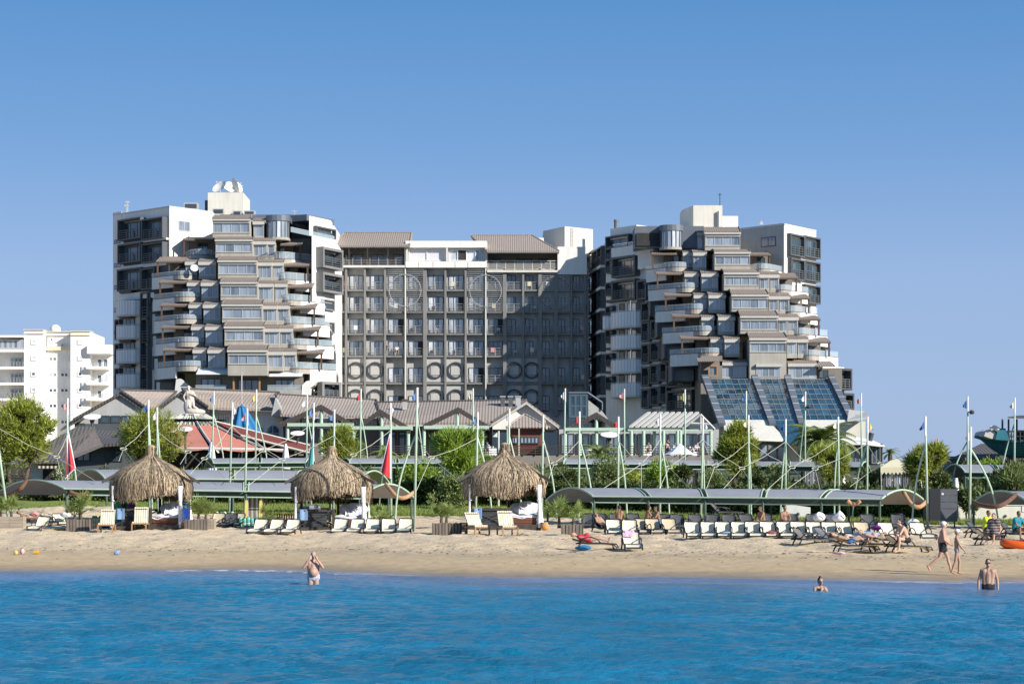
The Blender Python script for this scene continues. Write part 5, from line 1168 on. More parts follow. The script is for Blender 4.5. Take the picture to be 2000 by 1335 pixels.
# disc lamps
def disc_lamp(px, py, D, foot, label, w=17, m='white'):
    T = thing('disc_lamp', label, 'lamp', (X(px, D), D, Z(foot, D)), 'disc lamps in the garden')
    c = P(px, py, D); r = w*D/K; mb = MB(); rot = Matrix.Rotation(R(20), 3, 'X')
    n = 24
    for (rr, zz) in ((r, 0), (r*.96, .07), (r*.3, .10)): pass
    vs = []; pr = [(0.02, -.05), (r*.5, -.03), (r, .0), (r, .05), (r*.5, .06), (.02, .07)]
    for (rr, zz) in pr:
        for k in range(n): vs.append(c+rot @ Vector((rr*math.cos(6.2832*k/n), rr*math.sin(6.2832*k/n), zz)))
    mb.add(vs, [(i*n+k, i*n+(k+1) % n, (i+1)*n+(k+1) % n, (i+1)*n+k) for i in range(len(pr)-1) for k in range(n)]); mb.build('reflector_disc', M[m], T)
    mb = MB(); mb.tube([Vector((c.x, D, Z(foot, D))), Vector((c.x, D, c.z-.55))], .10, 6); mb.build('pole', M['dark'], T)
    mb = MB(); mb.lathe([(.16, -.6), (.22, -.35), (.30, -.15), (.06, -.1)], c, 10); mb.build('lamp_head', M['dark'], T)
disc_lamp(180, 814, 200, 915, 'tall disc lamp on a dark post in front of the grey gabled house')
disc_lamp(1190, 849, 203, 889, 'disc lamp with a dark head on the terrace by the front pergola', 17)
disc_lamp(581, 846, 203, 889, 'tilted disc lamp left of the tamarisk behind the middle cabana', 14)
disc_lamp(362, 838, 192, 905, 'disc lamp beside the tamarisk in front of the salmon tent', 14)

# ---------------------------------------------------------------- boat playground, far right
BT = thing('play_boat', 'teal wooden ship with white bow rail and dark sunshade raised on a mound', 'boat', (X(1975, 185), 185, 6))
D = 185
def hull(u, v):      # u along from bow, v from keel to gunwale
    x = 1918+u*190; w = (1-(1-u)**3)*2.6 if u < .5 else 2.6*(1-.3*(u-.5)); yk = 893-(1-min(1, u*2.4))**2.2*40; yt = 851+10*min(1, u*3)-6*max(0, u-.6)
    y = yk+(yt-yk)*v; p = P(x-(1-v)*(-8)*(1-u), y, D); ang = v*1.35; return p+Vector((0, -w*math.sin(ang)+2.6, 0))
def hull2(u, v): p = Vector(hull(u, v)); return Vector((p.x, 2*(D+2.6)-p.y, p.z))
mb = MB(); mb.grid(hull, 20, 8); mb.grid(lambda u, v: hull2(1-u, v), 20, 8); mb.build('hull', M['teal_hull'], BT, True)
for v in (.2, .36, .52, .68, .84, 1.0): mb = MB(); mb.tube([Vector(hull(u/20, v))+Vector((0, -.05, 0)) for u in range(21)], .06 if v < 1 else .14, 5); mb.build('strake', M['teal_hull'], BT)
mb = MB(); mb.grid(lambda u, v: Vector(hull(u, .9)).lerp(Vector(hull2(u, .9)), v), 20, 2); mb.build('deck', M['wood'], BT)
mb = MB(); mb.slab([P(x, y, D+.3) for x, y in ((1922, 851), (1926, 841), (1934, 838), (1943, 843), (1950, 858), (1936, 856))][::-1], (0, 4.2, 0)); mb.build('bow_bulwark', M['gutter'], BT)
mb = MB(); mb.tube([P(x, y, D+.2) for x, y in ((1934, 836), (1942, 834), (1950, 839))], .22, 6); mb.tube([P(1920, 850, D+2), P(1925, 840, D+2)], .25, 6); mb.build('bow_rail', M['white'], BT)
mb = MB(); mb.slab([P(x, y, D+.1) for x, y in ((1944, 858), (1950, 836), (1964, 836), (1972, 860))][::-1], (0, 4.6, 0)); mb.build('foredeck_cabin', M['teal_hull'], BT)
for k in range(12):
    x = 1968+k*8; mb = MB(); mb.tube([P(x, 864, D+.2), P(x, 842, D+.2)], .06, 4); mb.build('rail_post', M['dark'], BT)
mb = MB(); mb.tube([P(1966, 842, D+.2), P(2070, 842, D+.2)], .07, 4); mb.tube([P(1966, 852, D+.2), P(2070, 852, D+.2)], .05, 4); mb.build('deck_rail', M['dark'], BT)
for k, x in enumerate((1958, 1970, 1986, 2010, 2050)): mb = MB(); mb.tube([P(x, 858, D+1), P(x, 818, D+1)], .09, 5); mb.build('shade_post', M['dark'], BT)
mb = MB(); mb.slab([P(1968, 816, D-1), P(2090, 820, D-1), P(2090, 812, D+5), P(1990, 813, D+5)], (0, 0, .1)); mb.build('sunshade', M['charcoal'], BT)
for x in (1990, 2005, 2025): mb = MB(); mb.lathe([(.45, 0), (.5, .4), (.45, .9)], P(x, 860, D+1.5), 10); mb.build('barrel', M['wood_dark'], BT)
mb = MB()
for x in (1940, 1985, 2030): mb.box(X(x, D), X(x+6, D), D+1.8, D+3.4, 4.5, Z(886, D))
mb.build('cradle', M['wood_dark'], BT, kind='stuff')
HR = thing('garden_building', 'low brown building with a grey roof below the teal ship', 'building', (X(1905, 190), 196, 5))
mb = MB(); mb.box(X(1862, 193), X(2080, 193), 194, 202, 4, Z(890, 193)); mb.build('wall', M['brownwall'], HR)
mb = MB(); mb.slab([P(1855, 900, 192), P(2090, 896, 192), P(2060, 866, 199), P(1916, 870, 199)], (0, 0, .2)); mb.build('roof', M['tile_dark'], HR)
H6 = thing('garden_building', 'small pale house beside the foot of the right stepped tower', 'building', (X(1690, 250), 254, 6))
mb = MB(); mb.box(X(1655, 250), X(1693, 250), 251, 258, 5.5, Z(822, 250)); mb.build('wall', M['beige_light'], H6)
mb = MB(); mb.slab([P(1655, 823, 249), P(1696, 817, 249), P(1690, 806, 255), P(1658, 803, 255)], (0, 0, .2)); mb.build('roof', M['gutter'], H6)
H7 = thing('garden_building', 'dark glazed beach bar with a slanted roof right of the sloping atrium', 'building', (X(1700, 215), 217, 5))
mb = MB(); mb.box(X(1640, 215), X(1722, 215), 215.5, 221, 4.5, Z(868, 215)); mb.build('wall', M['darkgrey'], H7)
F = Face(1640, 215.45, 1722, 215.45)
for k in range(4): F.window(H7, 1642+k*20, 1660+k*20, 870, 905, 2, 0, M['midgrey'], M['pane_dark'], .12, .1)
mb = MB(); mb.slab([P(1638, 862, 214), P(1728, 873, 214), P(1700, 861, 222), P(1660, 855, 222)], (0, 0, .2)); mb.build('roof', M['white'], H7)
mb = MB(); mb.tube([P(1722, 905, 214.5), P(1722, 866, 214.5)], .12, 6); mb.tube([P(1698, 860, 215), P(1702, 845, 215)], .3, 6); mb.build('vent_pipe', M['dark'], H7)

# curtained garden cabins
def cabin(label, x0, x1, ye, yr, D, foot, val=True, m='cream'):
    T = thing('garden_cabin', label, 'cabin', (X((x0+x1)/2, D), D+1.5, Z(foot, D)), 'curtained cabins behind the hedge')
    xa, xb = X(x0, D), X(x1, D); zb = Z(foot, D); ze = Z(ye, D); zr_ = Z(yr, D); xm = (xa+xb)/2; w = xb-xa
    mb = MB(); e = [(xa-.3, D-.3, ze), (xb+.3, D-.3, ze), (xb+.3, D+w, ze), (xa-.3, D+w, ze)]; r = (xm, D+w/2, zr_)
    mb.add(e+[r], [(0, 1, 4), (1, 2, 4), (2, 3, 4), (3, 0, 4), (3, 2, 1, 0)]); mb.build('canvas_roof', M['f_cream'], T)
    if val:
        mb = MB(); n = 9
        for k in range(n):
            a, b = xa-.3+(w+.6)*k/n, xa-.3+(w+.6)*(k+1)/n; mb.slab([(a, D-.33, ze), (a, D-.33, ze-.35), ((a+b)/2, D-.33, ze-.55), (b, D-.33, ze-.35), (b, D-.33, ze)], (0, .03, 0))
        mb.build('valance', M['f_cream'], T)
    for xx, yy in ((xa, D), (xb, D), (xa, D+w-.3), (xb, D+w-.3)): mb = MB(); mb.box(xx-.08, xx+.08, yy, yy+.16, zb-.5, ze-.01); mb.build('post', M['wood_dark'], T)
    for (a, b) in ((xa+.1, xa+w*.28), (xa+w*.36, xa+w*.64), (xa+w*.70, xb-.1)):
        mb = MB(); mb.grid(lambda u, v: (a+(b-a)*u, D+.05+.1*math.sin(u*22), zb+(ze-.1-zb)*v), 22, 2); mb.grid(lambda u, v: (b-(b-a)*u, D+.07+.1*math.sin((1-u)*22), zb+(ze-.1-zb)*v), 22, 2); mb.build('curtain', M['curtain' if a < xa+w*.5 else 'curtain_dk'], T, True)
cabin('cream canvas cabin with scalloped valance and pale curtains by the round tree', 1726, 1778, 912, 893, 158, 962)
cabin('white curtained cabin behind the hedge left of the round tamarisk tree', 1336, 1362, 912, 900, 172, 962, False)
cabin('white curtained cabin behind the hedge at the palm tree', 1570, 1602, 912, 900, 166, 962, False)
for x, y0, y1, D, lb in ((413, 862, 925, 170, 'closed white parasol in front of the salmon tent'), (558, 866, 915, 178, 'closed white parasol left of the teal sail'), (1795, 925, 962, 152, 'closed white parasol right of the cream canvas cabin'), (1867, 927, 965, 150, 'closed white parasol behind the dark grey panel'), (1288, 932, 962, 166, 'small closed white parasol among the bushes behind the long canopy'), (1647, 925, 960, 160, 'closed white parasol by the bushes at the right')):
    T = thing('closed_parasol', lb, 'parasol', (X(x, D), D, gz(X(x, D), D)), 'closed white parasols in the garden'); c = P(x, y1, D); h = (y1-y0)*D/K; r = (y1-y0)*.135*D/K
    mb = MB(); mb.grid(lambda u, v: (c.x+(r*(1-v)**.6+.05)*(1+.18*math.sin(u*6.2832*6))*math.cos(6.2832*u), c.y+(r*(1-v)**.6+.05)*math.sin(6.2832*u), c.z+h*v), 36, 8); mb.build('folded_canopy', M['sheet'], T, True)
    mb = MB(); mb.tube([Vector((c.x, D, gz(c.x, D)-.2)), Vector((c.x, D, c.z+h+.12))], .05, 6); mb.build('pole', M['wood'], T)
for x, D, lb in ((1328, 195, 'open white parasol top just above the back canopy'), (1618, 190, 'pointed white tent top right of the palm tree')):
    T = thing('open_parasol', lb, 'parasol', (X(x, D), D, gz(X(x, D), D))); c = P(x, 882, D); mb = MB(); mb.lathe([(1.5, -.25), (1.0, 0), (.05, .75)], c, 8); mb.build('canopy', M['sheet'], T); mb = MB(); mb.tube([Vector((c.x, D, gz(c.x, D))), c+Vector((0, 0, .6))], .05, 6); mb.build('pole', M['wood'], T)

# ================================================================ CANOPIES (barrel vaults of grey cloth on green tubes)
def vault(label, f0, f1, b0, b1, Dl, Dr, yl, yr, rise=1.0, wid=4.6, seg=5, post=True, front_only=False, drop=.25, beam=True):
    mid = (P(f0, yl, Dl)+P(f1, yr, Dr))/2
    T = thing('vault_canopy', label, 'canopy', (mid.x, mid.y+wid/2, gz(mid.x, mid.y+wid/2)), 'grey vaulted canopies along the beach')
    A, B = P(f0, yl, Dl), P(f1, yr, Dr); C = Vector((X(b0, Dl+wid), Dl+wid, A.z-drop)); E = Vector((X(b1, Dr+wid), Dr+wid, B.z-drop))
    def sp_(u, v): p = A.lerp(B, u).lerp(C.lerp(E, u), v); return p+Vector((0, 0, rise*4*v*(1-v)*(1+.04*math.sin(u*seg*math.pi)**2)))
    g = .13/max(1, (B-A).length)
    for k in range(seg):
        u0, u1 = k/seg+(g if k else 0), (k+1)/seg-(g if k < seg-1 else 0); mb = MB()
        mb.grid(lambda u, v: sp_(u0+(u1-u0)*u, v), 6, 12); mb.grid(lambda u, v: sp_(u1-(u1-u0)*u, v)+Vector((0, 0, -.05)), 6, 12)
        mb.build('cloth_panel', M['cloth_grey'], T, True)
    for k in range(seg+1):
        for du in ((-g, g) if 0 < k < seg else (0,)):
            mb = MB(); mb.tube([sp_(min(1, max(0, k/seg+du)), j/12)+Vector((0, 0, .02)) for j in range(13)], .036 if 0 < k < seg else .055, 6); mb.build('arch_tube', M['green'], T)
    mb = MB(); mb.tube([A, B], .045, 6); o = mb.build('edge_tube', M['green'], T); mb = MB(); mb.tube([C, E], .045, 6); mb.build('edge_tube', M['green'], T)
    if beam:
        mb = MB(); mb.tube([A+Vector((-.1, .2, -.33)), B+Vector((.1, .2, -.33))], .04, 6); mb.build('tie_beam', M['green'], T)
        mb = MB(); mb.box(0, 0, 0, 0, 0, 0) if False else mb.slab([A+Vector((0, .25, -.06)), B+Vector((0, .25, -.06)), B+Vector((0, .25, -.26)), A+Vector((0, .25, -.26))], (0, .05, 0)); mb.build('shade_strip', M['green_dk'], T)  # dark strip standing for the shaded gap under the front edge
    if post:
        for k in range(seg+1):
            for q0, q1 in ((A, B), (C, E)):
                p = q0.lerp(q1, min(.995, max(.005, k/seg)))+Vector((0, .15 if q0 is A else -.15, -.1)); mb = MB(); mb.tube([Vector((p.x, p.y, gz(p.x, p.y)-.2)), p], .07, 6); mb.build('post', M['green_dk'], T)
    return T, sp_
def bow(T, pts, m='rope'):
    mb = MB(); pts = [Vector(p) for p in pts]; sm = []
    for i in range(len(pts)-1):
        for j in range(4):
            t = j/4; p0, p1, p2, p3 = pts[max(i-1, 0)], pts[i], pts[i+1], pts[min(i+2, len(pts)-1)]
            sm.append(.5*((2*p1)+(-p0+p2)*t+(2*p0-5*p1+4*p2-p3)*t*t+(-p0+3*p1-3*p2+p3)*t**3))
    mb.tube(sm+[pts[-1]], .12, 7); mb.build('rope_bow', M[m], T, True)
V1, _ = vault('long grey vaulted canopy behind the left and middle thatched cabanas', 126, 716, -6, 808, 121, 121, 954, 962, .62, 4.8, 5)
bow(V1, [P(-14, 964, 126), P(0, 966, 124), P(25, 964, 122.5), P(42, 952, 121.5), P(52, 937, 123)], 'rope_dk'); bow(V1, [P(753, 944, 123), P(763, 957, 121.5), P(777, 970, 121), P(792, 971, 121), P(808, 961, 121.5)])
bow(V1, [P(136, 959, 121), P(150, 965, 121), P(165, 964, 121), P(172, 958, 121)], 'rope_dk')
V2, _ = vault('grey vaulted canopy rising behind the long left canopy', 205, 704, 142, 762, 136, 136, 934, 937, .72, 4.6, 4)
V3, _ = vault('far grey vaulted canopy below the salmon tent', 417, 597, 400, 618, 158, 158, 904, 903, .5, 4, 2); V4, _ = vault('far grey vaulted canopy between the red sail and the bushy tamarisk', 684, 868, 662, 880, 160, 160, 904, 904, .5, 4, 2)
V5, _ = vault('long grey vaulted canopy above the right row of cream loungers', 1158, 1722, 1066, 1811, 119, 114, 969, 974, .60, 4.6, 5)
bow(V5, [P(1765, 961, 116.5), P(1773, 975, 115), P(1784, 987, 114.5), P(1797, 989, 114.5), P(1808, 980, 115)])
bow(V5, [P(1655, 977, 114), P(1663, 983, 114), P(1672, 983, 114), P(1680, 977, 114)])
V6, _ = vault('far grey vaulted canopy in front of the terrace by the brick pavilion', 1100, 1290, 1112, 1300, 160, 160, 905, 906, .5, 4, 2)
V7, _ = vault('far grey vaulted canopy below the slatted pergola', 1296, 1462, 1296, 1462, 163, 163, 907, 908, .5, 4, 2)
V8, _ = vault('far grey vaulted canopy in front of the cream atrium base', 1470, 1682, 1462, 1700, 161, 158, 910, 911, .5, 4, 3)
V9, _ = vault('grey vaulted canopy below the teal ship at the right edge', 1885, 2080, 1838, 2100, 138, 136, 922, 924, .65, 4.2, 3)
V10, _ = vault('low grey vaulted canopy in front of the cream wall at the right edge', 2010, 2300, 1898, 2360, 108, 106, 982, 984, .62, 4.4, 3, drop=.03)
bow(V10, [P(1898, 979, 111), P(1915, 986, 109), P(1940, 989, 108), P(1962, 983, 108), P(1985, 965, 109)], 'rope_dk')

# ================================================================ MASTS
FLAG = dict(w='f_white', b='f_blue', n='f_navy', y='f_yellow', c='f_cream', p='f_pink', r='f_red')
CN = dict(w='white', b='pale blue', n='dark blue', y='yellow', c='cream', p='pink', r='red')
JOINT = {}
def mast(label, px, pt_, pb, D, flag, joint=None, leg=None, legbow=0.0, group='front', fside=-1, leg2=None, lamp=None):
    x0, x1 = X(px, D), X(pb, D); zb = gz(x1, D)-.1; zt_ = Z(pt_, D)
    T = thing('flag_mast', label, 'mast', (x1, D, zb), f'pale green flag masts, {group} row')
    def at(py): z = Z(py, D); t = (z-zb)/(zt_-zb); return Vector((x1+(x0-x1)*t, D, z))
    mb = MB(); top = Vector((x0, D, zt_)); mb.tube([Vector((x1, D, zb)), at(pt_+60) if pt_+60 < 900 else at(pt_+40), top], [.068, .06, .042], 8); p = mb.build('pole', M['green'], T, True)
    mb = MB(); mb.tube([top+Vector((0, 0, -.9)), top+Vector((0, 0, .12))], .056, 7); mb.build('pole_sleeve', M['white'], p)
    for lg in (leg, leg2):
        if lg is None: continue
        jy, lx, bow_ = lg; a = at(jy)+Vector((0, .1, 0)); e = Vector((X(lx, D+.6), D+.6, gz(X(lx, D+.6), D+.6)-.1)); pts = []
        for k in range(9): t = k/8; pts.append(a.lerp(e, t)+Vector(((.3*bow_)*math.sin(math.pi*t), 0, .1*abs(bow_)*math.sin(math.pi*t))))
        mb = MB(); mb.tube(pts, [.05]*8+[.055], 7); mb.build('leg', M['green'], T, True)
    if joint: JOINT[px] = at(joint)
    if flag:
        s = D/K; h = random.uniform(13, 17)*s; w = random.uniform(5.5, 8.5)*s; z0_ = top.z-.15; ph = random.random()*6; lean = random.uniform(.45, 1.0)
        def fl(u, v): return Vector((top.x+fside*(.09+w*u*(1-.15*v)), top.y-.05+.12*math.sin(u*5+ph)*u, z0_-h*(.0+v*(1-u*.75))-h*lean*u))
        mb = MB(); mb.grid(fl, 6, 5); mb.grid(lambda u, v: fl(1-u, v)+Vector((0, .012, 0)), 6, 5); mb.build('pennant', M[FLAG[flag]], T, True)
    if lamp:
        q = at(lamp); mb = MB(); mb.lathe([(.12, -.15), (.18, 0), (.1, .12)], q+Vector((.25, -.1, 0)), 8); mb.tube([q, q+Vector((.25, -.1, 0))], .04, 5); mb.build('spotlight', M['dark'], T)
FD = 127
FM = [(-6, 850, 19, None, None, None), (132, 781, 131, 'p', (840, 155, .4), 848), (290, 785, 292, 'n', (830, 297, .2), 828), (307, 799, 308, 'w', (838, 316, .2), 842),
      (454, 789, 447, 'w', None, 832), (483, 801, 477, 'p', None, 846), (613, 790, 606, 'b', None, 838), (653, 803, 651, 'b', (848, 645, -.1), 850), (763, 790, 764, 'w', (838, 738, -.3), 840),
      (815, 761, 809, 'b', (846, 771, -1.0), 848), (933, 808, 929, 'b', (852, 962, .5), 855), (995, 801, 992, 'w', (850, 1020, .5), 852), (1061, 813, 1058, 'c', (856, 1088, .5), 860),
      (1132, 807, 1130, 'r', (856, 1161, .5), 860), (1208, 817, 1207, 'r', (858, 1225, .4), 860), (1289.5, 812, 1289, 'w', (855, 1308, .4), 858), (1373, 819, 1369, 'w', (848, 1376, .1), 858),
      (1462, 814, 1463, 'c', (860, 1467, .2), 862), (1534.6, 822, 1534, 'n', (862, 1524, -.2), 862), (1637, 817, 1639, 'w', (858, 1630, -.3), 858), (1694.6, 817, 1693, 'y', (864, 1664, -.5), 866),
      (1807.5, 817, 1812, 'n', (866, 1781, -.5), 866), (1896, 838, 1894, 'w', (874, 1952, 1.0), 872)]
where = ['at the left edge', 'carrying the dark red sail at the left', 'just left of the left cabana tip', 'just right of the left cabana tip', 'in front of the blue closed parasol', 'right of the blue closed parasol', 'carrying the teal sail', 'behind the middle cabana tip', 'carrying the bright red sail',
         'standing on open sand right of the middle cabana', 'right of the bushy tamarisk tree', 'behind the right cabana tip', 'in front of the brick pavilion', 'left of the terrace disc lamp', 'right of the terrace disc lamp', 'in front of the slatted pergola', 'left of the round tamarisk tree',
         'in front of the round tamarisk tree', 'left of the palm tree', 'right of the palm tree', 'near the right end of the long right canopy', 'in front of the round tree at the right', 'left of the teal ship']
for i, (px, pt_, pb, fl, lg, j) in enumerate(FM):
    nm = f'green front mast with {CN[fl]} pennant, ' if fl else 'curved green front mast without pennant, '
    D = FD if i not in (21, 22, 0, 9) else (113 if i == 21 else 110 if i == 22 else 116 if i == 0 else 108)
    mast(nm+where[i], px, pt_, pb, D, fl, j, lg, fside=-1 if i % 4 else 1)
BM = [(418, 767, 412, 'b', (809, 441, .8)), (501, 763, 498, 'y', (812, 526, .8)), (600, 773, 598, 'w', (812, 617, .5)), (705, 762, 703, 'r', (808, 721, .5)), (813.5, 764, 812, 'b', (806, 828, .5)), (924, 761, 925, 'c', None), (1104, 761, 1101, 'w', None),
      (1219.5, 762, 1219.5, 'p', None), (1338, 763, 1338, 'y', None), (1457.6, 766, 1457, 'b', None), (1573, 767, 1572, 'w', (804, 1559, -.3)), (1682, 770, 1683, 'p', None), (1890, 777, 1890, 'n', (862, 1860, -1.0)), (1982, 780, 1981, 'c', (828, 1951, -.6))]
wb = ['before the salmon tent', 'by the white arched wall', 'left of the middle cabana', 'before the round hotel windows', 'beside the tall front mast', 'left of the white gable', 'beside the glass stair house', 'left of the slatted pergola', 'right of the slatted pergola', 'in front of the sloping atrium', 'at the palm tree', 'right of the sloping atrium', 'left of the teal ship', 'before the teal ship']
for i, (px, pt_, pb, fl, lg) in enumerate(BM): mast(f'tall back mast with {CN[fl]} pennant, '+wb[i], px, pt_, pb, 166 if i < 12 else 140, fl, None, lg, group='back', fside=-1, lamp=(px > 1300 and i in (8, 10, 12) and pt_+27 or None))
T = thing('flag_mast', 'short thin white mast with a white pennant above the right cabana', 'mast', (X(974, 150), 150, 2.2)); mb = MB(); a = P(974, 841, 150); mb.tube([Vector((a.x, 150, 2)), a], .06, 6); mb.build('pole', M['white'], T)
mb = MB(); mb.slab([a, a+Vector((0, 0, -.45)), a+Vector((-.42, 0, -.40))], (0, .02, 0)); mb.build('pennant', M['f_white'], T)
T = thing('flag_mast', 'thin distant mast with a faded pink flag right of the round tree', 'mast', (X(1832, 190), 190, 5)); mb = MB(); a = P(1832, 855, 190); mb.tube([Vector((a.x, 190, 4)), a], .04, 6); mb.build('pole', M['white'], T)
mb = MB(); mb.slab([a, a+Vector((0, 0, -.55)), a+Vector((-.25, 0, -.45)), a+Vector((-.22, 0, -.05))], (0, .02, 0)); mb.build('pennant', M['f_pink'], T)
def sail(label, pts, D, m, masts=True):
    T = thing('sail', label, 'sail', P(*pts[1], D), 'triangular sails on the masts'); a, b, c = [P(x, y, D) for x, y in pts]
    mb = MB(); mb.grid(lambda u, v: a.lerp(b.lerp(c, u), v)+Vector((0, -.25*math.sin(math.pi*u)*v, 0)), 6, 8); mb.grid(lambda u, v: a.lerp(c.lerp(b, u), v)+Vector((0, .02-.25*math.sin(math.pi*u)*v, 0)), 6, 8); mb.build('sailcloth', M[m], T, True)
    mb = MB(); mb.tube([a, b], .035, 5); mb.tube([b, c], .03, 5); mb.tube([a, c], .035, 5); mb.build('bolt_rope', M['sheet'], T)
sail('dark red triangular sail at the left beside the left cabana', [(133, 846), (134, 926), (147, 914)], FD-.25, 'red'); sail('narrow red strip of sail left of the dark red sail', [(131, 850), (127, 934), (131.5, 930)], FD-.25, 'maroon')
sail('teal triangular sail left of the middle cabana tip', [(612.5, 842), (601, 910), (611, 912)], FD-.25, 'teal'); sail('bright red triangular sail right of the middle cabana', [(761.5, 846), (744, 921), (762, 934)], FD-.25, 'red')
RINGS = [((111, 892), [-4, 132], [(126, 953), (190, 941)]), ((241, 876), [290], [(232, 900), (262, 903)]), ((367, 882), [307], [(352, 906), (395, 905)]), ((399, 895), [454], [(372, 925), (440, 934)]), ((512, 880), [454, 600.5], [(447, 936), (560, 905)]), ((551, 897), [483, 653], [(478, 953), (553, 936)]),
         ((690, 888), [653, 763], [(668, 930), (722, 930)]), ((842, 893), [815, 933], [(812, 960), (905, 945)]), ((1082, 905), [1061, 1132], [(1066, 952), (1120, 955)]), ((1252.6, 906), [1208, 1289.5], [(1252.6, 968), (1165, 962)]), ((1307, 912), [1289.5, 1373], [(1285, 960), (1362, 968)]), ((1396.5, 909), [1373, 1462], [(1376, 964), (1440, 966)]),
         ((1449, 914), [1373, 1534.6], [(1410, 957), (1485, 969)]), ((1547, 912), [1462, 1637], [(1484, 969), (1600, 970)]), ((1592, 915), [1534.6, 1694.6], [(1530, 960), (1605, 971)]), ((1720, 905), [1694.6, 1807.5], [(1660, 950), (1722, 972)])]
names_r = ['beside the dark red sail', 'left of the left cabana tip', 'right of the left cabana tip', 'before the salmon tent', 'by the white arched wall', 'left of the teal sail', 'left of the bright red sail', 'at the bushy tamarisk', 'right of the right cabana', 'below the slatted pergola', 'right of the slatted pergola', 'left of the round tamarisk', 'behind the round tamarisk trunk', 'below the palm tree', 'right of the palm tree', 'at the end of the long right canopy']
for (c, ups, dn), nm in zip(RINGS, names_r):
    cc = P(*c, 125.5); T = thing('cable_web', 'pale cables meeting in a small ring '+nm, 'cable web', cc, 'cable webs between the masts')
    mb = MB(); mb.ring(cc, 6*125/K, .028, 18, Matrix.Rotation(R(22), 3, 'X')); mb.build('ring', M['cord'], T)
    for uq in ups:
        j = JOINT.get(uq) or (P(uq, 835, FD)); d = (j-cc).normalized(); mb = MB(); m_ = (cc+j)/2+Vector((0, 0, -.12)); mb.tube([cc+d*.17, m_, j], .017, 4); mb.build('cable', M['cord'], T)
    for x, y in dn:
        e = P(x, y, 121.5); d = (e-cc).normalized(); mb = MB(); mb.tube([cc+d*.17, e], .017, 4); mb.build('cable', M['cord'], T)
# ================================================================ TREES, HEDGES, BUSHES
def leaf_mesh(name, p, d, l, w, m, parent, kind=None):
    """rhombic leaves: positions p, directions d, lengths l, half widths w"""
    n = len(p); d = d/np.linalg.norm(d, axis=1, keepdims=True); r = rng.normal(size=(n, 3)); s = np.cross(d, r); s /= np.linalg.norm(s, axis=1, keepdims=True)
    V = np.zeros((n*4, 3)); l = l[:, None]; w = w[:, None]
    V[0::4] = p; V[1::4] = p+d*l*.45+s*w; V[2::4] = p+d*l; V[3::4] = p+d*l*.45-s*w
    return mesh_np(name, V, np.arange(n*4).reshape(n, 4), m, parent=parent, kind=kind)
def crown_points(lobes, n, shell=.55):
    """points spread through a set of ellipsoid lobes (cx,cy,cz,rx,ry,rz), mostly near their surface"""
    L = np.array(lobes); vol = (L[:, 3]*L[:, 5])**1.0; pick = rng.choice(len(L), n, p=vol/vol.sum()); q = L[pick]
    v = rng.normal(size=(n, 3)); v /= np.linalg.norm(v, axis=1, keepdims=True); rad = (shell+(1-shell)*rng.random(n)**.5)*(1+.19*rng.normal(size=n))
    # clumps: thin out some directions so gaps open up
    p = q[:, :3]+v*q[:, 3:6]*rad[:, None]
    g = vnoise(p[:, 0]*1.3+p[:, 1]*.9, p[:, 2]*1.3+p[:, 1]*.5, 33); keep = g > -.42
    return p[keep], v[keep]
def tree(label, px, y0, y1, wpx, D, m='leaf_t', n=9000, cat='tree', name='tamarisk_tree', leaf=(.25, .62), lw=.03, up=.6, nl=16, group=None, trunks=2, lean=0.0, droop=0.0):
    cx, cz0, cz1 = X(px, D), Z(y1, D), Z(y0, D); w = wpx*D/K/2; g = gz(cx, D); T = thing(name, label, cat, (cx, D, g), group); lobes = []
    h = cz1-cz0; r2 = random.Random(int(px*7))
    for k in range(nl):
        a = r2.uniform(0, 6.28); rr = r2.uniform(.15, .80)*w; zz = cz0+h*r2.uniform(.16, .84); f = math.sin(math.pi*min(1, max(.16, (zz-cz0)/h)))**.5
        s = r2.uniform(.22, .42)*min(w, h*.7); lobes.append((cx+rr*f*math.cos(a), D+rr*f*math.sin(a)*.8, zz, s*1.05, s, s*.95))
    lobes.append((cx, D, cz0+h*.5, w*.55, w*.5, h*.36))
    p, v = crown_points(lobes, n); d = v*.8+rng.normal(size=v.shape)*.55; d[:, 2] += up-droop
    leaf_mesh('crown', p, d, rng.uniform(*leaf, len(p)), rng.uniform(.6, 1.3, len(p))*lw, M[m], T)
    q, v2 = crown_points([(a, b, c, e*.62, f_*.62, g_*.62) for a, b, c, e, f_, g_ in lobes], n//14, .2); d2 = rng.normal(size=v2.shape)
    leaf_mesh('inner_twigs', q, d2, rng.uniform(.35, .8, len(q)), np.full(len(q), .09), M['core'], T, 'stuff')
    mb = MB()
    for t in range(trunks):
        a = r2.uniform(0, 6.28); b0 = Vector((cx+lean*.3+.15*t, D, g-.3)); mid = Vector((cx+.3*w*math.cos(a)+lean*.1, D+.2*w*math.sin(a), cz0+h*.12)); mb.tube([b0, b0.lerp(mid, .5)+Vector((.15*math.cos(a+1), 0, 0)), mid], [.20, .16, .13], 8)
        for k in range(5):
            lb = lobes[r2.randrange(len(lobes))]; e = Vector(lb[:3]); mb.tube([mid, mid.lerp(e, .5)+Vector((r2.uniform(-.3, .3), r2.uniform(-.3, .3), .1)), e], [.10, .07, .03], 6)
    mb.build('trunk', M['bark'], T, True); return T
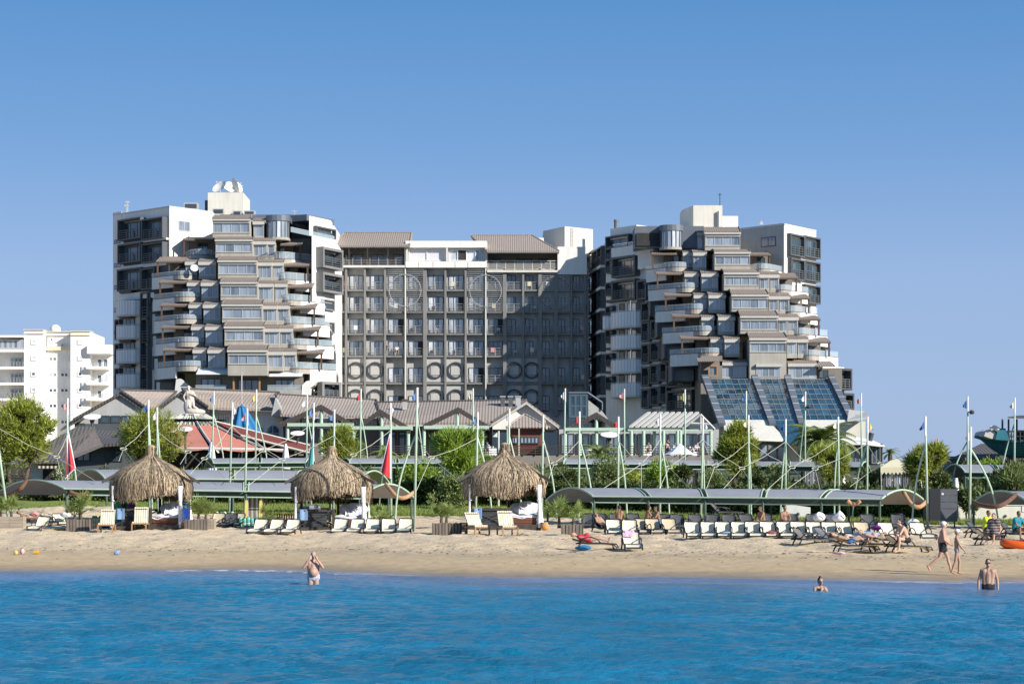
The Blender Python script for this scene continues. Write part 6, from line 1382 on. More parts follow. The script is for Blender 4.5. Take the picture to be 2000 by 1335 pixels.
def bush(label, px, y0, y1, wpx, D, m='leaf_o', n=2600, leaf=(.15, .32), lw=.05, name='shrub', up=.35, group='shrubs behind the hedge', nl=9):
    cx, cz0, cz1 = X(px, D), Z(y1, D), Z(y0, D); g = gz(cx, D); cz0 = min(cz0, g+.2); T = thing(name, label, 'shrub', (cx, D, g), group); w = wpx*D/K/2; h = cz1-cz0; r2 = random.Random(int(px*13)); lobes = []
    for k in range(nl):
        a = r2.uniform(0, 6.28); rr = r2.uniform(.1, .65)*w; s = r2.uniform(.28, .5)*min(w, h); lobes.append((cx+rr*math.cos(a), D+rr*math.sin(a)*.7, cz0+h*r2.uniform(.12, .78), s*1.1, s, s))
    p, v = crown_points(lobes, n, .35); d = v+rng.normal(size=v.shape)*.5; d[:, 2] += up
    leaf_mesh('foliage', p, d, rng.uniform(*leaf, len(p)), rng.uniform(.6, 1.3, len(p))*lw, M[m], T)
    mb = MB()
    for k in range(4): lb = lobes[k % len(lobes)]; mb.tube([Vector((cx+.1*k, D, g-.2)), Vector(lb[:3])], [.06, .03], 5)
    mb.build('stem', M['bark'], T); return T
tree('broad olive green tamarisk filling the left edge', 38, 784, 922, 150, 168, n=15000, nl=22, lw=.04, lean=-1.0, name='tamarisk_tree')
tree('olive green tamarisk between the left cabana and the salmon tent', 288, 806, 905, 150, 172, n=11000, nl=20)
tree('small dark tamarisk behind the tip of the middle cabana', 662, 836, 912, 100, 170, n=7500, nl=15)
tree('bright green bushy tamarisk between the middle and right cabanas', 898, 832, 940, 112, 150, n=12000, nl=20, m='leaf_b', lw=.032, up=.8)
tree('dense round tamarisk in front of the right stepped tower', 1436, 822, 935, 92, 158, n=11000, nl=18, lean=-2.4, trunks=1)
tree('dense round tree behind the dark grey panel at the right', 1804, 864, 950, 88, 146, n=9000, nl=16)
tree('feathery young tamarisk under the palm tree', 1622, 868, 945, 74, 156, n=6000, nl=12, m='leaf_t')
tree('thin feathery tamarisk at the right edge below the teal ship', 1978, 905, 965, 90, 130, n=6000, nl=14, m='leaf_o')
T = None
bl = [(1190, 893, 945, 110, 150, 'leaf_o', 'grey green shrub behind the left end of the long right canopy'), (1292, 897, 950, 80, 148, 'leaf_b', 'light green shrub behind the long right canopy, below the slatted pergola'), (1240, 905, 955, 60, 146, 'leaf_t', 'olive shrub between two lighter shrubs behind the long right canopy'),
      (1330, 900, 950, 40, 147, 'leaf_d', 'small dark shrub left of the white curtained cabin'), (820, 905, 950, 90, 160, 'leaf_b', 'bright green shrub left of the bushy tamarisk'), (790, 880, 915, 70, 178, 'leaf_b', 'bright leafy shrub behind the bright red sail'), (1040, 884, 915, 40, 162, 'leaf_b', 'lime green shrub right of the right cabana tip'),
      (960, 880, 915, 40, 165, 'leaf_b', 'lime green shrub left of the right cabana tip'), (1105, 890, 945, 60, 154, 'leaf_d', 'dark shrub behind the right end of the right cabana'), (1530, 900, 950, 70, 150, 'leaf_o', 'grey green shrub left of the palm tree'), (1480, 905, 950, 60, 152, 'leaf_d', 'dark shrub right of the round tamarisk trunk'),
      (1700, 915, 965, 50, 148, 'leaf_d', 'dark shrub left of the cream canvas cabin'), (1888, 940, 1005, 40, 126, 'leaf_d', 'dark shrub climbing the cream wall beside the grey panel'), (1940, 884, 912, 70, 160, 'leaf_b', 'bright green shrub below the bow of the teal ship'), (1885, 895, 925, 50, 165, 'leaf_d', 'dark shrub left of the bow of the teal ship'),
      (120, 900, 945, 60, 165, 'leaf_o', 'shrub in front of the pale kiosk'), (215, 895, 940, 60, 165, 'leaf_d', 'dark shrub behind the left canopy arch'), (700, 905, 950, 80, 160, 'leaf_d', 'dark shrub behind the middle cabana'), (880, 920, 965, 90, 146, 'leaf_o', 'grey shrub at the foot of the bushy tamarisk'), (1850, 915, 975, 60, 138, 'leaf_d', 'dark shrub behind the grey panel top'), (1030, 915, 955, 70, 154, 'leaf_o', 'grey green shrub behind the right cabana'), (1390, 915, 955, 50, 152, 'leaf_o', 'grey green shrub beside the round tamarisk trunk'), (950, 912, 955, 60, 152, 'leaf_d', 'dark shrub left of the right cabana roof'), (1960, 925, 970, 80, 134, 'leaf_t', 'olive shrub below the right vaulted canopy'), (770, 915, 955, 60, 158, 'leaf_d', 'dark shrub below the bright red sail')]
for px, y0, y1, w, D, m, lb in bl: bush(lb, px, y0, y1, w, D, m, n=int(26*w+900))
# palm
def palm(label, px, ytop, yc, wpx, D, nf=22, foot=None, m='leaf_p', name='palm_tree', seed=1, cat='palm', upright=.55, trunk=.16, L=None, base=None):
    c = P(px, yc, D); g = base if base is not None else gz(c.x, D); T = thing(name, label, cat, (c.x, D, g)); r2 = random.Random(seed); w = L or wpx*D/K/2
    mb = MB(); n = 8; mb.tube([Vector((c.x+.02*math.sin(k*2.), D, g-.1+(c.z-g+.1)*k/n)) for k in range(n+1)], [trunk*(1.25-.25*k/n)*(1.08 if k % 2 else .95) for k in range(n+1)], 8); mb.build('trunk', M['bark'], T)
    for k in range(nf):
        az = 6.28*k*.381966+r2.uniform(-.2, .2); el = r2.uniform(-.15, 1.35)*upright*1.6; ln = w*r2.uniform(.8, 1.15); mb = MB(); pts = []; p = Vector(c); e = el
        for j in range(9): pts.append(Vector(p)); p = p+Vector((math.cos(az)*math.cos(e), math.sin(az)*math.cos(e), math.sin(e)))*ln/8; e -= .17
        mb.tube(pts, [.022*w*(1-j/10) for j in range(9)], 4, False)
        for j in range(1, 9):
            for h_ in range(2):
                q0 = pts[j-1].lerp(pts[j], .5*h_+.25); t = (pts[j]-pts[j-1]).normalized(); sd = t.cross(Vector((0, 0, 1))).normalized(); ll = w*.34*math.sin(math.pi*(.15+.8*j/9))
                for s in (-1, 1):
                    tip = q0+(sd*s*.8+t*.65+Vector((0, 0, -.25)))*ll; wv = t*.035*w; b = len(mb.v); mb.v += [tuple(q0-wv), tuple(q0+wv), tuple(tip)]; mb.f.append((b, b+1, b+2))
        mb.build('frond', M[m], T)
    return T
palm('spreading date palm in front of the sloping atrium', 1606, 822, 862, 150, 178, nf=34, seed=3, trunk=.24)
palm('small palm with raised fronds right of the glass stair house', 1170, 858, 885, 95, 180, nf=22, seed=8, m='leaf_o')
palm('low palm right of the small dark tamarisk', 752, 860, 884, 70, 178, nf=18, seed=9)
palm('small palm behind the cream canvas cabin roof', 1738, 868, 884, 44, 172, nf=16, seed=12)
# hedge along the back of the lawn
def hedge(label, xa, xb, htop, n):
    xs_ = np.linspace(xa, xb, 60); T = thing('hedge', label, 'hedge', ((xa+xb)/2, float(lawn_back((xa+xb)/2)[0])+1.2, gz((xa+xb)/2, float(lawn_back((xa+xb)/2)[0]))))
    k = rng.random((n, 4)); x = xa+(xb-xa)*k[:, 0]; yb, _ = lawn_back(x); side = k[:, 1]; h = htop(x)
    zz = zg(x, yb+.4); top = side > .72
    y = np.where(top, yb+.5+1.5*k[:, 2], yb+.45+.25*rng.normal(size=n)*.6); z = np.where(top, zz+h+.12*rng.normal(size=n), zz+.05+h*k[:, 2])
    y += .25*vnoise(x*.9, z*1.4, 41); z += np.where(top, .12*vnoise(x*1.1, y, 42), 0)
    d = rng.normal(size=(n, 3))*.6; d[:, 1] -= .7; d[:, 2] += .1
    leaf_mesh('foliage', np.stack([x, y, z], -1), d, rng.uniform(.14, .32, n), rng.uniform(.05, .1, n), M['leaf_d'], T)
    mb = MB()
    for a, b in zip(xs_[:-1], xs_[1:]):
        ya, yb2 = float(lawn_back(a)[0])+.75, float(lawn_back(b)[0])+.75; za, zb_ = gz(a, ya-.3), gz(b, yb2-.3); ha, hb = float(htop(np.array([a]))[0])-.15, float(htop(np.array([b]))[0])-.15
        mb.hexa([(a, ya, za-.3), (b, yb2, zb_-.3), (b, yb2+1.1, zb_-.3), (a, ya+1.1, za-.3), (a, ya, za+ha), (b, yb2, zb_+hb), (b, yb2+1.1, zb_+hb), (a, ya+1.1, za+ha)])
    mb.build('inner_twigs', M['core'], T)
hedge('long dark green hedge at the back of the lawn, left half', -46, -1, lambda x: np.full_like(x, 1.15), 17000)
hedge('tall dark green hedge behind the right cabana and long right canopy', -8, 25.2, lambda x: 1.75+.15*np.sin(x), 24000)
# clumps of darker herbage covering the bank behind the hedge
def bpos(a, b):
    x = -62+a*124; yb, _ = lawn_back(x); y = yb+3+b*52; return x, y, zg(x, y)
k = rng.random((26000, 3)); bx, by, bz = bpos(k[:, 0], k[:, 1]**1.2); d = rng.normal(size=(26000, 3))*.5; d[:, 2] += .8
o = leaf_mesh('ground_cover', np.stack([bx, by, bz], -1), d, rng.uniform(.3, .8, 26000), rng.uniform(.06, .14, 26000), M['leaf_d'], None, 'stuff')
# ================================================================ THATCHED CABANAS
def cabana(cx, D, label, seed, text=None):
    xg = X(cx, D); g = gz(xg, D); T = thing('thatched_cabana', label, 'cabana', (xg, D, g), 'thatched cabanas on the sand'); o = Vector((xg, D+1.7, g)); r2 = np.random.default_rng(seed)
    H = 1.74; w = 1.76
    # roof profile: knob, neck, shoulders, hanging fringe
    PZ = [4.50, 4.44, 4.02, 3.88, 3.70, 3.52, 3.28, 3.02, 2.72, 2.3, H]; PR = [.10, .20, .15, .24, .46, .92, 1.40, 1.80, 2.05, 2.15, 2.12]
    PZ = [z-.02 for z in PZ]
    def rad(z): return np.interp(z, PZ[::-1], PR[::-1])
    def sq(th): return 1+.07*np.cos(4*th)*-1        # slightly square plan
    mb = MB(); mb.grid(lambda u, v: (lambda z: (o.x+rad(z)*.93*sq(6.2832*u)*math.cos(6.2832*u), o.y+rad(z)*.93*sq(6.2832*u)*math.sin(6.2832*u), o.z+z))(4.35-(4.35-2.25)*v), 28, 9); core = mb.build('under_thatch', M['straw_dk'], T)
    n = 9000; th = r2.uniform(0, 6.2832, n); z0 = np.where(r2.random(n) < .12, r2.uniform(3.5, 4.4, n), r2.uniform(2.35, 3.78, n)); ln = r2.uniform(.6, 1.5, n); seg = 4; V = np.zeros((n, (seg+1)*2, 3)); z = z0.copy(); off = r2.uniform(-.10, .10, n); tw = r2.normal(0, .012, n)
    lowlim = H-.06+.22*vnoise(th*4.1, th*0, seed)+r2.uniform(-.14, .16, n); off = off+.07*vnoise(th*7.3, z0*.8, seed+1)
    if True: # a lifted opening over the bed on the right front
        op = np.exp(-((np.mod(th+6.2832, 6.2832)-5.35)/.26)**2); lowlim = lowlim+.42*op
    rr = rad(z)*sq(th)+off
    for j in range(seg+1):
        zz = np.maximum(z0-ln*j/seg, lowlim); r_ = np.where(zz > 2.9, rad(zz)*sq(th)+off, np.maximum(rad(zz)*sq(th)+off, 0)); r_ = r_+.05*j/seg*r2.normal(0, 1, n)*.6; t_ = th+tw*j+r2.normal(0, .012, n); wd = (.017+.012*r2.random(n))*(1-.5*j/seg)
        cxn, cyn = o.x+r_*np.cos(t_), o.y+r_*np.sin(t_); V[:, 2*j] = np.stack([cxn-np.sin(t_)*wd, cyn+np.cos(t_)*wd, o.z+zz], -1); V[:, 2*j+1] = np.stack([cxn+np.sin(t_)*wd, cyn-np.cos(t_)*wd, o.z+zz], -1)
    base = (np.arange(n)*(seg+1)*2)[:, None, None]; q = np.array([[2*j, 2*j+1, 2*j+3, 2*j+2] for j in range(seg)])[None]; mesh_np('thatch', V.reshape(-1, 3), (base+q).reshape(-1, 4), M['straw'], parent=T, kind='stuff')
    mb = MB(); k_ = 14
    mb.lathe([(.20, 3.75), (.15, 3.95), (.19, 4.25), (.21, 4.40), (.12, 4.47)], o, k_); mb.build('roof_knob', M['straw'], T)
    for sx in (-1, 1):   # rafter boards sticking out at the corners
        for sy in (-1, 1):
            a = o+Vector((sx*1.2, sy*1.2, 3.05)); b = o+Vector((sx*2.32, sy*1.55, 2.42)); mb = MB(); mb.slab([a+Vector((0, -.05, 0)), b+Vector((0, -.05, 0)), b+Vector((0, -.05, .16)), a+Vector((0, -.05, .16))], (0, .1, 0)); mb.build('rafter_board', M['wood_dark'], T)
    for sx in (-1, 0.12, 1):
        for sy in (-1, 1):
            mb = MB(); x, y = o.x+sx*w, o.y+sy*1.5; top = 2.6 if abs(sx) == 1 else 1.15 if sy < 0 else 2.5; mb.box(x-.07, x+.07, y-.07, y+.07, o.z-.25, o.z+top); mb.build('corner_post', M['wood_dark'], T)
    mb = MB(); mb.box(o.x-w-.1, o.x+w+.1, o.y-1.62, o.y+1.6, o.z+.02, o.z+.20); mb.box(o.x+.1, o.x+w+.1, o.y-1.69, o.y-1.63, o.z-.1, o.z+.28); mb.build('platform', M['wood_dark'], T)
    # rails and crossed braces
    for x0, x1, y in ((-w+.08, .12, -1.5), (.3, w-.08, 1.5), (-w+.08, .1, 1.5)):
        mb = MB(); Y = o.y+y; mb.box(o.x+x0, o.x+x1, Y-.035, Y+.035, o.z+1.0, o.z+1.09); mb.build('rail', M['wood_dark'], T)
        for a, b in (((x0, .22), (x1, 1.0)), ((x1, .22), (x0, 1.0))):
            mb = MB(); mb.tube([(o.x+a[0], Y, o.z+a[1]), (o.x+b[0], Y+.02, o.z+b[1])], .035, 4); mb.build('cross_brace', M['wood_dark'], T)
    mb = MB(); mb.box(o.x-w+.4, o.x-.15, o.y-1.40, o.y-1.36, o.z+.22, o.z+1.12); mb.build('side_panel', M['charcoal'], T)
    mb = MB()
    for k in range(6): mb.box(o.x-w+.42, o.x-.17, o.y-1.43, o.y-1.402, o.z+.28+k*.14, o.z+.36+k*.14)
    mb.build('panel_slat', M['dark'], T, kind='stuff')
    # gathered white curtains
    for x, y, r, z1 in ((w-.02, -1.62, .14, 2.3), (-w+.02, -1.62, .075, 2.3), (-w+.02, 1.55, .10, 2.3), (w-.02, 1.55, .11, 2.3)):
        mb = MB(); mb.grid(lambda u, v: (o.x+x+(r*(.55+.9*abs(v-.62))*(1+.25*math.sin(u*6.2832*5)))*math.cos(6.2832*u)+(.10 if x > 0 else -.05)*(1-v), o.y+y+r*(.5+.7*abs(v-.62))*math.sin(6.2832*u), o.z+.12+(z1-.12)*v), 30, 10); mb.build('curtain', M['sheet' if x > 0 else 'curtain'], T, True)
        mb = MB(); mb.ring((o.x+x+.03, o.y+y, o.z+1.52), r*.66, .03, 10); mb.build('curtain_tie', M['sheet'], T)
    # bed: base, mattress, pillows, crumpled sheet
    B = thing('daybed', 'red brown daybed heaped with white linen inside '+label.split(' thatched')[0].replace('round ', '')+' cabana', 'daybed', (o.x+.95, o.y-.4, o.z+.2), 'daybeds in the cabanas')
    mb = MB(); mb.box(o.x+.28, o.x+w-.12, o.y-1.45, o.y+1.2, o.z+.205, o.z+.62); mb.build('bed_base', M['mahog'], B)
    mb = MB()
    for k in range(3): mb.box(o.x+.30, o.x+w-.14, o.y-1.475, o.y-1.453, o.z+.23+k*.13, o.z+.33+k*.13)
    mb.build('base_board', M['mahog'], B, kind='stuff')
    nr_ = np.random.default_rng(seed+5); bump_ = lambda x, y: .05*math.sin(x*7+y*3+seed)+.05*math.sin(y*5-x*4)
    mb = MB(); mb.grid(lambda u, v: (o.x+.26+u*(w-.36), o.y-1.50+v*2.7, o.z+.64+.12+bump_(u*1.4, v*2.6)+(.0 if .03 < v else -.12)), 14, 16); mb.box(o.x+.27, o.x+w-.11, o.y-1.46, o.y+1.19, o.z+.625, o.z+.74); mb.build('sheet', M['sheet'], B, True)
    for k in range(3): mb = MB(); mb.ball((o.x+.65+.42*k, o.y+.9-.3*(k % 2), o.z+1.12+.08*(k % 2)), .36, .16, .30, 12, 8, Matrix.Rotation(R(-25), 3, 'X')); mb.build('pillow', M['sheet'], B, True)
    # draped sheet on the back rest
    mb = MB(); mb.grid(lambda u, v: (o.x+.75+.75*u, o.y-.55+.65*v+.06*math.sin(u*9), o.z+.80+.62*v+.05*math.sin(u*6+v*4)), 10, 8); mb.grid(lambda u, v: (o.x+1.5-.75*u, o.y-.53+.65*v+.06*math.sin((1-u)*9), o.z+.80+.62*v+.05*math.sin((1-u)*6+v*4)), 10, 8); mb.build('draped_sheet', M['sheet'], B, True)
    # low side table top with a folded towel; hanging towel
    if text:
        SG = thing('name_board', 'small blue board with white letters hung on the middle cabana rail', 'sign', (o.x-.75, o.y-1.65, o.z+1.15)); mb = MB(); mb.box(o.x-1.05, o.x-.45, o.y-1.66, o.y-1.63, o.z+1.12, o.z+1.36); mb.build('board', M['slate'], SG)
        cu = bpy.data.curves.new('letters', 'FONT'); cu.body = text; cu.size = .20; cu.align_x = 'CENTER'; cu.extrude = .003; to = bpy.data.objects.new('letters', cu); link(to); bpy.context.view_layer.update()
        me = bpy.data.meshes.new_from_object(to.evaluated_get(bpy.context.evaluated_depsgraph_get())); bpy.data.objects.remove(to); me.materials.clear(); me.materials.append(M['curtain'])
        to = link(bpy.data.objects.new('lettering', me)); to.location = (0, -.015, .025); to.rotation_euler = (R(90), 0, 0); to.parent = SG; to['kind'] = 'stuff'
    # towel over the rail
    TW = thing('towel', 'pale blue towel hung over the rail of '+label.split(' thatched')[0].replace('round ', '')+' cabana', 'towel', (o.x-1.0, o.y-1.5, o.z+1.1), 'towels on the cabana rails'); mb = MB(); xx = o.x-1.55
    mb.grid(lambda u, v: (xx+.42*u, o.y-1.55-.02*math.sin(u*8), o.z+1.11-.55*v), 6, 4); mb.grid(lambda u, v: (xx+.42*(1-u), o.y-1.535-.02*math.sin((1-u)*8), o.z+1.11-.55*v), 6, 4); mb.box(xx, xx+.42, o.y-1.56, o.y-1.44, o.z+1.095, o.z+1.125); mb.build('cloth', M['towel_b'], TW)
    pt = Vector((o.x+w+.28, o.y-1.75, g)); PT = thing('clay_pot', 'clay pot beside the front right post of '+label.split(' thatched')[0].replace('round ', '')+' cabana', 'pot', pt, 'clay pots beside the cabanas'); mb = MB(); mb.lathe([(.13, 0), (.21, .12), (.22, .26), (.16, .36), (.18, .40), (.15, .40), (.12, .34)], pt, 14); mb.build('pot_body', M['pot' if cx < 900 else 'pot_y'], PT, True)
    mb = MB(); mb.lathe([(.01, .33), (.12, .335)], pt, 10); mb.build('soil', M['soil'], PT)
M['towel_b'] = mat('pale_blue_towel', (.22, .36, .58), .9, .1, 4, bump=.3, bscale=40)
cabana(285, 112, 'left thatched cabana with white curtains on dark posts', 3)
cabana(643, 112, 'middle thatched cabana with white curtains behind cream loungers', 4, 'MOLA')
cabana(985, 109, 'right thatched cabana with a bed of rumpled white linen', 6)

# ================================================================ SUN LOUNGERS
def lounger(label, back=62, sling='cream', frame='black', arms=True, name='sun_lounger'):
    """faces -y (the sea): feet at -y, raised back at +y"""
    T = thing(name, label, 'sun lounger', (0, 0, 0), 'cream sun loungers on the sand'); w = .335; L = 1.25; bl = .61; h = .25; a = R(back); b0 = Vector((0, .28, h)); tip = b0+Vector((0, math.cos(a)*bl, math.sin(a)*bl))
    sl_ = [(-.5*0, 0)]
    def surf(p0, p1, wt, wb, sag, nrm):
        def f(u, v):
            p = p0.lerp(p1, v); e = wt+(wb-wt)*(1-v); e *= (1-.16*max(0, (v-.7)/.3)**2) ; x = (u-.5)*2*e; k = 1-(2*abs(u-.5))**4; return Vector((x, p.y, p.z))+nrm*(-sag*k)
        return f
    nb = Vector((0, -math.sin(a), math.cos(a)))
    f = surf(b0, tip, w-.01, w, .05, nb); mb = MB(); mb.grid(f, 10, 8); mb.grid(lambda u, v: f(1-u, v)-nb*.018, 10, 8); mb.build('back_sling', M[sling], T, True)
    s0 = Vector((0, -.95, h-.06)); f2 = lambda u, v: Vector(((u-.5)*2*(w-.015), s0.y+(b0.y-.02-s0.y)*v, h-.06+.05*math.sin(v*2.2)-.04*(1-(2*abs(u-.5))**4)-(.10*max(0, .12-v)/.12))); mb = MB(); mb.grid(f2, 10, 10); mb.grid(lambda u, v: f2(1-u, v)-Vector((0, 0, .018)), 10, 10); mb.build('seat_sling', M[sling], T, True)
    for s in (-1, 1):
        mb = MB(); x = s*(w+.012); mb.tube([(x, -1.0, h-.18), (x, -.93, h-.05), (x, -.4, h-.01), (x, .28, h), (x, .75, h-.02)], .026, 7); mb.build('side_rail', M[frame], T, True)
        mb = MB(); mb.tube([(x, b0.y, b0.z), (x*1.0, b0.y+.45*(tip.y-b0.y), b0.z+.45*(tip.z-b0.z)), (x*.98, b0.y+.88*(tip.y-b0.y), b0.z+.88*(tip.z-b0.z)), (x*.8, tip.y, tip.z)], .024, 7); mb.build('back_rail', M[frame], T, True)
        for y, dy in ((-.72, -.10), (.55, .12)):
            mb = MB(); mb.tube([(x, y, h-.02), (x*1.03, y+dy*.6, h*.5), (x*1.05, y+dy, 0)], [.035, .03, .034], 7); mb.build('leg', M[frame], T, True)
        if arms:
            mb = MB(); mb.tube([(x*1.02, .62, h-.01), (x*1.1, .45, h+.20), (x*1.1, .12, h+.24), (x*1.08, -.15, h+.16), (x*1.03, -.28, h-.01)], .024, 7); mb.build('armrest', M[frame], T, True)
        mb = MB(); mb.tube([(x, .72, h-.02), (x, tip.y*.55, (tip.z+h)*.5-.02)], .016, 5); mb.build('back_strut', M[frame], T)
    mb = MB(); mb.tube([(-w*.8, tip.y, tip.z), (0, tip.y+.012, tip.z+.012), (w*.8, tip.y, tip.z)], .024, 7); mb.build('top_rail', M[frame], T, True)
    mb = MB(); mb.tube([(-w, -.98, h-.15), (w, -.98, h-.15)], .024, 6); mb.tube([(-w, .28, h-.03), (w, .28, h-.03)], .02, 6); mb.build('cross_rail', M[frame], T, kind='stuff')
    return T
used_l = {}
def put_lounger(key, px, py, rot, label, scale=1.0, rx=None, D=None):
    """py: picture row of its foot on the sand"""
    if D is None:
        D = 80.0
        for _ in range(60):
            x = X(px, D); D2 = K*(CH-gz(x, D))/(py-HZ); D = D*.6+D2*.4
    loc = (X(px, D), D, gz(X(px, D), D)+.01)
    if key not in used_l:
        kw = dict(up=dict(back=52), mid=dict(back=42), flat=dict(back=16), dark=dict(back=52, sling='charcoal'), shade_tone=dict(back=54, sling='cream_b'), white=dict(back=48, sling='f_white'))[key]
        t = lounger(label, **kw); used_l[key] = t; t.location = loc; t.rotation_euler = (0, 0, rot)
        t['label'] = label; return t
    return dup(used_l[key], loc, rot, label)
ordn = ['first', 'second', 'third', 'fourth', 'fifth', 'sixth', 'seventh', 'eighth', 'ninth', 'tenth', 'eleventh', 'twelfth', 'thirteenth', 'fourteenth', 'fifteenth', 'sixteenth', 'seventeenth']
put_lounger('up', 78, 1036, R(-8), 'single cream sun lounger between the left plank planter and the slatted planter')
put_lounger('mid', 119, 1026, R(25), 'turned cream sun lounger just left of the slatted planter')
for k, px in enumerate((505, 536.5, 569)): put_lounger('up', px, 1039, R(-9 if k < 2 else -6), D=107.5, label=f'cream sun lounger left of the middle cabana, {ordn[k]} of three from the left')
for k, px in enumerate((664, 695.5, 727, 759, 791)): put_lounger('up', px, 1041, R(-4+k+[2,-3,1,4,-2][k]), f'cream sun lounger right of the middle cabana, {ordn[k]} of five from the left')
for k, px in enumerate((424, 448, 463)): put_lounger('dark' if k == 1 else 'shade_tone', px, 1028, R(-5), f'shaded sun lounger right of the left cabana planter, {ordn[k]} of three from the left')
put_lounger('up', 1199, 1044, R(2), 'cream sun lounger with shaded people behind it, left of the towel lounger'); put_lounger('up', 1229.5, 1045, R(-2), 'cream sun lounger directly behind the lounger with the pink towel'); TL = put_lounger('up', 1234, 1073, R(2), 'cream sun lounger standing alone on open sand with a pink towel')
for k, px in enumerate((1255, 1278, 1310)): put_lounger('shade_tone', px, 1043, R(8), f'half shaded sun lounger under the long right canopy, {ordn[k]} of three from the left')
for k, px in enumerate((1353, 1383.5, 1413, 1443, 1473, 1503, 1534)): put_lounger('up', px, 1050, R(-2+k*.5+[3,-2,1,-4,2,4,-1][k]), f'cream sun lounger in the long straight right row, {ordn[k]} of seven from the left')
for k, px in enumerate((1563, 1594, 1625, 1654, 1689, 1737, 1800)): put_lounger('shade_tone' if k == 4 else 'up', px, 1050+k*.5, R(4+k), f'cream sun lounger behind the reclining people at the right, {ordn[k]} of seven from the left')
put_lounger('white', 1584, 1064, R(105), 'white sun lounger turned sideways behind the man on the front lounger'); put_lounger('white', 1625, 1062, R(108), 'white sun lounger turned sideways with a yellow towel')
for k, px in enumerate((1150, 1172, 1205, 1240, 1278, 1300, 1325, 1362, 1392, 1425, 1460, 1500, 1545, 1590, 1630, 1700, 1755)):
    put_lounger('dark', px, 1030 if px < 1300 else 1032, R(-6+(k % 4)*5), f'dark sun lounger in the rear row under the long right canopy, {ordn[k]} from the left')
put_lounger('white', 1415, 1028, R(97), 'white sun lounger seen side on, standing raised behind the long right row').location.z += .55
put_lounger('flat', 1665, 1077, R(96), 'dark framed sun lounger with a reclining man at the water side'); put_lounger('flat', 1715, 1074, R(80), 'low dark sun lounger next to the blue towel'); put_lounger('mid', 1768, 1078, R(100), 'sun lounger on which the man in black trunks sits')
put_lounger('flat', 1160, 1072, R(88), 'dark framed sun lounger with the woman in red lying on it'); put_lounger('mid', 1940, 1064, R(95), 'sun lounger under the large seated woman at the right edge'); put_lounger('dark', 1918, 1050, R(60), 'dark sun lounger behind the large seated woman'); put_lounger('dark', 1985, 1052, R(60), 'dark sun lounger at the right edge under the low canopy')
put_lounger('dark', 1182, 1040, R(30), 'dark sun lounger with a sunbather beside the right slatted planter')
# platform under the side-on lounger
T = thing('bench', 'low dark bench carrying the raised white sun lounger', 'bench', (X(1415, 122), 122, 1.2)); D = 121
o = [x for x in COL.objects if x.get('label', '').startswith('white sun lounger seen side on')][0]; mb = MB(); l = o.location; mb.box(l.x-1.0, l.x+1.0, l.y-.4, l.y+.4, l.z-.10, l.z-.012); mb.build('top', M['wood_dark'], T)
for sx in (-.9, .9):
    for sy in (-.32, .32): mb = MB(); mb.box(l.x+sx-.05, l.x+sx+.05, l.y+sy-.05, l.y+sy+.05, l.z-.7, l.z-.102); mb.build('leg', M['wood_dark'], T)
# striped wooden deck chairs at the cabanas
def deck_chair(label, px, py, rot, back=60):
    D = 90.0
    for _ in range(60): D = D*.6+.4*K*(CH-gz(X(px, D), D))/(py-HZ)
    loc = Vector((X(px, D), D, gz(X(px, D), D))); T = thing('deck_chair', label, 'deck chair', (0, 0, 0), 'striped deck chairs at the cabanas'); w = .36; h = .38; a = R(back); b0 = Vector((0, .15, h)); tip = b0+Vector((0, math.cos(a)*.85, math.sin(a)*.85)); nb = Vector((0, -math.sin(a), math.cos(a)))
    mb = MB(); f = lambda u, v: Vector(((u-.5)*2*w, 0, 0))+b0.lerp(tip, v)+nb*(.07+.012*math.sin(v*18)); mb.grid(f, 6, 14); mb.grid(lambda u, v: f(1-u, v)-nb*.07, 6, 14)
    mb.slab([f(0, 0), f(0, 1), f(0, 1)-nb*.07, f(0, 0)-nb*.07], (.002, 0, 0)); mb.slab([f(1, 0), f(1, 1), f(1, 1)-nb*.07, f(1, 0)-nb*.07], (-.002, 0, 0)); mb.build('back_cushion', M['stripe'], T)
    mb = MB(); mb.box(-w, w, -.75, .14, h, h+.075); mb.build('seat_cushion', M['stripe'], T)
    mb = MB(); q = b0.lerp(tip, .86)+nb*.085; mb.box(-w*.85, w*.85, q.y-.02, q.y+.005, q.z-.02, q.z+.02); mb.build('cushion_band', M['rope_dk'], T)
    for s in (-1, 1):
        mb = MB(); mb.box(s*w-.03, s*w+.03, -.85, .6, h-.07, h-.004); mb.build('side_rail', M['teak'], T)
        for y in (-.8, .5): mb = MB(); mb.box(s*w-.035, s*w+.035, y-.035, y+.035, -.05, h-.072); mb.build('leg', M['teak'], T)
    for k in range(6): mb = MB(); mb.box(-w+.031, w-.031, -.8+k*.2, -.72+k*.2, h-.06, h-.006); mb.build('slat', M['teak'], T)
    T.location = loc; T.rotation_euler = (0, 0, rot)
deck_chair('striped deck chair at the front left of the left cabana', 209, 1038, R(4), 58); deck_chair('upright striped deck chair in front of the left cabana', 275, 1035, R(3), 72)
deck_chair('tilted striped deck chair beside the front left of the middle cabana', 592, 1032, R(-10), 76); deck_chair('striped deck chair in front of the middle cabana', 630, 1034, R(-2), 64)
deck_chair('reclined striped deck chair at the front left of the right cabana', 930, 1043, R(22), 48); deck_chair('striped deck chair in front of the right cabana', 990, 1044, R(12), 58)
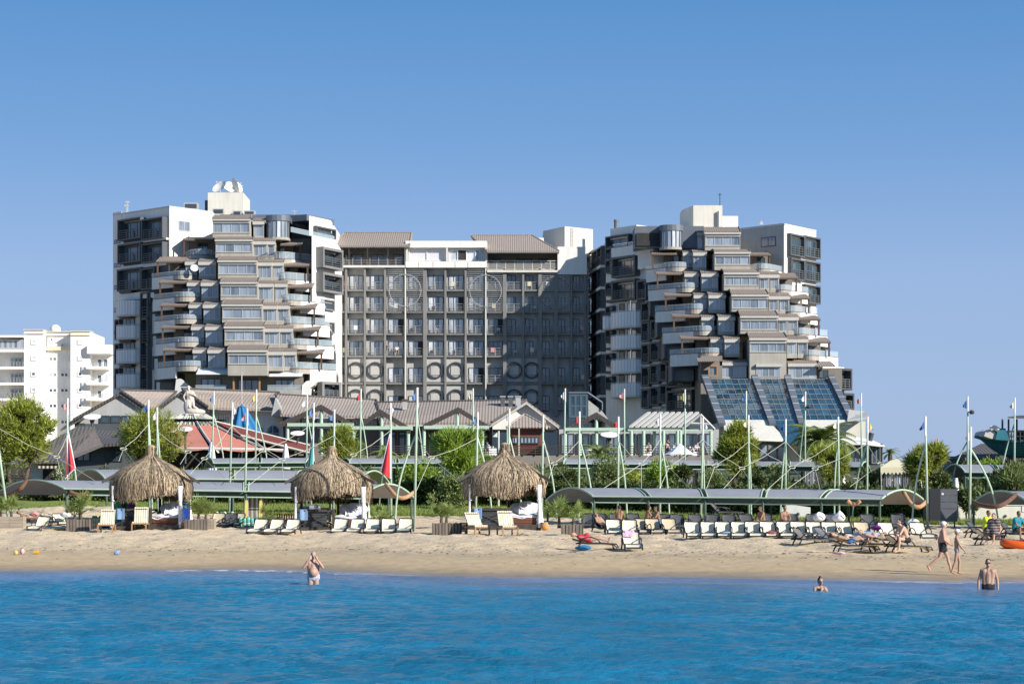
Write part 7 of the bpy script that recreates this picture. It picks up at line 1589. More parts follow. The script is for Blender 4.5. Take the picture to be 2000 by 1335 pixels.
# planters with fan palms
def planter(label, x0, x1, y1, ytop, style, palms, depth=.7, D=None):
    px = (x0+x1)/2; D = 90.0
    for _ in range(60): D = D*.6+.4*K*(CH-gz(X(px, D), D))/(y1-HZ)
    xa, xb = X(x0, D), X(x1, D); g = gz(X(px, D), D); h = (y1-ytop)*D/K; T = thing('planter', label, 'planter', ((xa+xb)/2, D, g), 'wooden planters along the sand')
    if style == 'slat':
        n = max(5, int((xb-xa)/.15)); st = (xb-xa)/n
        for k in range(n):
            hh = h*random.uniform(.95, 1.02); mb = MB(); tl = random.uniform(-.006, .006); mb.slab([(xa+k*st+.012, D, g-.08), (xa+(k+1)*st-.022, D, g-.08), (xa+(k+1)*st-.022+tl, D, g+hh), (xa+k*st+.012+tl, D, g+hh)], (0, .03, 0)); mb.build('slat', M['wood_grey'], T)
        for yy in (D, D+depth):
            for zz in (.12, .8): mb = MB(); mb.box(xa, xb, yy+.031, yy+.06, g+h*zz, g+h*zz+.08); mb.build('rail', M['wood_dark'], T)
        for k in range(int(depth/.16)):
            for xx in (xa-.035, xb+.005): mb = MB(); mb.box(xx, xx+.03, D+.01+k*.16, D+.14+k*.16, g-.08, g+h*.98); mb.build('slat', M['wood_grey'], T)
        mb = MB(); mb.box(xa+.01, xb-.01, D+.065, D+depth-.03, g-.05, g+h*.82); mb.build('soil', M['soil'], T)
    else:
        for k in range(2):
            a, b = xa+(xb-xa)*k/2+.005, xa+(xb-xa)*(k+1)/2-.005
            for r in range(4): mb = MB(); mb.box(a, b, D, D+.035, g-.08+(h+.08)*r/4+.004, g-.08+(h+.08)*(r+1)/4-.004); mb.build('board', M['wood_pale'], T)
        for xx in (xa-.04, xb+.002): mb = MB(); mb.box(xx, xx+.038, D+.003, D+depth, g-.08, g+h); mb.build('board', M['wood_pale'], T)
        mb = MB(); mb.box(xa+.01, xb-.01, D+.04, D+depth, g-.05, g+h*.86); mb.build('soil', M['soil'], T)
    for i, (ppx, ptop, w) in enumerate(palms):
        c = P(ppx, ytop+3, D+.35); fan_palm(label_of(label, i), Vector((c.x, D+.35, g+h*.84)), (ytop-ptop)*D/K*1.2, w*D/K/2*1.25, int(ppx))
def label_of(l, i): return ('young fan palm growing in the ' if i == 0 else 'second young fan palm growing in the ')+l
def fan_palm(label, base, h, w, seed, m='leaf_p'):
    T = thing('fan_palm', label, 'palm', base, 'young fan palms in planters'); r2 = random.Random(seed); mb = MB(); mb.lathe([(.09, -.1), (.07, h*.25), (.05, h*.38)], base, 8); mb.build('trunk', M['bark'], T)
    for k in range(15):
        az = 6.2832*k*.381966; el = r2.uniform(.35, 1.5); ln = h*r2.uniform(.4, .75); c = base+Vector((0, 0, h*.3)); d = Vector((math.cos(az)*math.cos(el), math.sin(az)*math.cos(el), math.sin(el))); e = c+d*ln; mb = MB(); mb.tube([c, e], .012, 4)
        sd = d.cross(Vector((0, 0, 1))); sd = sd.normalized() if sd.length > .1 else Vector((1, 0, 0)); up = sd.cross(d).normalized(); fr = max(.22, w*.62)*r2.uniform(.8, 1.2)
        for j in range(11):
            t = (j-5)/5*1.75; v = d*math.cos(t)+sd*math.sin(t)+up*(-.12*abs(t)); v.z -= .12; tip = e+v.normalized()*fr*(1-.18*abs(t)); wv = (d*-math.sin(t)+sd*math.cos(t))*.03; b = len(mb.v); mid = e.lerp(tip, .45)
            mb.v += [tuple(e), tuple(mid+wv), tuple(tip), tuple(mid-wv)]; mb.f.append((b, b+1, b+2, b+3))
        mb.build('fan_leaf', M[m], T)
planter('pale plank planter at the left edge', -8, 44, 1032, 1008, 'board', [(22, 978, 48), (2, 980, 30)])
planter('slatted planter left of the left cabana', 130, 173, 1036, 1013, 'slat', [(158, 974, 56), (146, 985, 36)])
planter('slatted planter right of the left cabana', 361, 403, 1036, 1013, 'slat', [(388, 978, 60), (402, 985, 44)])
planter('pale plank planter beside the slatted planter right of the left cabana', 404, 417, 1035, 1012, 'board', [])
planter('slatted planter left of the right cabana', 845, 900, 1043, 1020, 'slat', [(862, 990, 44), (872, 992, 36)])
planter('slatted planter right of the right cabana', 1098, 1138, 1047, 1023, 'slat', [(1120, 990, 50), (1092, 988, 60)])
for px, ptop, w, lb in ((525, 986, 54, 'young fan palm behind the three loungers left of the middle cabana'), (744, 984, 50, 'young fan palm behind the five loungers right of the middle cabana')):
    D = 112; b = Vector((X(px, D), D, gz(X(px, D), D))); fan_palm(lb, b, 1.1, w*D/K/2, px)
    T = thing('plant_tub', 'dark tub holding the '+lb, 'planter', b); mb = MB(); mb.lathe([(.28, -.1), (.34, .34), (.36, .36), (.30, .36), (.28, .26)], b, 14); mb.build('tub_body', M['wood_dark'], T)
# ================================================================ THINGS ON THE SAND AND UNDER THE CANOPIES
def at_sand(px, py, d0=90.0):
    D = d0
    for _ in range(80): D = D*.6+.4*K*(CH-gz(X(px, D), D))/(py-HZ)
    return Vector((X(px, D), D, gz(X(px, D), D)))
def ball_toy(label, px, py, r, m, m2=None):
    p = at_sand(px, py+2); T = thing('beach_ball', label, 'ball', p, 'beach balls at the left'); mb = MB(); mb.ball(p+Vector((0, 0, r)), r, n=16, m=10); mb.build('skin', M[m], T, True)
    if m2:
        mb = MB(); 
        for k in range(0, 16, 4): mb.add([p+Vector((0, 0, r))+Vector((math.sin(math.pi*i/8)*math.cos(6.2832*(k+q*1.8)/16), math.sin(math.pi*i/8)*math.sin(6.2832*(k+q*1.8)/16), -math.cos(math.pi*i/8)))*(r+.004) for i in range(9) for q in (0, 1)], [(2*i, 2*i+1, 2*i+3, 2*i+2) for i in range(8)])
        mb.build('gore', M[m2], T, True, kind='stuff')
    mb = MB(); mb.lathe([(.03, -.01), (.03, .012)], p+Vector((0, 0, 2*r)), 8); mb.build('valve', M['f_white'], T)
ball_toy('yellow beach ball beside the pink and white ball', 31, 1081, .09, 'f_yellow'); ball_toy('pink and white beach ball between two yellow toys', 44, 1080, .115, 'f_pink', 'f_white')
M['toy_y'] = mat('yellow_plastic', (.75, .45, .02), .4, .05, 3)
p = at_sand(71, 1082); T = thing('toy_bucket', 'yellow toy bucket lying right of the two beach balls', 'toy', p); mb = MB(); mb.tube([p+Vector((-.10, 0, .075)), p+Vector((.09, 0, .085))], [.065, .09], 12); mb.build('bucket', M['toy_y'], T); mb = MB(); mb.tube([p+Vector((.09, -.09, .085)), p+Vector((.17, 0, .03)), p+Vector((.09, .09, .085))], .01, 5); mb.build('handle', M['orange'], T)
p = at_sand(228, 1083); T = thing('plastic_bag', 'crumpled pale blue bag on the wet sand left of centre', 'bag', p); mb = MB(); mb.grid(lambda u, v: p+Vector(((.12+.02*math.sin(u*31))*math.sin(math.pi*v)*math.cos(6.2832*u), .1*math.sin(math.pi*v)*math.sin(6.2832*u), .09-.09*math.cos(math.pi*v)+.02*math.sin(u*25)*math.sin(math.pi*v))), 16, 8); mb.build('bag_skin', M['towel_b'], T); mb = MB(); mb.tube([p+Vector((-.03, 0, .17)), p+Vector((0, 0, .25)), p+Vector((.04, 0, .17))], .01, 4); mb.build('handle', M['towel_b'], T)
# pink towel on the lone lounger
l = TL.location; T = thing('towel', 'pink patterned towel over the top of the lone front lounger', 'towel', (l.x, l.y+.5, l.z+.7)); mb = MB(); M['pink_t'] = mat('pink_towel', (.72, .42, .62), .9, .35, 9)
a64 = R(52); b0 = Vector((l.x-.06, l.y+.28, l.z+.25)); nb = Vector((0, -math.sin(a64), math.cos(a64)))
mb.grid(lambda u, v: b0+Vector((-.24+.40*u+.04*math.sin(v*6), math.cos(a64)*(.65-.34*v), math.sin(a64)*(.65-.34*v)))+nb*(.03+.012*math.sin(u*9)), 8, 8); mb.grid(lambda u, v: b0+Vector((.16-.40*u+.04*math.sin(v*6), math.cos(a64)*(.65-.34*v), math.sin(a64)*(.65-.34*v)))+nb*(.02+.012*math.sin((1-u)*9)), 8, 8); mb.build('cloth', M['pink_t'], T, True)
# orange dinghy
p = at_sand(1985, 1071); T = thing('dinghy', 'orange inflatable dinghy lying at the right edge', 'dinghy', p); mb = MB(); pts = [p+Vector((1.05*math.cos(t)+.55, .5*math.sin(t), .18+.06*math.cos(t*2))) for t in [6.2832*k/28 for k in range(29)]]; mb.tube(pts, .17, 10, False); mb.build('tube_hull', M['orange'], T, True)
mb = MB(); mb.lathe([(.9, .08), (.9, .12)], p+Vector((.55, 0, 0)), 20, 1.0, .42); mb.build('floor', M['orange'], T); mb = MB(); mb.tube([p+Vector((.3, -.45, .30)), p+Vector((.3, .45, .30))], .09, 8); mb.build('thwart', M['orange'], T, True)
# crates / tables / racks in the shade near the left and middle cabanas
def rack(label, px, py, w, h, m, n, colors, D=None):
    p = at_sand(px, py) if D is None else Vector((X(px, D), D, gz(X(px, D), D))); T = thing('slatted_table', label, 'table', p); mb = MB(); mb.box(p.x-w/2, p.x+w/2, p.y-.3, p.y+.3, p.z+h-.05, p.z+h); mb.build('top', M[m], T)
    for sx in (-1, 1):
        for sy in (-1, 1): mb = MB(); mb.box(p.x+sx*(w/2-.05)-.03, p.x+sx*(w/2-.05)+.03, p.y+sy*.25-.03, p.y+sy*.25+.03, p.z-.1, p.z+h-.052); mb.build('leg', M[m], T)
    for k in range(n): mb = MB(); x = p.x-w/2+.1+(w-.2)*k/(n-1); mb.box(x-.03, x+.03, p.y-.31, p.y-.285, p.z+.1, p.z+h-.06); mb.build('slat', M[m], T)
rack('dark slatted side table right of the slatted planter at the left cabana', 183, 1035, .62, .62, 'wood_dark', 5, None)
rack('dark slatted side table left of the right cabana deck chair', 906, 1042, .4, .55, 'wood_dark', 4, None)
M['lime'] = mat('green_plastic', (.06, .30, .10), .4, .05, 3); M['royal'] = mat('blue_plastic', (.01, .05, .30), .4, .05, 3); M['aqua'] = mat('aqua_plastic', (.14, .42, .34), .4, .06, 3); M['purple'] = mat('purple_cloth', (.16, .03, .20), .8, .1, 3); M['redp'] = mat('red_plastic', (.5, .05, .03), .4, .08, 3)
def skittle(label, px, D, h, m, z=0): # round-headed pedal-boat floats and water toys standing upright
    x = X(px, D); g = gz(x, D)+z; T = thing('water_float', label, 'float', (x, D, g), 'upright plastic floats stored under the canopy'); mb = MB(); mb.lathe([(.09, 0), (.12, .08), (.12, h*.6), (.13, h*.8), (.08, h*.95), (.02, h)], (x, D, g), 12); mb.build('float_body', M[m], T, True); mb = MB(); mb.lathe([(.125, h*.28), (.13, h*.3), (.125, h*.36)], (x, D, g), 12); mb.build('band', M['f_white'], T)
for k in range(6): skittle(f'aqua upright float under the long left canopy, {ordn[k]} of six from the left', 470+k*7.5, 119, .5 if k % 2 else .56, 'aqua' if k < 4 else 'lime')
for k in range(4): skittle(f'royal blue upright float under the long left canopy, {ordn[k]} of four from the left', 500+k*8, 118.4, .5, 'royal')
for k in range(5): skittle(f'green upright float behind the shaded loungers, {ordn[k]} of five from the left', 424+k*7.5, 120, .8, 'lime' if k % 2 else 'f_cream')
for k in range(3): skittle(f'blue upright float left of the left cabana curtain, {ordn[k]} of three from the left', 196+k*7, 115, .7, 'royal')
for k in range(2): skittle(f'green upright float left of the blue floats, {ordn[k]} of two from the left', 187-k*4, 115, .7, 'lime')
for k in range(3): skittle(f'aqua float right of the middle cabana, {ordn[k]} of three from the left', 713+k*6, 115, .6, 'aqua' if k < 2 else 'royal')
for px, c, m, w, lb in ((410, 119.5, 'f_yellow', .10, 'yellow board leaning under the long left canopy, left one'), (508, 119.2, 'f_yellow', .10, 'yellow board leaning under the long left canopy, right one'), (255, 114, 'purple', .2, 'purple board standing behind the left cabana'), (356, 114, 'royal', .3, 'blue board standing right of the left cabana curtain'), (235, 115, 'lime', .42, 'green cloth hung behind the left cabana')):
    px = 480 if lb.endswith('left one') else px
    x = X(px, c); g = gz(x, c); T = thing('float_board', lb, 'board', (x, c, g)); mb = MB(); mb.slab([(x-w, c, g), (x+w, c, g), (x+w, c+.3, g+1.25), (x+w*.6, c+.33, g+1.45), (x-w*.6, c+.33, g+1.45), (x-w, c+.3, g+1.25)], (0, .07, 0)); mb.build('board', M[m], T); mb = MB(); mb.box(x-w*.7, x+w*.7, c-.03, c+.0, g+.25, g+.33); mb.build('strap', M['f_white'], T)
# low picket fence under the left canopy
T = thing('picket_fence', 'low red brown picket fence under the long left canopy', 'fence', (X(450, 123), 123, gz(X(450, 123), 123)))
for k in range(34):
    x = X(425+k*4.6, 123); g = gz(x, 123); mb = MB(); mb.slab([(x, 123, g), (x+.09, 123, g), (x+.09, 123, g+.55), (x+.045, 123, g+.63), (x, 123, g+.55)], (0, .025, 0)); mb.build('picket', M['mahog'], T)
mb = MB(); mb.box(X(425, 123), X(582, 123), 123.03, 123.06, g+.2, g+.27); mb.build('rail', M['wood'], T)
# changing hut of striped boards under canopy
T = thing('changing_hut', 'narrow slatted changing hut under the long left canopy', 'hut', (X(498, 122), 122.5, gz(X(498, 122), 122))); g = gz(X(498, 122), 122)
for k in range(8): mb = MB(); a = X(482+k*4.4, 122); mb.box(a, a+.115, 122, 122.03, g, g+1.9); mb.build('board', M['wood_grey' if k % 2 else 'alu'], T)
mb = MB(); mb.box(X(481, 122), X(518, 122), 121.9, 123, g+1.905, g+1.97); mb.build('roof', M['wood_dark'], T); mb = MB(); mb.box(X(481, 122), X(518, 122), 122.05, 122.9, g, g+1.88); mb.build('body', M['dark'], T)
# dark panel stack and speaker wall at right
T = thing('board_screen', 'dark grey five board screen on two legs beside a black wall', 'screen', (X(1852, 112), 112, gz(X(1852, 112), 112)-.1)); D = 112
for k in range(5): mb = MB(); mb.box(X(1837, D), X(1870, D), D, D+.06, Z(966.5+12.9*k, D), Z(954.5+12.9*k, D)); mb.build('board', M['panelgrey'], T)
for x in (1841, 1864): mb = MB(); mb.box(X(x, D), X(x+2.5, D), D+.065, D+.16, gz(X(x, D), D)-.3, Z(954, D)); mb.build('leg', M['dark'], T)
mb = MB(); mb.box(X(1839, D), X(1843, D), D-.012, D-.002, Z(966, D), Z(962, D)); mb.build('label_plate', M['f_white'], T)
T = thing('service_box', 'tall black service cabinet behind the dark grey board screen', 'cabinet', (X(1832, 118), 118.5, gz(X(1832, 118), 118)-.1)); D = 118; mb = MB(); mb.box(X(1813, D), X(1843, D), D, D+1.5, .9, Z(954, D)); mb.build('body', M['speaker'], T); mb = MB(); mb.box(X(1815, D), X(1840, D), D-.03, D-.002, 1.3, Z(958, D)); mb.build('door', M['black'], T)
T = thing('garden_wall', 'long cream garden wall at the right edge behind the dark loungers', 'wall', (X(1960, 124), 126, 1.3)); mb = MB(); mb.box(X(1872, 127), X(2300, 127), 127, 127.3, 1.0, Z(987, 127)); mb.build('wall', M['beige_light'], T); mb = MB(); mb.box(X(1872, 127)-.05, X(2300, 127), 126.95, 127.35, Z(987, 127)+.002, Z(985, 127)); mb.build('coping', M['pale'], T)
mb = MB(); mb.lathe([(.10, 0), (.10, .02)], (0, 0, 0), 10); mb = MB(); c = P(1964, 1007, 126.95); mb.ball(c, .09, .05, .09); mb.build('drain_outlet', M['dark'], T)
mb = MB(); mb.box(X(1996, 127), X(2012, 127), 126.96, 126.99, Z(999, 127), Z(988, 127)); mb.build('notice', M['f_white'], T)
T = thing('garden_wall', 'short pale wall showing under the right end of the long canopy', 'wall', (X(1560, 130), 130, 1.4)); D = 131; mb = MB(); mb.slab([P(1525, 1016, D), P(1583, 1018, D), P(1583, 990, D), P(1540, 984, D), P(1528, 990, D)], (0, .25, 0)); mb.build('wall', M['pale'], T); mb = MB(); mb.ball(P(1559, 1003, D-.02), .10, .05, .10); mb.build('drain_outlet', M['dark'], T)
# towels and bags lying on loungers
def heap(label, px, py, m, w=.3, h=.16, lift=.45, D=None, cat='towel', name='folded_towel'):
    p = at_sand(px, py)+Vector((0, 0, lift)); T = thing(name, label, cat, p); r2 = random.Random(int(px)); a = r2.random()*6
    mb = MB(); mb.grid(lambda u, v: p+Vector((w*(1+.2*math.sin(u*19+a))*math.sin(math.pi*v)*math.cos(6.2832*u), .22*math.sin(math.pi*v)*math.sin(6.2832*u), h*(1-math.cos(math.pi*v))*(1+.15*math.sin(u*13+a)))), 20, 8); mb.build('cloth', M[m], T, True); mb = MB(); mb.tube([p+Vector((-w*.7, -.2, h*.7)), p+Vector((0, -.24, h*1.5)), p+Vector((w*.7, -.2, h*.8))], .03, 5); mb.build('fold', M[m], T, True)
heap('purple bag on the lounger behind the sitting man', 1712, 1052, 'purple', .22, .12, .38, cat='bag', name='beach_bag'); heap('lilac towel on the lounger left of the walking couple', 1783, 1050, 'curtain', .28, .16, .5); heap('blue bag under the woman lying in red', 1140, 1074, 'bluecloth', .32, .1, .0, cat='bag', name='beach_bag')
heap('yellow towel on the sideways white lounger', 1622, 1062, 'f_yellow', .3, .06, .38); heap('light blue towel spread beside the reclining man', 1690, 1068, 'towel_b', .55, .1, .42); heap('white towel on a rear lounger left of the black cabinet', 1640, 1040, 'sheet', .3, .25, .5); heap('pale towel hung on a rear lounger right of the palm', 1600, 1038, 'sheet', .28, .2, .5); heap('yellow rubber ring under the slatted planter loungers', 116, 1035, 'f_yellow', .5, .06, 0, cat='float', name='rubber_mat')
heap('pink towel roll on a lounger behind the left planter', 68, 1024, 'f_pink', .28, .14, .45); heap('white bag behind the left slatted planter', 128, 1026, 'sheet', .28, .15, .45, cat='bag', name='beach_bag'); heap('pale lilac towel on the sand under the reclining man', 1640, 1081, 'pink_t', .25, .04, 0)
# terrace tables
def dtable(label, px, D, m='sheet'):
    x = X(px, D); T = thing('dining_table', label, 'table', (x, D, ZD), 'terrace tables with white cloths'); mb = MB(); mb.lathe([(.62, .0), (.60, .35), (.58, .66), (.60, .72), (.60, .75)], (x, D, ZD+.02), 14); mb.build('cloth', M[m], T); mb = MB()
    for k in range(3): mb.lathe([(.05, 0), (.07, .12), (.05, .2)], (x-.25+.25*k, D-.2+.15*k, ZD+.775), 8); mb.build('glassware', M['alu'], T) if k == 2 else None
    for s in (-1, 1):
        C = thing('dining_chair', ('left' if s < 0 else 'right')+' dark chair at the '+label, 'chair', (x+s*.95, D, ZD), 'dark chairs on the terrace'); mb = MB(); mb.box(x+s*.95-.22, x+s*.95+.22, D-.22, D+.22, ZD+.43, ZD+.48); mb.build('seat', M['wood'], C); mb = MB(); mb.box(x+s*1.17-.02, x+s*1.17+.02, D-.22, D+.22, ZD+.485, ZD+.95); mb.build('backrest', M['wood'], C)
        for a in (-.19, .19):
            for b in (-.19, .19): mb = MB(); mb.box(x+s*.95+a-.02, x+s*.95+a+.02, D+b-.02, D+b+.02, ZD+.002, ZD+.428); mb.build('leg', M['wood'], C)
for px, D, lb in ((958, 209, 'white table left of the brick pavilion'), (1152, 212, 'white table under the gabled pergola by the stair house'), (1172, 215, 'white table behind the right terrace disc lamp'), (1262, 211, 'white table under the slatted pergola, left one'), (1312, 212, 'white table under the slatted pergola, middle one'), (1352, 212, 'white table under the slatted pergola, right one'), (985, 214, 'rear white table left of the brick pavilion')): dtable(lb, px, D)

for px, m, lb in ((695, 'f_white', 'white towel folded on the second lounger right of the middle cabana'), (1413, 'towel_b', 'pale blue towel folded on the third lounger of the long right row'), (1503, 'f_red', 'red towel folded on the sixth lounger of the long right row')):
    o = min((x for x in COL.objects if x.name.startswith('sun_lounger') and x.get('label', '').startswith('cream')), key=lambda x: abs(x.location.x-X(px, x.location.y))); l = o.location; T = thing('folded_towel', lb, 'towel', (l.x, l.y-.3, l.z+.24)); mb = MB(); mb.grid(lambda u, v: (l.x-.22+.44*u, l.y-.75+.55*v, l.z+.275+.02*math.sin(u*8+v*5)), 8, 8); mb.grid(lambda u, v: (l.x+.22-.44*u, l.y-.75+.55*v, l.z+.225), 8, 8); mb.build('cloth', M[m], T, True); mb = MB(); mb.tube([(l.x-.22, l.y-.76, l.z+.25), (l.x+.22, l.y-.76, l.z+.25)], .03, 6); mb.build('fold', M[m], T, True)
# ================================================================ PEOPLE
SKIN = dict(tan=mat('tanned_skin', (.40, .245, .17), .55, .1, 6), pale=mat('fair_skin', (.55, .35, .25), .55, .08, 6), pink=mat('sunburnt_skin', (.48, .285, .21), .55, .1, 6), brown=mat('brown_skin', (.27, .145, .09), .55, .1, 6))
CL = dict(black=mat('black_trunks', (.012, .014, .02), .8, .1, 4), white=stripes('striped_trunks', (.75, .75, .80), (.06, .08, .16), 0, .035, .55), grey=mat('grey_bikini', (.30, .31, .36), .8, .2, 30), red=mat('red_swimsuit', (.45, .02, .04), .8, .1, 4), dark=stripes('dark_print_dress', (.05, .045, .05), (.30, .24, .22), 2, .11, .7),
          lime=mat('lime_shirt', (.50, .62, .03), .85, .08, 4), teal=mat('teal_shirt', (.01, .22, .30), .85, .08, 4), beige=mat('beige_shorts', (.42, .34, .22), .85, .1, 4), wht=mat('white_shirt', (.80, .80, .80), .85, .05, 4), blue=mat('blue_shorts', (.05, .16, .40), .85, .1, 4), redw=stripes('red_white_shirt', (.60, .05, .05), (.75, .75, .75), 2, .12, .5))
HAIR = dict(dark=mat('dark_hair', (.018, .013, .010), .6, .2, 20), grey=mat('grey_hair', (.34, .32, .31), .7, .15, 20), fair=mat('fair_hair', (.36, .24, .11), .6, .2, 20))
def V_(*a): return Vector(a)
def base_pose():
    J = dict(pel=V_(0, 0, .93), neck=V_(0, .01, 1.47), head=V_(0, -.015, 1.62))
    for s, n in ((-1, 'L'), (1, 'R')):
        J.update({'hip'+n: V_(s*.088, 0, .92), 'kn'+n: V_(s*.10, -.01, .49), 'an'+n: V_(s*.105, .02, .085), 'toe'+n: V_(s*.125, -.16, .035), 'sh'+n: V_(s*.178, .01, 1.41), 'el'+n: V_(s*.235, .03, 1.12), 'wr'+n: V_(s*.245, -.03, .87), 'hd'+n: V_(s*.24, -.05, .70)})
    J['face'] = V_(0, -1, 0); J['up'] = V_(0, 0, 1); return J
def remesh(name, mb, vox, m, parent, smooth=2):
    o = mb.build(name, m, parent); md = o.modifiers.new('join', 'REMESH'); md.mode = 'VOXEL'; md.voxel_size = vox; md.use_smooth_shade = True
    sm = o.modifiers.new('soften', 'SMOOTH'); sm.iterations = smooth; sm.factor = .5
    dg = bpy.context.evaluated_depsgraph_get(); dg.update(); me = bpy.data.meshes.new_from_object(o.evaluated_get(dg)); o.modifiers.clear(); old = o.data; o.data = me; bpy.data.meshes.remove(old)
    me.materials.clear(); me.materials.append(m); return o
def cap(mb, a, b, r0, r1, n=10):
    a, b = Vector(a), Vector(b); pts = [a.lerp(b, t) for t in (0, .35, .7, 1)]; mb.tube(pts, [r0, r0*.65+r1*.35, r0*.3+r1*.7, r1], n); mb.ball(a, r0, n=n, m=6); mb.ball(b, r1, n=n, m=6)
def frame_of(f, up): f = f.normalized(); r = f.cross(up).normalized(); u = r.cross(f).normalized(); return r, u, f
def person(label, loc, rot, J, scale=1.0, skin='tan', trunks=None, top=None, hair='dark', hat=None, belly=.0, vox=.013, build=1.0, glasses=False, bun=False, group=None, parent=None, dress=False, long=False, stone=None, simple=False):
    T = parent or thing('person', label, 'person', loc, group); Mx = Matrix.Translation(loc) @ Matrix.Rotation(rot, 4, 'Z') @ Matrix.Scale(scale, 4)
    G = {k: (Mx @ v if k not in ('face', 'up') else (Mx.to_3x3() @ v).normalized()) for k, v in J.items()}; s = scale; b = build*s
    sk = stone or SKIN[skin]; mb = MB(); pel, neck = G['pel'], G['neck']; chest = pel.lerp(neck, .72); fwd0 = (G['shR']-G['shL']).cross(neck-pel).normalized()
    if fwd0.dot(G['face']) < -.2: fwd0 = -fwd0
    cap(mb, pel, chest, .112*b, .115*b); cap(mb, chest, neck, .10*b, .055*s)
    for n in 'LR':
        hip, sh = G['hip'+n], G['sh'+n]; cap(mb, hip, pel, .098*b, .10*b); mid = hip.lerp(sh, .5)+(pel.lerp(neck, .5)-hip.lerp(sh, .5))*.25; cap(mb, hip, mid, .092*b, .082*b); cap(mb, mid, sh.lerp(chest, .38), .082*b, .098*b); cap(mb, sh.lerp(chest, .38), sh, .085*b, .058*s*(.5+.5*build)); cap(mb, sh, neck, .05*s, .045*s)
        cap(mb, sh, G['el'+n], .054*s*(.4+.6*build), .041*s); e, w = G['el'+n], G['wr'+n]; cap(mb, e, e.lerp(w, .35), .041*s, .042*s); cap(mb, e.lerp(w, .35), w, .042*s, .027*s)
        k, a = G['kn'+n], G['an'+n]; cap(mb, hip, hip.lerp(k, .5), .090*b, .076*b); cap(mb, hip.lerp(k, .5), k, .076*b, .054*s)
        back = (hip.lerp(k, .5)-k).cross(G['hipR']-G['hipL']); c = k.lerp(a, .3)-fwd0*.012*s; cap(mb, k, c, .054*s, .056*s); cap(mb, c, a, .056*s, .036*s); cap(mb, a, G['toe'+n], .040*s, .026*s); cap(mb, a, a+(a-G['toe'+n]).normalized()*.05*s, .038*s, .034*s)
        # hand: palm, four unequal fingers, thumb from the side
        hd = G['hd'+n]; d = (hd-w).normalized(); r, u, d = frame_of(d, fwd0 if abs(d.dot(fwd0)) < .9 else G['up']); pm = w+d*.075*s; cap(mb, w, pm, .024*s, .030*s)
        cap(mb, w+d*.03*s+r*.018*s, pm+r*.024*s, .018*s, .014*s); cap(mb, w+d*.03*s-r*.018*s, pm-r*.024*s, .018*s, .014*s)
        if not simple:
            for q, ln in zip((-.030, -.010, .010, .030), (.062, .078, .072, .055)):
                p0 = pm+r*q*s+d*.01*s; p1 = p0+d*ln*.55*s-u*.006*s; p2 = p1+(d*.8-u*.55).normalized()*ln*.5*s; cap(mb, p0, p1, .0105*s, .010*s, 6); cap(mb, p1, p2, .010*s, .0088*s, 6)
            p0 = w+d*.03*s+r*.026*s; p1 = p0+(d*.6+r*.8).normalized()*.035*s; cap(mb, p0, p1, .013*s, .011*s, 6); cap(mb, p1, p1+(d*.95+r*.2).normalized()*.03*s, .011*s, .009*s, 6)
    if belly: mb.ball(pel.lerp(neck, .30)+fwd0*(.05+belly*.4)*s, .135*b, .10*s+belly*.5*s, .15*b, 14, 9)
    if dress is False and top == 'bust': pass
    # head
    hr, hu, hf = frame_of(G['face'], G['up']); hc = G['head']; rot3 = Matrix((hr, hf, hu)).transposed()
    cap(mb, neck, hc-hu*.07*s, .054*s, .050*s); mb.ball(hc+hu*.025*s-hf*.008*s, .077*s, .096*s, .098*s, 14, 10, rot3); mb.ball(hc-hu*.055*s+hf*.028*s, .052*s, .058*s, .058*s, 12, 8, rot3)
    cap(mb, hc+hf*.088*s+hu*.01*s, hc+hf*.108*s-hu*.028*s, .010*s, .015*s, 6); mb.ball(hc+hf*.086*s-hu*.062*s, .024*s, .012*s, .011*s, 8, 6, rot3); mb.ball(hc+hf*.080*s+hu*.028*s, .05*s, .016*s, .012*s, 8, 6, rot3)
    for q in (-1, 1): mb.ball(hc+hr*q*.078*s-hf*.005*s-hu*.008*s, .012*s, .022*s, .032*s, 8, 6, rot3)
    remesh('body' if not stone else 'figure', mb, vox*s, sk, T)
    if not stone and not simple:
        for q in (-1, 1): mb = MB(); mb.ball(hc+hf*.092*s+hr*q*.031*s+hu*.010*s, .010*s, n=8, m=6); mb.build('eye', HAIR['dark'], T)
    if hair:
        mb = MB(); mb.ball(hc+hu*.045*s-hf*.022*s, .083*s, .092*s, .088*s, 14, 10, rot3); mb.ball(hc-hf*.05*s, .075*s, .055*s, .085*s, 12, 8, rot3)
        if bun: mb.ball(hc+hu*.135*s-hf*.03*s, .045*s, .045*s, .045*s, 10, 8)
        if long: mb.ball(hc-hf*.07*s-hu*.10*s, .075*s, .04*s, .12*s, 10, 8, rot3)
        remesh('hair', mb, .013*s, stone or HAIR[hair], T, 1)
    if hat:
        mb = MB(); n = 16; c = hc+hu*.06*s
        mb.ball(c, .098*s, .108*s, .085*s, 16, 10, rot3); h = mb.build('cap', hat, T, True); mb = MB(); pts = [c+hf*.09*s+(hr*math.sin(t)*.085+hf*math.cos(t)*.10)*s-hu*.012*s for t in [R(-85+170*k/10) for k in range(11)]]; mb.slab(pts+[c+hf*.06*s], hu*.012*s); mb.build('peak', hat, h)
    if glasses:
        mb = MB(); 
        for q in (-1, 1): mb.ball(hc+hf*.100*s+hr*q*.034*s+hu*.012*s, .028*s, .010*s, .020*s, 10, 6, rot3)
        mb.tube([hc+hf*.105*s-hr*.03*s+hu*.014*s, hc+hf*.105*s+hr*.03*s+hu*.014*s], .006*s, 5)
        for q in (-1, 1): mb.tube([hc+hf*.10*s+hr*q*.06*s+hu*.014*s, hc+hr*q*.085*s+hu*.012*s], .005*s, 5)
        mb.build('sunglasses', CL['black'], T)
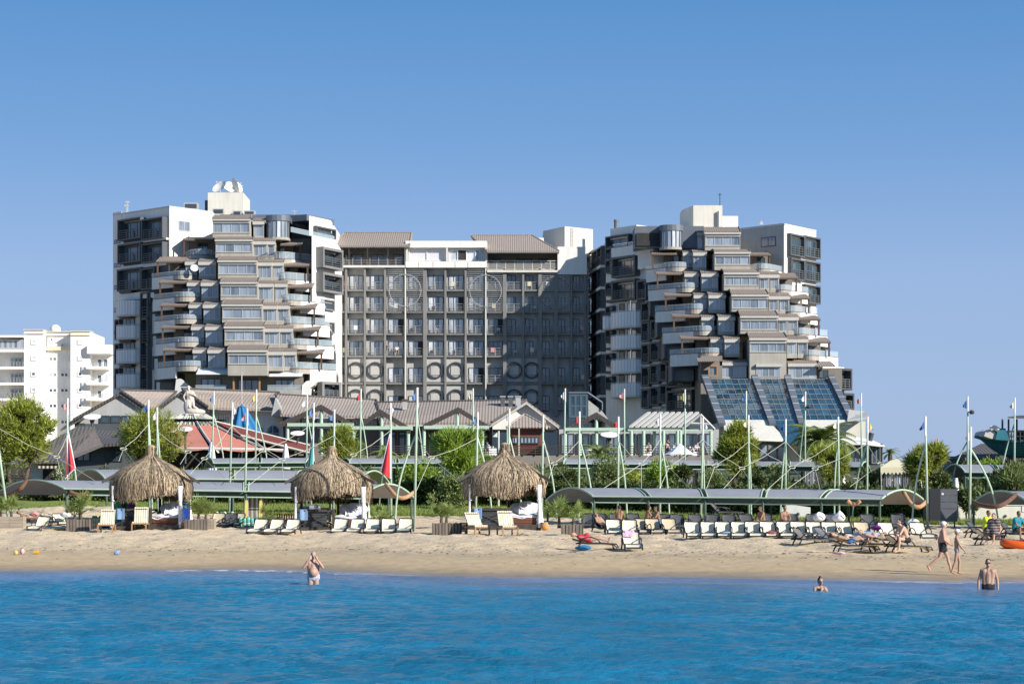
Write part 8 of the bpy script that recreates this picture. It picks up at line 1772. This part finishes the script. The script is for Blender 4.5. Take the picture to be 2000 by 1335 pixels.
    if trunks:
        m, ln = trunks; mb = MB(); cap(mb, pel, pel.lerp(neck, .14), .124*b, .122*b)
        for n in 'LR': cap(mb, G['hip'+n], pel, .108*b, .112*b); cap(mb, G['hip'+n], G['hip'+n].lerp(G['kn'+n], ln), .101*b, .101*b-.012*s); cap(mb, G['hip'+n], G['hip'+n].lerp(G['sh'+n], .14), .103*b, .094*b)
        if belly: pass
        remesh('trunks', mb, .014*s, CL[m], T)
    if top:
        m, kind = top; mb = MB()
        if kind == 'bra':
            for n, q in (('L', -1), ('R', 1)): c = chest.lerp(G['sh'+n], .45)-(neck-pel).normalized()*.05*s+fwd0*.075*b; mb.ball(c, .062*s, .055*s, .058*s, 10, 8); cap(mb, c, chest.lerp(G['sh'+n], .75)-(neck-pel).normalized()*.07*s-fwd0*.04*b, .02*s, .02*s)
            cap(mb, chest-(neck-pel).normalized()*.06*s-fwd0*.10*b, chest-(neck-pel).normalized()*.06*s-fwd0*.102*b, .03*s, .03*s)
        else:
            cap(mb, pel, chest, .130*b+belly*.3*s, .130*b)
            for n in 'LR':
                hip, sh = G['hip'+n], G['sh'+n]; mid = hip.lerp(sh, .5); cap(mb, hip, mid, .108*b, .10*b); cap(mb, mid, sh.lerp(chest, .3), .10*b, .11*b); cap(mb, sh.lerp(chest, .3), sh, .10*b, .072*s)
                if kind == 'shirt': cap(mb, sh, sh.lerp(G['el'+n], .6), .068*s, .06*s)
                if dress: cap(mb, hip, hip.lerp(G['kn'+n], .85), .112*b, .095*b)
            if belly: mb.ball(pel.lerp(neck, .30)+fwd0*(.06+belly*.4)*s, .15*b, .115*s+belly*.5*s, .165*b, 14, 9)
            if kind == 'suit':
                for n in 'LR': cap(mb, G['hip'+n], pel, .106*b, .112*b)
        remesh('shirt' if kind == 'shirt' else 'dress' if dress else 'swimsuit', mb, .014*s, CL[m], T)
    return T
def pose_walk(arm=1.0, st=.30):
    J = base_pose()  # facing -y, left leg back
    J.update(knL=V_(-.095, .14, .50), anL=V_(-.10, .52, .20), toeL=V_(-.11, .44, .045), knR=V_(.095, -.17, .50), anR=V_(.10, -.28, .085), toeR=V_(.11, -.45, .035)); J['elL'] = V_(-.235, -.02, 1.12); J['wrL'] = V_(-.22, -.24, .95); J['hdL'] = V_(-.20, -.40, .92); J['elR'] = V_(.235, .12, 1.13); J['wrR'] = V_(.235, .12, .88); J['hdR'] = V_(.23, .08, .71); return J
def pose_sit(lean=.1, feet=-.62, sh=.0, zseat=.40, arms='knee'):
    J = base_pose(); z = zseat+.09; J['pel'] = V_(0, .0, z+.01); J['neck'] = V_(0, .01-lean, z+.54); J['head'] = V_(0, -.02-lean*1.15, z+.70)
    for s, n in ((-1, 'L'), (1, 'R')): J.update({'hip'+n: V_(s*.09, 0, z), 'kn'+n: V_(s*.15, -.42, z+.06), 'an'+n: V_(s*.15, -.46, z-.32+.0), 'toe'+n: V_(s*.16, -.62, max(.03, z-.40)), 'sh'+n: V_(s*.178, .01-lean*.95, z+.48), 'el'+n: V_(s*.235, -.16-lean, z+.22), 'wr'+n: V_(s*.13, -.36, z+.16), 'hd'+n: V_(s*.09, -.50, z+.12)})
    if arms == 'side':
        for s, n in ((-1, 'L'), (1, 'R')): J.update({'el'+n: V_(s*.27, .05-lean, z+.22), 'wr'+n: V_(s*.27, -.10, z+.04), 'hd'+n: V_(s*.26, -.26, z+.0)})
    dz = .085-J['anL'].z
    for n in 'LR': J['an'+n].z = .085; J['toe'+n].z = .035
    return J
def pose_lie(back=18, z=.34, knees=.0):
    """lying along y: head at +y, feet at -y, face up"""
    J = base_pose(); a = R(back); c, s_ = math.cos(a), math.sin(a); J['pel'] = V_(0, .18, z+.10); up = V_(0, c, s_); J['neck'] = J['pel']+up*.54+V_(0, 0, .02); J['head'] = J['neck']+up*.17+V_(0, 0, .03); J['face'] = V_(0, -s_, c); J['up'] = up
    for s, n in ((-1, 'L'), (1, 'R')):
        J['hip'+n] = J['pel']+V_(s*.09, 0, 0); kz = knees*(1 if s > 0 else .6); J['kn'+n] = V_(s*.11, .18-.43*math.cos(kz), z+.09+.43*math.sin(kz)); J['an'+n] = V_(s*.11, J['kn'+n].y-.40*math.cos(kz*1.0), z+.06 if knees else z+.05); J['toe'+n] = J['an'+n]+V_(s*.03, -.06, .15)
        J['sh'+n] = J['neck']+V_(s*.178, 0, 0)-up*.06; J['el'+n] = J['sh'+n]-up*.26+V_(s*.07, 0, .0); J['wr'+n] = J['pel']+V_(s*.20, .02, .06); J['hd'+n] = J['pel']+V_(s*.14, -.12, .10)
    return J
WC = mat('white_cap', (.80, .80, .82), .8, .04, 3)
# wading man with both hands at his face
J = base_pose()
for s, n in ((-1, 'L'), (1, 'R')): J.update({'el'+n: V_(s*.31, -.16, 1.24), 'wr'+n: V_(s*.13, -.20, 1.50), 'hd'+n: V_(s*.05, -.155, 1.64)})
person('man in striped white trunks wading with both hands raised to his face', V_(X(612, 65.2), 65.2, -.66), R(4), J, .95, 'pink', ('white', .10), None, 'grey', None, .10, .0135, 1.12)
J = base_pose(); J.update(elL=V_(-.26, .02, 1.13), elR=V_(.26, .02, 1.13), wrL=V_(-.27, -.04, .88), wrR=V_(.27, -.04, .88), hdL=V_(-.265, -.06, .71), hdR=V_(.265, -.06, .71))
person('dark haired man in sunglasses and black trunks standing waist deep at the right', V_(X(1930, 61.4), 61.4, -.86), R(-10), J, 1.0, 'tan', ('black', .35), None, 'dark', None, 0, .0135, .98, True)
J = base_pose()
for s, n in ((-1, 'L'), (1, 'R')): J.update({'el'+n: V_(s*.24, -.14, 1.18), 'wr'+n: V_(s*.07, -.24, 1.36), 'hd'+n: V_(s*.03, -.16, 1.50)})
person('woman with tied up dark hair bathing neck deep in the sea', V_(X(1602, 60.7), 60.7, -1.23), R(18), J, .92, 'tan', None, ('black', 'bra'), 'dark', None, 0, .012, .95, False, True)
J = pose_walk(); p = V_(X(1842, 72), 72, gz(X(1842, 72), 72)+.01); person('walking man with white cap and black trunks on the wet sand', p, R(84), J, .97, 'pink', ('black', .42), None, 'grey', WC, .10, .0135, 1.08)
J = pose_walk(); J.update(knL=V_(-.09, .06, .49), anL=V_(-.095, .20, .12), toeL=V_(-.10, .06, .04), knR=V_(.09, -.10, .49), anR=V_(.095, -.08, .085), toeR=V_(.10, -.25, .035), elL=V_(-.2, -.10, 1.14), wrL=V_(-.2, -.28, .93), hdL=V_(-.2, -.36, .78), elR=V_(.2, .06, 1.13), wrR=V_(.2, -.02, .88), hdR=V_(.2, -.06, .71))
p = V_(X(1869, 70.6), 70.6, gz(X(1869, 70.6), 70.6)+.01); person('slim walking woman with white cap beside the walking man', p, R(80), J, .86, 'tan', ('grey', .06), ('grey', 'bra'), 'fair', WC, 0, .0135, .86)
def on_sand(px, py, dz=0): p = at_sand(px, py); return p+Vector((0, 0, dz))
J = pose_sit(.28, arms='knee'); person('man in black trunks sitting bent forward on the edge of a lounger', on_sand(1772, 1079), R(-72), J, 1.0, 'pale', ('black', .4), None, 'dark', None, .10, .014, 1.12)
person('tanned man lying on the front lounger with one knee raised', on_sand(1668, 1077)+Vector((.0, 0, .02)), R(96), pose_lie(16, .30, .45), 1.0, 'tan', ('blue', .35), None, 'dark', None, .03, .014)
person('woman in a red swimsuit lying on a lounger beside the right planter', on_sand(1160, 1072), R(88), pose_lie(14, .30, .30), .96, 'pink', None, ('red', 'suit'), 'fair', None, .04, .014, 1.05)
person('person in beige shorts lying with raised knees behind the sitting man', on_sand(1722, 1072), R(80), pose_lie(20, .30, .7), .98, 'pink', ('beige', .6), None, 'grey', None, .08, .015, 1.05)
person('heavy woman in a dark patterned dress sitting at the right edge', on_sand(1942, 1064), R(-35), pose_sit(.06, arms='side', zseat=.38), 1.02, 'pink', None, ('dark', 'dress'), 'dark', None, .22, .015, 1.45, dress=True)
person('person in a lime shirt sitting behind the heavy woman', on_sand(1926, 1052), R(40), pose_sit(.1, arms='knee', zseat=.34), 1.0, 'brown', ('black', .5), ('lime', 'shirt'), 'dark', None, .05, .016, 1.1)
person('person in a teal shirt sitting at the very right edge', on_sand(1984, 1054), R(30), pose_sit(.15, arms='knee', zseat=.34), 1.0, 'brown', ('black', .5), ('teal', 'shirt'), 'dark', None, .05, .016, 1.1)
person('sunbather lying on the dark lounger beside the right slatted planter', on_sand(1182, 1040)+Vector((0, .1, 0)), R(40), pose_lie(45, .27, .35), .98, 'tan', ('black', .2), None, 'dark', None, 0, .016)
for px, py, r_, sk, t_, lb in ((1208, 1034, 160, 'brown', 'black', 'shaded tanned person sitting with the back to the sea, left of two others'), (1262, 1036, 100, 'brown', 'black', 'shaded tanned person leaning right under the long right canopy'), (1286, 1037, -70, 'brown', 'blue', 'shaded tanned person facing left under the long right canopy'), (1490, 1038, -60, 'brown', 'black', 'shaded person sitting behind the sixth lounger of the long row'), (1530, 1038, 20, 'brown', 'red', 'broad shaded person sitting behind the last lounger of the long row')):
    person(lb, on_sand(px, py), R(r_), pose_sit(.12, arms='knee', zseat=.34), 1.0, sk, (t_, .4), None, 'dark', None, .06, .017, 1.1, group='sunbathers in the shade of the long canopy')
person('person with a pink towel lying behind the left plank planter', on_sand(62, 1027), R(80), pose_lie(30, .28, .3), .97, 'brown', ('black', .3), None, 'dark', None, .03, .017)
# guests on the terrace and on a hotel balcony
for px, D, tp_, lb in ((954, 208.6, 'wht', 'terrace guest in white left of the brick pavilion'), (1268, 210.5, 'wht', 'terrace guest in white at the left table under the slatted pergola'), (1304, 211.5, 'redw', 'terrace guest in red and white standing under the slatted pergola'), (1318, 211, 'wht', 'terrace guest in white at the middle table under the slatted pergola'), (1360, 211, 'wht', 'terrace guest in white at the right table under the slatted pergola')):
    st = tp_ == 'redw'; person(lb, V_(X(px, D), D, ZD+.005), R(random.uniform(-60, 60)), base_pose() if st else pose_sit(.1, zseat=.45), 1.0, 'tan', ('black', .8), (tp_, 'shirt'), 'dark', None, 0, .03, 1.0, group='guests on the terrace', simple=True)
for px, lb, t_ in ((757, 'person leaning at the balcony rail of the hotel block, left one of two', 'dark'), (775, 'person sitting on the same hotel balcony, right one of two', 'wht')):
    D = DC+.45; person(lb, V_(X(px, DC), D, Z(697, DC)+.30), R(10), base_pose() if t_ == 'dark' else pose_sit(.05, zseat=.55), 1.0, 'tan', ('black', .8), (t_, 'shirt'), 'dark', None, 0, .035, 1.0, group='people on a hotel balcony', simple=True)
# the statue's figure: robed, one arm bent to the breast, knees drawn onto a rock
D = cy-.6; c0 = P(376, 806, D); J = base_pose()
J.update(pel=V_(.0, 0, .62), neck=V_(-.08, 0, 1.16), head=V_(-.13, -.02, 1.32), hipL=V_(-.09, 0, .60), hipR=V_(.09, 0, .60), knL=V_(-.05, -.22, .30), knR=V_(.18, -.22, .34), anL=V_(.20, -.06, .10), anR=V_(.50, -.02, .12), toeL=V_(.36, -.06, .08), toeR=V_(.66, -.02, .10), shL=V_(-.26, 0, 1.08), shR=V_(.10, 0, 1.10), elL=V_(-.38, -.06, .86), wrL=V_(-.30, -.12, .66), hdL=V_(-.24, -.16, .54), elR=V_(.26, -.08, .90), wrR=V_(.10, -.18, .98), hdR=V_(.02, -.2, 1.06))
person('', c0+Vector((-.15, 0, 0)), 0, J, 1.8, 'pale', None, None, 'dark', None, 0, .016, 1.15, parent=ST, stone=M['stone'], long=True, simple=True)
mb = MB(); mb.ball(c0+Vector((.25, 0, .10)), 1.0, .65, .34, 14, 8); mb.ball(c0+Vector((-.35, .05, .6)), .52, .45, .8, 14, 10); mb.ball(c0+Vector((-.25, .12, 1.35)), .34, .32, .75, 12, 9); remesh('robe', mb, .05, M['stone'], ST)
